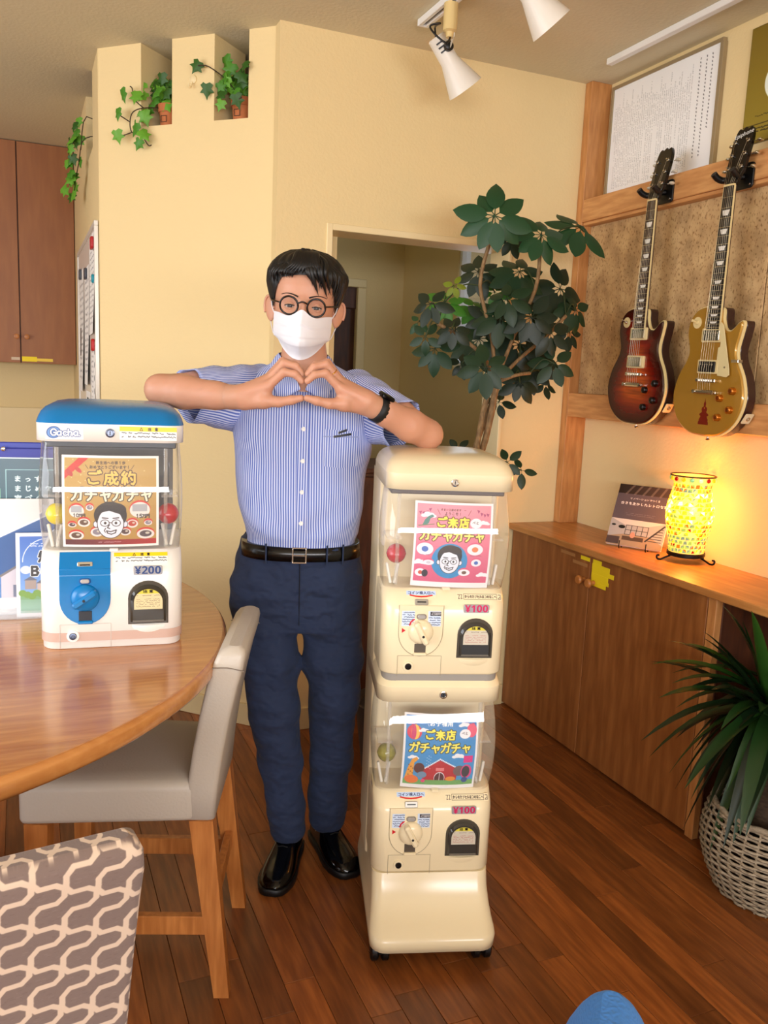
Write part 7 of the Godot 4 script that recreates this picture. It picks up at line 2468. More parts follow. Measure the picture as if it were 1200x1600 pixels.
# ------------------------------------------------------------------ the man
# distance field on a grid, meshed as surface nets
class Field:
	var lo: Vector3
	var n: Vector3i
	var h: float
	var f: PackedFloat32Array
	func _init(a: Vector3, b: Vector3, cell: float) -> void:
		lo = a
		h = cell
		n = Vector3i(((b - a) / cell).ceil()) + Vector3i.ONE
		f.resize(n.x * n.y * n.z)
		f.fill(1.0)
	func capsule(a: Vector3, b: Vector3, ra: float, rb: float, k: float) -> void:
		var m := maxf(ra, rb) + k + 2.0 * h
		var i0 := Vector3i(((a.min(b) - lo - Vector3.ONE * m) / h).floor()).clamp(Vector3i.ZERO, n - Vector3i.ONE)
		var i1 := Vector3i(((a.max(b) - lo + Vector3.ONE * m) / h).ceil()).clamp(Vector3i.ZERO, n - Vector3i.ONE)
		var d := b - a
		var l2 := maxf(d.length_squared(), 1e-9)
		for z in range(i0.z, i1.z + 1):
			for y in range(i0.y, i1.y + 1):
				var row := (z * n.y + y) * n.x
				for x in range(i0.x, i1.x + 1):
					var p := Vector3(lo.x + x * h, lo.y + y * h, lo.z + z * h) - a
					var t := clampf(p.dot(d) / l2, 0.0, 1.0)
					var v := (p - d * t).length() - lerpf(ra, rb, t)
					var o := f[row + x]
					var e := maxf(k - absf(o - v), 0.0)
					f[row + x] = minf(o, v) - e * e * 0.25 / k
	func chain(pts: Array, radii: Array, k: float) -> void:
		for i in pts.size() - 1:
			capsule(pts[i], pts[i + 1], radii[i], radii[i + 1], k)
	# an upright body of elliptical section: rows of [y, half width, front z, back z, middle x]
	func trunk(rows: Array, k: float) -> void:
		for z in n.z:
			for y in n.y:
				var py := lo.y + y * h
				if py < rows[0][0] - 0.06 or py > rows[-1][0] + 0.06:
					continue
				var q := clampf(py, rows[0][0], rows[-1][0])
				var i := 0
				while i < rows.size() - 2 and q > rows[i + 1][0]:
					i += 1
				var t: float = (q - rows[i][0]) / (rows[i + 1][0] - rows[i][0])
				var hw := lerpf(rows[i][1], rows[i + 1][1], t)
				var zf := lerpf(rows[i][2], rows[i + 1][2], t)
				var zb := lerpf(rows[i][3], rows[i + 1][3], t)
				var xc := lerpf(rows[i][4], rows[i + 1][4], t)
				var hz := (zf - zb) / 2.0
				var pz := (lo.z + z * h - (zf + zb) / 2.0) / hz
				var row := (z * n.y + y) * n.x
				for x in n.x:
					var px := (lo.x + x * h - xc) / hw
					var v := (pow(pow(absf(px), 2.4) + pow(absf(pz), 2.4), 1.0 / 2.4) - 1.0) * minf(hw, hz)
					v = maxf(v, absf(py - q)) if py != q else v
					var o := f[row + x]
					var e := maxf(k - absf(o - v), 0.0)
					f[row + x] = minf(o, v) - e * e * 0.25 / k
	func crumple(amp: float, freq: Vector3, sd: int) -> void:
		var g := FastNoiseLite.new()
		g.seed = sd
		g.frequency = 1.0
		g.fractal_octaves = 2
		for z in n.z:
			for y in n.y:
				var row := (z * n.y + y) * n.x
				for x in n.x:
					if absf(f[row + x]) < 0.025:
						var p := Vector3(lo.x + x * h, lo.y + y * h, lo.z + z * h)
						f[row + x] += amp * g.get_noise_3dv(p * freq + Vector3(p.y * 3.0, 0, 0))
	func cut_above(y0: float) -> void:
		for z in n.z:
			for y in n.y:
				var py := lo.y + y * h
				if py > y0 - 0.03:
					var row := (z * n.y + y) * n.x
					for x in n.x:
						f[row + x] = maxf(f[row + x], py - y0)
	func skin(s: SurfaceTool) -> void:
		var sx := 1
		var sy := n.x
		var sz := n.x * n.y
		var off := [0, sx, sy, sx + sy, sz, sx + sz, sy + sz, sx + sy + sz]
		var at := {}
		var edges := [[0, 1], [2, 3], [4, 5], [6, 7], [0, 2], [1, 3], [4, 6], [5, 7], [0, 4], [1, 5], [2, 6], [3, 7]]
		for z in n.z - 1:
			for y in n.y - 1:
				var row := (z * n.y + y) * n.x
				for x in n.x - 1:
					var i := row + x
					if absf(f[i]) > 2.0 * h:
						continue
					var inside := 0
					for c in 8:
						if f[i + off[c]] < 0.0:
							inside += 1
					if inside == 0 or inside == 8:
						continue
					var sum := Vector3.ZERO
					var cnt := 0
					for e in edges:
						var fa := f[i + off[e[0]]]
						var fb := f[i + off[e[1]]]
						if (fa < 0.0) != (fb < 0.0):
							var t := fa / (fa - fb)
							sum += Vector3(lerpf(e[0] & 1, e[1] & 1, t), lerpf((e[0] >> 1) & 1, (e[1] >> 1) & 1, t), lerpf((e[0] >> 2) & 1, (e[1] >> 2) & 1, t))
							cnt += 1
					at[i] = lo + (Vector3(x, y, z) + sum / cnt) * h
		s.set_smooth_group(0)
		for i in at:
			for ax in 3:
				var st: int = [sx, sy, sz][ax]
				var u: int = [sy, sz, sx][ax]
				var v: int = [sz, sx, sy][ax]
				var a := f[i]
				var b := f[i + st]
				if (a < 0.0) == (b < 0.0):
					continue
				if not (at.has(i - u) and at.has(i - v) and at.has(i - u - v)):
					continue
				var p0: Vector3 = at[i]
				var p1: Vector3 = at[i - u]
				var p2: Vector3 = at[i - u - v]
				var p3: Vector3 = at[i - v]
				if a < 0.0:   # outward along +axis
					s.add_vertex(p0); s.add_vertex(p2); s.add_vertex(p1)
					s.add_vertex(p0); s.add_vertex(p3); s.add_vertex(p2)
				else:
					s.add_vertex(p0); s.add_vertex(p1); s.add_vertex(p2)
					s.add_vertex(p0); s.add_vertex(p2); s.add_vertex(p3)
		s.set_smooth_group(-1)

const HEAD := [[-0.122, 0.020, 0.070, 0.030], [-0.116, 0.033, 0.080, 0.012], [-0.102, 0.048, 0.089, -0.012], [-0.080, 0.061, 0.093, -0.045], [-0.050, 0.070, 0.094, -0.076], [-0.020, 0.075, 0.092, -0.092], [0.010, 0.079, 0.090, -0.101], [0.036, 0.081, 0.091, -0.106], [0.058, 0.079, 0.086, -0.105], [0.077, 0.070, 0.072, -0.095], [0.091, 0.055, 0.052, -0.077], [0.100, 0.036, 0.030, -0.054], [0.1045, 0.014, 0.004, -0.026], [0.1055, 0.002, -0.008, -0.014]]

func head_point(az: float, y: float, grow := 0.0) -> Vector3:   # az 0 = straight ahead, to +x
	var i := 0
	while i < HEAD.size() - 2 and y > HEAD[i + 1][0]:
		i += 1
	var t := clampf((y - HEAD[i][0]) / (HEAD[i + 1][0] - HEAD[i][0]), 0, 1)
	t = t
	var w := lerpf(HEAD[i][1], HEAD[i + 1][1], t) + grow
	var zf := lerpf(HEAD[i][2], HEAD[i + 1][2], t) + grow
	var zb := lerpf(HEAD[i][3], HEAD[i + 1][3], t) - grow
	var s := sin(az)
	var c := cos(az)
	var e := 2.25
	var k := pow(pow(absf(s), e) + pow(absf(c), e), -1.0 / e)
	return Vector3(w * s * k, y, (zf + zb) / 2 + (zf - zb) / 2 * c * k)

func face_bumps(p: Vector3) -> Vector3:
	if p.z < 0.03:
		return p
	var g := func(cx: float, cy: float, sx: float, sy: float) -> float: return exp(-pow((p.x - cx) / sx, 2) - pow((p.y - cy) / sy, 2))
	var z := 0.0
	z += 0.024 * g.call(0, -0.045, 0.012, 0.016) + 0.013 * g.call(0, -0.022, 0.009, 0.020) + 0.006 * g.call(0, 0.0, 0.010, 0.014)
	for sg in [-1, 1]:
		z -= 0.011 * g.call(sg * 0.033, -0.012, 0.017, 0.010)
		z += 0.004 * g.call(sg * 0.034, 0.010, 0.022, 0.006)
		z += 0.005 * g.call(sg * 0.043, -0.040, 0.018, 0.016)
		z += 0.005 * g.call(sg * 0.010, -0.052, 0.007, 0.007)
	z += 0.007 * g.call(0, -0.078, 0.022, 0.007) - 0.004 * g.call(0, -0.071, 0.02, 0.003) + 0.006 * g.call(0, -0.087, 0.018, 0.006)
	return p + Vector3(0, 0, z)

# shirt front and back as rings: [y, half width, front z, back z, middle x]
const SHIRT := [[0.930, 0.148, 0.122, -0.113, 0.008], [0.955, 0.151, 0.127, -0.114, 0.008], [0.975, 0.159, 0.136, -0.118, 0.008], [1.00, 0.164, 0.140, -0.118, 0.007], [1.05, 0.169, 0.140, -0.114, 0.006], [1.10, 0.173, 0.135, -0.112, 0.005], [1.16, 0.178, 0.130, -0.113, 0.004], [1.22, 0.187, 0.126, -0.116, 0.003], [1.28, 0.195, 0.119, -0.116, 0.003], [1.325, 0.196, 0.108, -0.112, 0.003], [1.36, 0.186, 0.092, -0.102, 0.003], [1.385, 0.160, 0.078, -0.090, 0.003], [1.405, 0.118, 0.066, -0.078, 0.002], [1.425, 0.078, 0.060, -0.066, 0.002], [1.440, 0.064, 0.056, -0.060, 0.002]]

func shirt_noise(p: Vector3) -> float:
	return 0.0040 * sin(p.x * 26.0 + p.y * 13.0 + sin(p.y * 21.0) * 1.6) * smoothstep(1.40, 1.25, p.y) + 0.0045 * sin(p.y * 44.0 - absf(p.x) * 46.0) * smoothstep(1.10, 0.99, p.y) * smoothstep(0.94, 0.99, p.y) + 0.0035 * sin(p.x * 50.0 - p.y * 34.0) * smoothstep(1.12, 1.24, p.y) * smoothstep(0.05, 0.17, absf(p.x)) * smoothstep(1.42, 1.36, p.y)

func shirt_row(y: float) -> Array:
	var i := 0
	while i < SHIRT.size() - 2 and y > SHIRT[i + 1][0]:
		i += 1
	var t := clampf((y - SHIRT[i][0]) / (SHIRT[i + 1][0] - SHIRT[i][0]), 0, 1)
	var out := []
	for k in 5:
		out.append(lerpf(SHIRT[i][k], SHIRT[i + 1][k], t))
	return out

func shirt_front(x: float, y: float, lift := 0.0) -> Vector3:   # a point on the front of the shirt
	var r := shirt_row(y)
	var q := clampf(absf((x - r[4]) / r[1]), 0, 0.999)
	var hz: float = (r[2] - r[3]) / 2
	var z: float = (r[2] + r[3]) / 2 + hz * pow(1.0 - pow(q, 2.5), 1.0 / 2.5)
	var p := Vector3(x, y, z)
	return p + Vector3(0, 0, shirt_noise(p) + lift)

func build_person() -> void:
	var o := thing("person", "man in a blue striped short-sleeved shirt and white mask making a heart with his hands", "person", Vector3(0.69, 0, -2.2), deg_to_rad(-17.0))
	var skin := plain(Color(0.77, 0.56, 0.45), 0.5)
	skin.subsurf_scatter_enabled = true
	skin.subsurf_scatter_strength = 0.12
	var ht := Transform3D(Basis(Vector3.UP, deg_to_rad(-3.0)) * Basis(Vector3.BACK, deg_to_rad(-3.5)) * Basis(Vector3.RIGHT, deg_to_rad(4.0)), Vector3(0.0, 1.578, 0.062))
	var SR := Vector3(-0.172, 1.352, -0.005)
	var SL := Vector3(0.180, 1.338, -0.005)
	var ER := Vector3(-0.348, 1.343, 0.172)
	var EL := Vector3(0.316, 1.258, 0.195)
	var WR := Vector3(-0.148, 1.333, 0.252)
	var WL := Vector3(0.150, 1.334, 0.278)
	# ---- body: one surface ----
	var s := begin()
	var F := Field.new(Vector3(-0.43, 0.03, -0.20), Vector3(0.43, 1.50, 0.34), 0.0105)
	F.trunk([[0.80, 0.135, 0.095, -0.09, 0.005], [0.95, 0.128, 0.10, -0.09, 0.006], [1.10, 0.145, 0.105, -0.09, 0.004], [1.25, 0.162, 0.10, -0.095, 0.003], [1.34, 0.150, 0.08, -0.085, 0.002], [1.385, 0.09, 0.06, -0.06, 0.002]], 0.02)
	F.chain([Vector3(0.002, 1.34, -0.01), Vector3(0.002, 1.42, 0.012), Vector3(0.001, 1.49, 0.035)], [0.066, 0.056, 0.056], 0.03)
	F.chain([Vector3(0, 1.35, 0.03), Vector3(0, 1.40, 0.025)], [0.055, 0.045], 0.03)
	for e in [[SR, ER, WR], [SL, EL, WL]]:
		F.chain([e[0], (e[0] as Vector3).lerp(e[1], 0.5), e[1]], [0.046, 0.043, 0.037], 0.02)
		F.chain([e[1], (e[1] as Vector3).lerp(e[2], 0.30), (e[1] as Vector3).lerp(e[2], 0.7), e[2]], [0.036, 0.0405, 0.033, 0.0265], 0.012)
	F.chain([Vector3(-0.085, 0.80, 0.0), Vector3(-0.055, 0.48, 0.045), Vector3(-0.012, 0.06, 0.01)], [0.080, 0.052, 0.036], 0.03)
	F.chain([Vector3(0.095, 0.80, 0.0), Vector3(0.112, 0.50, 0.025), Vector3(0.105, 0.06, -0.05)], [0.080, 0.052, 0.036], 0.03)
	F.skin(s)
	# hands
	for sg in [-1, 1]:
		var m := func(x: float, y: float, z: float) -> Vector3: return Vector3(x if sg < 0 else 0.004 - x, y + (0.0 if sg < 0 else 0.001), z + (0.0 if sg < 0 else 0.012))
		var W := WR if sg < 0 else WL
		var H := Field.new(Vector3(-0.20 if sg < 0 else -0.010, 1.275, 0.19), Vector3(0.012 if sg < 0 else 0.205, 1.445, 0.335), 0.0033)
		var el := ER if sg < 0 else EL
		H.chain([W.lerp(el, 0.26), W.lerp(el, 0.1), W], [0.030, 0.0272, 0.0255], 0.01)
		# palm: four metacarpals and the ball of the thumb
		var ki = m.call(-0.083, 1.364, 0.283)
		var km = m.call(-0.084, 1.377, 0.266)
		var kr = m.call(-0.088, 1.379, 0.248)
		var kp = m.call(-0.095, 1.373, 0.231)
		H.capsule(W + Vector3(0, 0.006, 0.008), ki, 0.019, 0.0135, 0.012)
		H.capsule(W + Vector3(0, 0.010, 0.0), km, 0.019, 0.0135, 0.012)
		H.capsule(W + Vector3(0, 0.006, -0.006), kr, 0.019, 0.013, 0.012)
		H.capsule(W + Vector3(0, 0.002, -0.012), kp, 0.018, 0.012, 0.012)
		H.capsule(m.call(-0.135, 1.325, 0.258), m.call(-0.092, 1.330, 0.276), 0.020, 0.0175, 0.012)
		H.capsule(m.call(-0.092, 1.330, 0.276), m.call(-0.090, 1.352, 0.274), 0.017, 0.015, 0.012)
		# fingers
		H.chain([ki, m.call(-0.046, 1.3985, 0.295), m.call(-0.021, 1.3945, 0.300), m.call(-0.0045, 1.379, 0.299)], [0.0112, 0.0100, 0.0090, 0.0078], 0.004)
		H.chain([km, m.call(-0.047, 1.4195, 0.277), m.call(-0.019, 1.4125, 0.283), m.call(-0.0045, 1.395, 0.284)], [0.0112, 0.0100, 0.0090, 0.0078], 0.004)
		H.chain([kr, m.call(-0.051, 1.4235, 0.256), m.call(-0.023, 1.4175, 0.263), m.call(-0.006, 1.401, 0.266)], [0.0106, 0.0094, 0.0086, 0.0074], 0.004)
		H.chain([kp, m.call(-0.058, 1.4145, 0.236), m.call(-0.033, 1.4125, 0.244), m.call(-0.014, 1.400, 0.248)], [0.0098, 0.0084, 0.0076, 0.0068], 0.004)
		H.chain([m.call(-0.092, 1.330, 0.278), m.call(-0.056, 1.3285, 0.288), m.call(-0.028, 1.334, 0.294), m.call(-0.0045, 1.3395, 0.297)], [0.0165, 0.0118, 0.0104, 0.0082], 0.006)
		H.skin(s)
	# head
	var rings := []
	for i in 46:
		var y := -0.122 + 0.2275 * i / 45.0
		var ring := PackedVector3Array()
		for j in 72:
			ring.append(ht * face_bumps(head_point(-TAU * j / 72.0, y)))
		rings.append(ring)
	loft(s, rings)
	var body := obj("body", s, skin, o)
	# ears
	for sg in [-1, 1]:
		s = begin()
		var ec := ht * Transform3D(Basis(Vector3.UP, sg * -0.80) * Basis(Vector3.RIGHT, -0.16), Vector3(sg * 0.0865, -0.024, 0.0))
		s.set_smooth_group(0)
		var er := []
		for i in 9:
			var t := PI * i / 8.0
			var ring := PackedVector3Array()
			for j in 20:
				var a := TAU * j / 20
				var k := 1.0 + 0.16 * sin(a)
				var q := Vector3(cos(t) * 0.0055 * sg * -1.0 + 0.004 * sg * (1.0 - sin(t)) * 0.0, sin(a) * 0.034 * sin(t), -cos(a) * 0.0205 * k * sin(t))
				if i < 4:
					q.x -= sg * 0.004 * exp(-pow(sin(t) - 0.45, 2) * 14.0)
				ring.append(ec * q)
			er.append(ring)
		if sg > 0:
			er.reverse()
		loft(s, er, true, false, false)
		var rim := []
		for j in 15:
			var a := lerpf(-2.3, 2.6, j / 14.0)
			rim.append(ec * Vector3(sg * 0.004, cos(a * 0.72 + 0.0) * 0.031, -sin(a * 0.72 + 0.12) * 0.0185))
		tube(s, rim, 0.0034, 7)
		obj("ear", s, skin, o)
	# eyes
	for sg in [-1, 1]:
		var ep := Vector3(sg * 0.033, -0.014, 0.0730)
		var et := ht * Transform3D(Basis.IDENTITY, ep)
		s = begin()
		var ball := []
		for i in 13:
			ball.append(Vector2(0.0125 * sin(PI * i / 12.0), -0.0125 * cos(PI * i / 12.0)))
		lathe(s, ball, 20, et * Transform3D(Basis(Vector3.RIGHT, PI / 2), Vector3.ZERO), 3.0)
		var eye := obj("eye", s, plain(Color(0.72, 0.67, 0.64), 0.3), o)
		s = begin()
		lathe(s, [Vector2(0.0066, 0.0108), Vector2(0.0060, 0.0114), Vector2(0.003, 0.0127), Vector2(0, 0.0130)], 18, et * Transform3D(Basis(Vector3.RIGHT, PI / 2), Vector3.ZERO), 3.0)
		obj("iris", s, plain(Color(0.035, 0.022, 0.018), 0.35), eye)
		s = begin()
		for half in 2:
			var a0 := 0.30 if half == 0 else -0.24
			sheet(s, 14, 6, func(u: float, v: float) -> Vector3:
				var az := (u - 0.5) * 2.5
				var el := (lerpf(a0 * cos(az * 1.22), 1.5, v) if half == 0 else lerpf(-1.5, a0 * cos(az * 1.22), v))
				return et * (Vector3(sin(az) * cos(el), sin(el), cos(az) * cos(el)) * 0.0138), false)
		obj("eyelid", s, skin, eye)
		s = begin()
		var lash := []
		for i in 9:
			var az := (i / 8.0 - 0.5) * 2.2
			var el := 0.30 * cos(az * 1.22)
			lash.append(et * (Vector3(sin(az) * cos(el), sin(el), cos(az) * cos(el)) * 0.0141))
		tube(s, lash, 0.0014, 5)
		obj("eyelash", s, M.black, eye)
		s = begin()
		var brow := []
		var br := []
		for i in 8:
			var t := i / 7.0
			var x: float = sg * lerpf(0.014, 0.056, t)
			var y := 0.010 + 0.009 * sin(t * 2.3) - 0.004 * t
			var az := asin(clampf(x / 0.082, -0.95, 0.95))
			brow.append(ht * (face_bumps(head_point(az, y)) + Vector3(0, 0, 0.0005)))
			br.append(lerpf(0.0030, 0.0010, t))
		tube(s, brow, br, 7, true, 0.7)
		obj("eyebrow", s, plain(Color(0.16, 0.10, 0.075), 0.9), o)
	person_hair(o, ht)
	person_mask(o, ht)
	person_glasses(o, ht)
	person_clothes(o, SR, SL, ER, EL)
	# watch on the left wrist
	var dirw := (WL - EL).normalized()
	var wc := EL.lerp(WL, 0.80)
	var upv := (Vector3(0.25, 1.0, 0.25) - dirw * dirw.dot(Vector3(0.25, 1.0, 0.25))).normalized()
	var wt := Transform3D(Basis(dirw.cross(upv), dirw, upv.cross(dirw) * -1.0).orthonormalized(), wc)
	wt.basis = Basis(upv.cross(dirw), dirw, upv.cross(dirw).cross(dirw) )
	s = begin()
	var wr := []
	for e in [[-0.0125, 0.0305], [-0.012, 0.0335], [0.012, 0.0325], [0.0125, 0.0295]]:
		var ring := PackedVector3Array()
		for j in 32:
			var a := TAU * j / 32
			ring.append(wt * Vector3(cos(a) * e[1], e[0], -sin(a) * e[1]))
		wr.append(ring)
	loft(s, wr, true, false, false)
	var watch := obj("watch_strap", s, plain(Color(0.02, 0.02, 0.022), 0.6), o)
	s = begin()
	var ct := Transform3D(Basis(upv.cross(dirw).normalized(), dirw, upv), wc + upv * 0.0315)
	prism(s, rounded(0.034, 0.038, 0.009, 5), 0.0, 0.009, 0.0022, ct, true)
	obj("watch_case", s, plain(Color(0.03, 0.03, 0.035), 0.2, 0.5), watch)
	s = begin()
	prism(s, rounded(0.029, 0.033, 0.007, 5), 0.009, 0.0096, 0.0003, ct, true)
	obj("watch_face", s, plain(Color(0.01, 0.01, 0.012), 0.04), watch)
	# gold ring
	s = begin()
	var ra := Vector3(0.088, 1.378, 0.278)
	var rb := Vector3(0.051, 1.4205, 0.289)
	var rd := (rb - ra).normalized()
	var rx := rd.cross(Vector3.UP).normalized()
	var ry := rx.cross(rd)
	var rp := []
	for j in 25:
		var a := TAU * j / 24
		rp.append(ra.lerp(rb, 0.55) + (rx * cos(a) + ry * sin(a)) * 0.0112)
	tube(s, rp, 0.0014, 6, false)
	obj("ring", s, plain(Color(0.85, 0.65, 0.30), 0.2, 1.0), o)

func person_hair(o: Node3D, ht: Transform3D) -> void:
	var hm := plain(Color(0.014, 0.013, 0.013), 0.48)
	var s := begin()
	# cap: from the crown down to a hairline that depends on direction
	var line := func(az: float) -> float:
		var a := absf(wrapf(az, -PI, PI))
		if a < 0.75:
			return 0.062 + 0.006 * cos(a * 3.0)
		if a < 1.15:
			return lerpf(0.062, 0.012, (a - 0.75) / 0.4)
		if a < 1.45:
			return lerpf(0.012, -0.022, (a - 1.15) / 0.3)
		if a < 1.9:
			return lerpf(-0.022, -0.010, (a - 1.45) / 0.45)
		return lerpf(-0.010, -0.085, clampf((a - 1.9) / 0.6, 0, 1))
	var rings := []
	var nj := 96
	for i in 15:
		var t := i / 14.0
		var ring := PackedVector3Array()
		for j in nj:
			var az := -TAU * j / nj
			var y0: float = line.call(az) - 0.006
			var y := lerpf(y0, 0.1052, pow(t, 0.8))
			var thick := 0.003 + 0.020 * pow(sin(clampf(t * 1.5, 0, 1) * PI / 2), 0.8)
			thick *= 1.0 + 0.08 * sin(az * 23.0 + t * 5.0)
			var p := head_point(az, y, 0.0)
			var nrm := Vector3(p.x, (y - 0.01) * 1.0, p.z * 0.9).normalized()
			if absf(wrapf(az, -PI, PI)) > 1.0 and absf(wrapf(az, -PI, PI)) < 2.2:
				thick *= 1.12
			ring.append(ht * (p + nrm * thick))
		rings.append(ring)
	loft(s, rings, true, false, true)
	# locks: from the parting forwards and sideways, and over the crown
	var g := RandomNumberGenerator.new()
	g.seed = 8
	var lock := func(pts: Array, r: float) -> void:
		var path := smooth_path(pts, 4)
		var q := []
		var rr := []
		for i in path.size():
			q.append(ht * (path[i] as Vector3))
			var t := float(i) / (path.size() - 1)
			rr.append(r * (0.55 + 0.6 * sin(PI * minf(t + 0.15, 1.0))) * (1.0 - 0.85 * smoothstep(0.6, 1.0, t)))
		tube(s, q, rr, 6, true, 0.6)
	for i in 46:     # to his right (picture left), swept back from the forehead
		var t := i / 45.0
		var az := lerpf(-0.25, -1.75, t) + g.randf_range(-0.05, 0.05)
		var y1: float = line.call(az) + g.randf_range(-0.012, 0.006)
		var top := Vector3(-0.012 + g.randf_range(-0.012, 0.012), 0.121 + g.randf_range(-0.004, 0.003), lerpf(0.055, -0.03, t))
		var p2 := head_point(az * 0.85, 0.087, 0.020)
		var p3 := head_point(az, lerpf(0.072, 0.05, t), 0.019)
		var p4 := head_point(az - 0.05, y1, 0.006)
		lock.call([top, p2, p3, p4], g.randf_range(0.006, 0.009))
	for i in 50:     # to his left, fuller, falling over the temple
		var t := i / 49.0
		var az := lerpf(0.15, 1.8, t) + g.randf_range(-0.05, 0.05)
		var y1: float = line.call(az) + g.randf_range(-0.018, 0.004) - (0.020 if az > 0.35 and az < 0.95 else 0.0)
		var top := Vector3(-0.006 + g.randf_range(-0.012, 0.012), 0.124 + g.randf_range(-0.004, 0.004), lerpf(0.055, -0.03, t))
		var p2 := head_point(az * 0.85, 0.089, 0.024)
		var p3 := head_point(az, lerpf(0.075, 0.05, t), 0.022)
		var p4 := head_point(az + 0.04, y1, 0.006)
		lock.call([top, p2, p3, p4], g.randf_range(0.006, 0.0095))
	for i in 30:     # back of the head
		var az := lerpf(1.9, TAU - 1.9, i / 29.0)
		var y1: float = line.call(az)
		lock.call([Vector3(0, 0.121, -0.02), head_point(az, 0.085, 0.020), head_point(az, 0.03, 0.02), head_point(az, y1, 0.006)], 0.010)
	for i in 12:     # the front of the parting
		var x := lerpf(-0.030, 0.026, i / 11.0)
		lock.call([Vector3(x * 0.5, 0.122, 0.02), Vector3(x * 0.8, 0.118, 0.062), Vector3(x, 0.096, 0.090), Vector3(x * 1.5, 0.076, 0.101), Vector3(x * 2.0, 0.064, 0.098)], 0.0075)
	# fringe over the left half of the forehead
	for e in [[0.004, 0.022, 0.030], [0.012, 0.030, 0.018], [0.020, 0.036, 0.034], [0.030, 0.046, 0.026], [0.036, 0.052, 0.014], [0.046, 0.060, 0.022], [0.0, 0.014, 0.040]]:
		var z: float = head_point(asin(e[1] / 0.082), e[2]).z
		lock.call([Vector3(e[0] * 0.5 - 0.004, 0.119, 0.050), Vector3(e[0], 0.100, 0.082), Vector3(e[0] + 0.004, 0.072, 0.104), Vector3(e[1], e[2] + 0.015, z + 0.007), Vector3(e[1] + 0.006, e[2], z + 0.005)], 0.0052)
	obj("hair", s, hm, o)

func person_mask(o: Node3D, ht: Transform3D) -> void:
	var mm := plain(Color(0.88, 0.88, 0.90), 0.85)
	var pt := func(u: float, v: float) -> Vector3:   # u across -1..1, v from bottom 0 to top 1
		var a := absf(u)
		var y := lerpf(-0.143, -0.036, v)
		if v < 0.5:
			y += 0.045 * a * a * (0.5 - v) * 2.0
		else:
			y += (0.016 * exp(-pow(u / 0.22, 2)) - 0.004 * exp(-pow((a - 0.5) / 0.2, 2)) + 0.006 * a) * (v - 0.5) * 2.0
		var x := u * lerpf(0.060, 0.0735, smoothstep(0.0, 0.7, v))
		var zc := lerpf(0.085, 0.125, smoothstep(0.0, 0.45, v)) - 0.006 * smoothstep(0.75, 1.0, v)
		var ze := lerpf(0.030, 0.046, v)
		var z := lerpf(zc, ze, pow(a, 1.9))
		# folds
		for f in [0.30, 0.52, 0.74]:
			var d: float = v - f - 0.02 * a
			z += 0.0042 * (1.0 - a * 0.6) * smoothstep(-0.012, 0.012, d) * exp(-maxf(d, 0.0) / 0.07)
		z += 0.002 * exp(-pow(u / 0.05, 2)) * smoothstep(0.1, 0.4, v)
		z += 0.0010 * sin(u * 15.0 + v * 11.0) * (1.0 - v)
		return Vector3(x, y, z)
	var s := begin()
	sheet(s, 40, 44, func(u: float, v: float) -> Vector3: return ht * (pt.call(u * 2.0 - 1.0, v)), false)
	var mk := obj("face_mask", s, mm, o)
	for sg in [-1, 1]:
		s = begin()
		var e0: Vector3 = pt.call(sg * 1.0, 0.97)
		var e1: Vector3 = pt.call(sg * 1.0, 0.10)
		tube(s, [ht * e0, ht * Vector3(sg * 0.081, -0.020, 0.028), ht * Vector3(sg * 0.087, 0.006, 0.006), ht * Vector3(sg * 0.090, 0.004, -0.012), ht * Vector3(sg * 0.090, -0.04, -0.016), ht * Vector3(sg * 0.082, -0.064, 0.0), ht * Vector3(sg * 0.074, -0.085, 0.016), ht * e1], 0.0013, 6)
		obj("ear_loop", s, mm, mk)

func person_glasses(o: Node3D, ht: Transform3D) -> void:
	var fm := plain(Color(0.05, 0.025, 0.02), 0.2)
	var gl := begin()
	tube(gl, smooth_path([ht * Vector3(-0.0125, -0.006, 0.1095), ht * Vector3(0, -0.001, 0.1145), ht * Vector3(0.0125, -0.006, 0.1095)], 4), 0.0021, 8)
	var g := obj("glasses", gl, fm, o)
	for sg in [-1, 1]:
		var c := Vector3(sg * 0.0335, -0.0125, 0.1055)
		var t := ht * Transform3D(Basis(Vector3.UP, sg * 0.10) * Basis(Vector3.RIGHT, 0.20), c)
		var s := begin()
		var ring := []
		for j in 37:
			var a := TAU * j / 36
			ring.append(t * Vector3(cos(a) * 0.0222, sin(a) * 0.0220, 0))
		tube(s, ring, 0.0025, 8, false)
		obj("rim", s, fm, g)
		s = begin()
		var disc := circle2(0.0212, 32)
		for j in 32:
			tri(s, t * Vector3.ZERO, t * Vector3(disc[j].x, disc[j].y, 0), t * Vector3(disc[(j + 1) % 32].x, disc[(j + 1) % 32].y, 0))
		var lm := glass(0.02)
		lm.metallic_specular = 0.28
		obj("lens", s, lm, g)
		s = begin()
		tube(s, [t * Vector3(sg * 0.0215, 0.005, 0), ht * Vector3(sg * 0.066, -0.006, 0.096), ht * Vector3(sg * 0.080, -0.004, 0.070), ht * Vector3(sg * 0.088, 0.000, 0.004), ht * Vector3(sg * 0.088, -0.012, -0.012)], 0.0019, 7)
		obj("temple", s, fm, g)

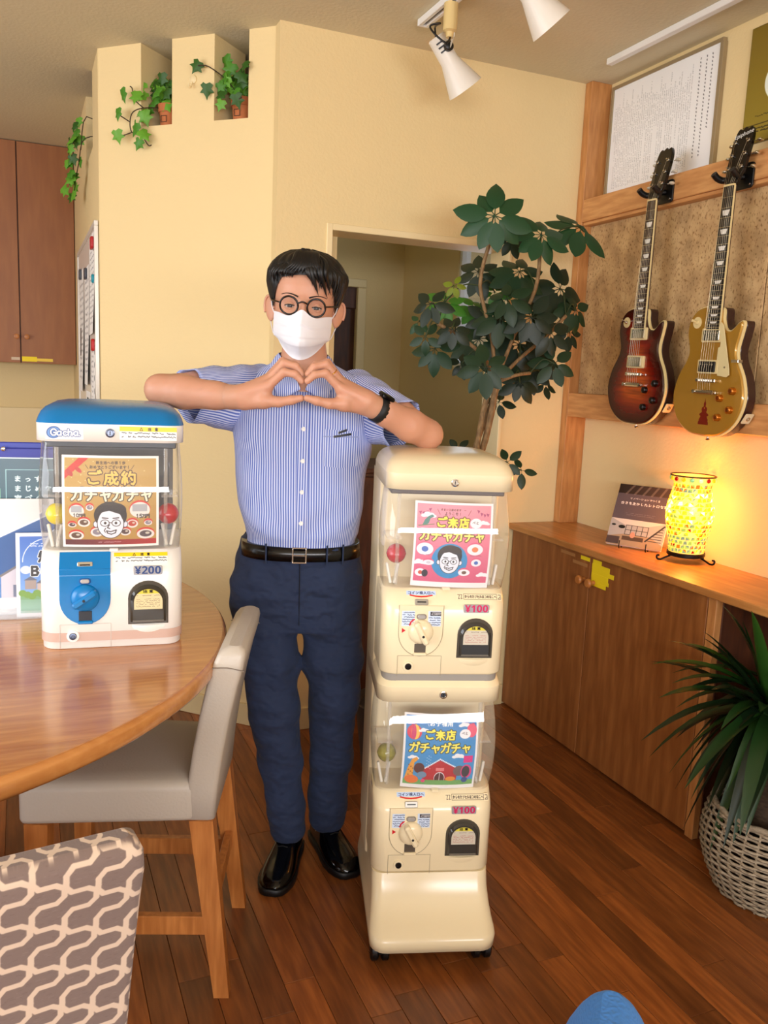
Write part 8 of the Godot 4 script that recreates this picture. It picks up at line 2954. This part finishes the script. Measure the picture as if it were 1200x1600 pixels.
func person_clothes(o: Node3D, SR: Vector3, SL: Vector3, ER: Vector3, EL: Vector3) -> void:
	# ---- shirt ----
	var b := Board.new(64, 8, Color(0.84, 0.87, 0.96))
	for i in 8:
		b.rect(i * 8 + 2, 0, i * 8 + 5, 8, Color(0.33, 0.42, 0.74))
		b.rect(i * 8 + 1, 0, i * 8 + 2, 8, Color(0.62, 0.68, 0.88))
		b.rect(i * 8 + 5, 0, i * 8 + 6, 8, Color(0.62, 0.68, 0.88))
	var cloth := StandardMaterial3D.new()
	cloth.albedo_texture = b.tex()
	cloth.roughness = 0.85
	var pitch := 0.0066 * 8.0
	var s := begin()
	var rings := []
	var uvs := []
	var nj := 112
	for i in 61:
		var y := lerpf(0.930, 1.440, i / 60.0)
		var r := shirt_row(y)
		var hz: float = (r[2] - r[3]) / 2
		var ring := PackedVector3Array()
		for j in nj:
			var az := -TAU * j / nj + PI     # starts at the back
			var sn := sin(az)
			var cs := cos(az)
			var k := pow(pow(absf(sn), 2.5) + pow(absf(cs), 2.5), -1.0 / 2.5)
			var p := Vector3(r[4] + r[1] * sn * k, y, (r[2] + r[3]) / 2 + hz * cs * k)
			var nrm := Vector3(sn, 0, cs)
			p += nrm * shirt_noise(p)
			# open neck: the front of the top rings drops
			p.y -= 0.062 * smoothstep(1.33, 1.44, y) * pow(maxf(0.0, cs), 3.0)
			ring.append(p)
		rings.append(ring)
		var arc := PackedFloat32Array([0.0])
		for j in nj:
			arc.append(arc[-1] + ring[j].distance_to(ring[(j + 1) % nj]))
		var half := arc[nj / 2]
		var row := PackedVector2Array()
		for j in nj + 1:
			row.append(Vector2((arc[j] - half) / pitch, y * 10.0))
		uvs.append(row)
	loft(s, rings, true, false, false, uvs)
	# sleeves
	for e in [[SR, ER, 0.66, -1], [SL, EL, 0.60, 1]]:
		var a: Vector3 = e[0]
		var bb: Vector3 = e[1]
		var sg: int = e[3]
		var d := (bb - a).normalized()
		var start := a - d * 0.05 + Vector3(-sg * 0.02, 0.0, 0)
		var end := a.lerp(bb, e[2])
		var up := (Vector3.UP - d * d.y).normalized()
		var side := up.cross(d)
		rings = []
		uvs = []
		for i in 19:
			var t := minf(i, 16) / 16.0
			var c := start.lerp(end, t)
			var ru := lerpf(0.064, 0.050, t)
			var rd := lerpf(0.115, 0.082, smoothstep(0.0, 1.0, t)) + 0.012 * sin(t * PI)
			var rs := lerpf(0.080, 0.060, t)
			var shrink := 1.0 if i < 17 else (0.96 if i == 17 else 0.93)
			if i > 16:
				c -= d * 0.012 * (i - 16)
			var ring := PackedVector3Array()
			var row := PackedVector2Array()
			for j in 48:
				var w := TAU * j / 48
				var sn := sin(w)
				var cs := cos(w)
				var q := c + (up * (sn * (ru if sn > 0 else rd)) + side * cs * rs) * shrink
				var wob := 0.0035 * sin(w * 5.0 + t * 9.0) * t + 0.003 * sin(t * 17.0 + w * 2.0) * (1.0 - t * 0.6)
				q += (q - c).normalized() * wob
				ring.append(q)
			for j in 49:
				row.append(Vector2(j / 48.0 * 0.47 / pitch, t * 4.0))
			rings.append(ring)
			uvs.append(row)
		loft(s, rings, true, false, false, uvs)
	var shirt := obj("shirt", s, cloth, o)
	# collar
	for sg in [-1, 1]:
		s = begin()
		var fold := [Vector3(0, 1.452, -0.062), Vector3(sg * 0.040, 1.452, -0.052), Vector3(sg * 0.064, 1.449, -0.010), Vector3(sg * 0.062, 1.442, 0.030), Vector3(sg * 0.045, 1.418, 0.072), Vector3(sg * 0.020, 1.384, 0.104), Vector3(sg * 0.006, 1.358, 0.118)]
		var edge := [Vector3(0, 1.414, -0.082), Vector3(sg * 0.052, 1.412, -0.074), Vector3(sg * 0.088, 1.408, -0.012), Vector3(sg * 0.090, 1.398, 0.040), Vector3(sg * 0.078, 1.376, 0.086), Vector3(sg * 0.066, 1.342, 0.119), Vector3(sg * 0.052, 1.322, 0.132)]
		var fa := smooth_path(fold, 4)
		var eb := smooth_path(edge, 4)
		s.set_smooth_group(0)
		for layer in 2:
			for i in fa.size() - 1:
				for q in 3:
					var ps := []
					for c in [[i, q], [i + 1, q], [i + 1, q + 1], [i, q + 1]]:
						var p: Vector3 = (fa[c[0]] as Vector3).lerp(eb[c[0]], c[1] / 3.0)
						p += Vector3(0, 0.006 * sin(PI * c[1] / 3.0), 0)
						if layer == 1:
							p += Vector3(-p.x * 0.02, -0.0025, -0.0015)
						ps.append(p)
					for c in [0, 2, 1, 0, 3, 2] if (sg < 0) == (layer == 0) else [0, 1, 2, 0, 2, 3]:
						var gi: int = i + (1 if c == 1 or c == 2 else 0)
						s.set_uv(Vector2(ps[c].x / pitch * 1.3 + ps[c].y * 2.0, gi))
						s.add_vertex(ps[c])
		s.set_smooth_group(-1)
		obj("collar", s, cloth, shirt)
		s = begin()
		lathe(s, [Vector2(0.005, 0), Vector2(0.005, 0.0015), Vector2(0, 0.002)], 12, Transform3D(Basis(Vector3.RIGHT, PI / 2), edge[6] + Vector3(-sg * 0.004, 0.004, 0.001)))
		obj("collar_button", s, M.white, shirt)
	# placket, buttons, pocket with its tag
	s = begin()
	sheet(s, 2, 40, func(u: float, v: float) -> Vector3: return shirt_front(0.004 + (u - 0.5) * 0.030, lerpf(0.945, 1.325, v), 0.0022 * (1.0 if u > 0.01 and u < 0.99 else 0.4)))
	var pk := StandardMaterial3D.new()
	pk = cloth.duplicate()
	pk.uv1_scale = Vector3(0.030 / pitch, 4, 1)
	obj("placket", s, pk, shirt)
	for y in [1.256, 1.175, 1.095, 1.015]:
		s = begin()
		lathe(s, [Vector2(0.0058, 0), Vector2(0.0058, 0.0018), Vector2(0.0042, 0.0026), Vector2(0.003, 0.0018), Vector2(0, 0.0016)], 16, Transform3D(Basis(Vector3.RIGHT, PI / 2), shirt_front(0.004, y, 0.0022)))
		obj("button", s, M.white, shirt)
	s = begin()
	sheet(s, 12, 14, func(u: float, v: float) -> Vector3: return shirt_front(lerpf(0.058, 0.146, u), lerpf(1.158 + 0.010 * absf(u - 0.5), 1.258 - 0.004 * u, v), 0.0018))
	var pm: StandardMaterial3D = cloth.duplicate()
	pm.uv1_scale = Vector3(0.092 / pitch, 4, 1)
	pm.uv1_offset = Vector3(0.3, 0, 0)
	obj("pocket", s, pm, shirt)
	s = begin()
	sheet(s, 12, 1, func(u: float, v: float) -> Vector3: return shirt_front(lerpf(0.056, 0.148, u), lerpf(1.238, 1.2405, v), 0.0026))
	obj("pocket_hem", s, plain(Color(0.55, 0.60, 0.78), 0.9), shirt)
	s = begin()
	for k in 2:
		sheet(s, 8, 1, func(u: float, v: float) -> Vector3: return shirt_front(lerpf(0.082 + k * 0.012, 0.128 - k * 0.012, u), lerpf(1.236, 1.242, v) + k * 0.010 + u * 0.008, 0.0034))
	obj("pocket_tag", s, plain(Color(0.08, 0.09, 0.13), 0.5), shirt)
	# ---- trousers ----
	s = begin()
	var T := Field.new(Vector3(-0.24, 0.06, -0.19), Vector3(0.24, 0.985, 0.19), 0.0092)
	T.trunk([[0.70, 0.150, 0.100, -0.105, 0.003], [0.76, 0.172, 0.112, -0.116, 0.0], [0.83, 0.181, 0.120, -0.122, -0.001], [0.88, 0.174, 0.122, -0.120, 0.003], [0.925, 0.160, 0.126, -0.115, 0.007], [0.965, 0.155, 0.129, -0.114, 0.008]], 0.03)
	T.chain([Vector3(-0.090, 0.76, 0.0), Vector3(-0.074, 0.62, 0.03), Vector3(-0.056, 0.48, 0.045), Vector3(-0.034, 0.30, 0.025), Vector3(-0.011, 0.095, 0.025)], [0.094, 0.079, 0.067, 0.060, 0.052], 0.022)
	T.chain([Vector3(0.094, 0.76, 0.0), Vector3(0.106, 0.62, 0.018), Vector3(0.112, 0.50, 0.025), Vector3(0.110, 0.30, -0.005), Vector3(0.103, 0.105, -0.030)], [0.094, 0.079, 0.067, 0.060, 0.052], 0.022)
	T.cut_above(0.944)
	T.crumple(0.012, Vector3(4.5, 6.5, 4.5), 17)
	T.skin(s)
	var navy := plain(Color(0.13, 0.18, 0.29), 0.9)
	navy.heightmap_enabled = true
	navy.heightmap_texture = noise_tex(88, 0.016, [Color(0, 0, 0), Color(1, 1, 1)], [0.25, 0.75], 256, 3)
	navy.heightmap_scale = 1.1
	navy.uv1_triplanar = true
	navy.uv1_scale = Vector3(2.2, 3.2, 2.2)
	navy.rim_enabled = true
	navy.rim = 0.15
	var tr := obj("trousers", s, navy, o)
	# belt
	s = begin()
	rings = []
	for e in [[0.9085, 0.161], [0.909, 0.1645], [0.9455, 0.1615], [0.946, 0.157]]:
		var ring := PackedVector3Array()
		for j in 64:
			var a := TAU * j / 64
			var k := pow(pow(absf(sin(a)), 2.4) + pow(absf(cos(a)), 2.4), -1.0 / 2.4)
			var g: float = e[1]
			ring.append(Vector3(0.0065 + cos(a) * k * g, e[0], 0.0065 - sin(a) * k * (g - 0.0385)))
		rings.append(ring)
	loft(s, rings, true, true, true)
	var leather := plain(Color(0.02, 0.018, 0.018), 0.25)
	var belt := obj("belt", s, leather, o)
	s = begin()
	var bz := 0.1335
	for q in [[-0.019, -0.0215, 0.019, -0.0175], [-0.019, 0.0175, 0.019, 0.0215], [-0.019, -0.0175, -0.0155, 0.0175], [0.0155, -0.0175, 0.019, 0.0175]]:
		box(s, Vector3(0.002 + q[0], 0.927 + q[1], bz - 0.002), Vector3(0.002 + q[2], 0.927 + q[3], bz + 0.003), 0.001)
	box(s, Vector3(-0.018, 0.9255, bz), Vector3(0.017, 0.9285, bz + 0.003), 0.0008)
	obj("buckle", s, M.chrome, belt)
	for x in [-0.085, 0.075, 0.118]:
		s = begin()
		var q := clampf(absf(x - 0.0065) / 0.1625, 0, 0.99)
		var z := 0.0065 + 0.124 * pow(1.0 - pow(q, 2.4), 1.0 / 2.4)
		bar(s, Vector3(x, 0.900, z + 0.0015), Vector3(x, 0.953, z + 0.0005), 0.011, 0.004, Vector3(-x * 1.2, 0, 1).normalized().cross(Vector3.UP), 0.001)
		obj("belt_loop", s, navy, tr)
	# fly and pocket seams
	s = begin()
	var sm := plain(Color(0.06, 0.085, 0.15), 0.9)
	var fly := []
	for i in 9:
		fly.append(Vector3(0.004 + 0.002 * i / 8.0, lerpf(0.905, 0.73, i / 8.0), lerpf(0.1275, 0.106, i / 8.0)))
	tube(s, fly, 0.0016, 5)
	obj("fly_seam", s, sm, tr)
	# ---- shoes ----
	for e in [[Vector3(0.010, 0, -0.055), Vector3(-0.052, 0, 0.205), -1], [Vector3(0.082, 0, -0.110), Vector3(0.172, 0, 0.130), 1]]:
		var heel: Vector3 = e[0]
		var toe: Vector3 = e[1]
		var d := (toe - heel).normalized()
		var side := Vector3.UP.cross(d).normalized()
		var L := heel.distance_to(toe)
		var st := [[0.0, 0.018, 0.060], [0.03, 0.029, 0.078], [0.10, 0.034, 0.090], [0.20, 0.036, 0.096], [0.32, 0.037, 0.094], [0.44, 0.040, 0.080], [0.56, 0.045, 0.066], [0.68, 0.048, 0.056], [0.80, 0.046, 0.048], [0.90, 0.038, 0.041], [0.96, 0.027, 0.034], [0.99, 0.013, 0.027]]
		s = begin()
		rings = []
		for q in st:
			var c: Vector3 = heel + d * L * q[0]
			var ring := PackedVector3Array()
			for j in 24:
				var a := TAU * j / 24
				var sn := sin(a)
				var yy: float = 0.018 + (q[2] - 0.018) * maxf(sn, 0.0) - 0.004 * maxf(-sn, 0.0)
				var wd: float = q[1] * signf(cos(a)) * pow(absf(cos(a)), 0.6)
				ring.append(c + side * wd + Vector3.UP * yy)
			rings.append(ring)
		loft(s, rings)
		var sh := obj("shoe", s, plain(Color(0.012, 0.012, 0.014), 0.13), o)
		s = begin()
		rings = []
		for yv in [[0.0005, 0.0015], [0.003, 0.004], [0.019, 0.0045], [0.021, 0.003]]:
			var ring := PackedVector3Array()
			for k in 2:
				for i in st.size():
					var q = st[i] if k == 0 else st[st.size() - 1 - i]
					ring.append(heel + d * (L * q[0] + (yv[1] if q[0] > 0.9 else (-yv[1] if q[0] < 0.05 else 0.0))) + side * ((q[1] + yv[1]) * (1 if k == 0 else -1)) + Vector3.UP * yv[0])
			rings.append(ring)
		loft(s, rings)
		obj("sole", s, plain(Color(0.015, 0.014, 0.014), 0.5), sh)
		s = begin()
		for k in 4:
			var c := heel + d * L * (0.36 + k * 0.05) + Vector3.UP * (0.093 - k * 0.0075)
			tube(s, [c - side * 0.014, c + Vector3.UP * 0.003, c + side * 0.014], 0.0018, 5)
		obj("lace", s, plain(Color(0.02, 0.02, 0.022), 0.6), sh)
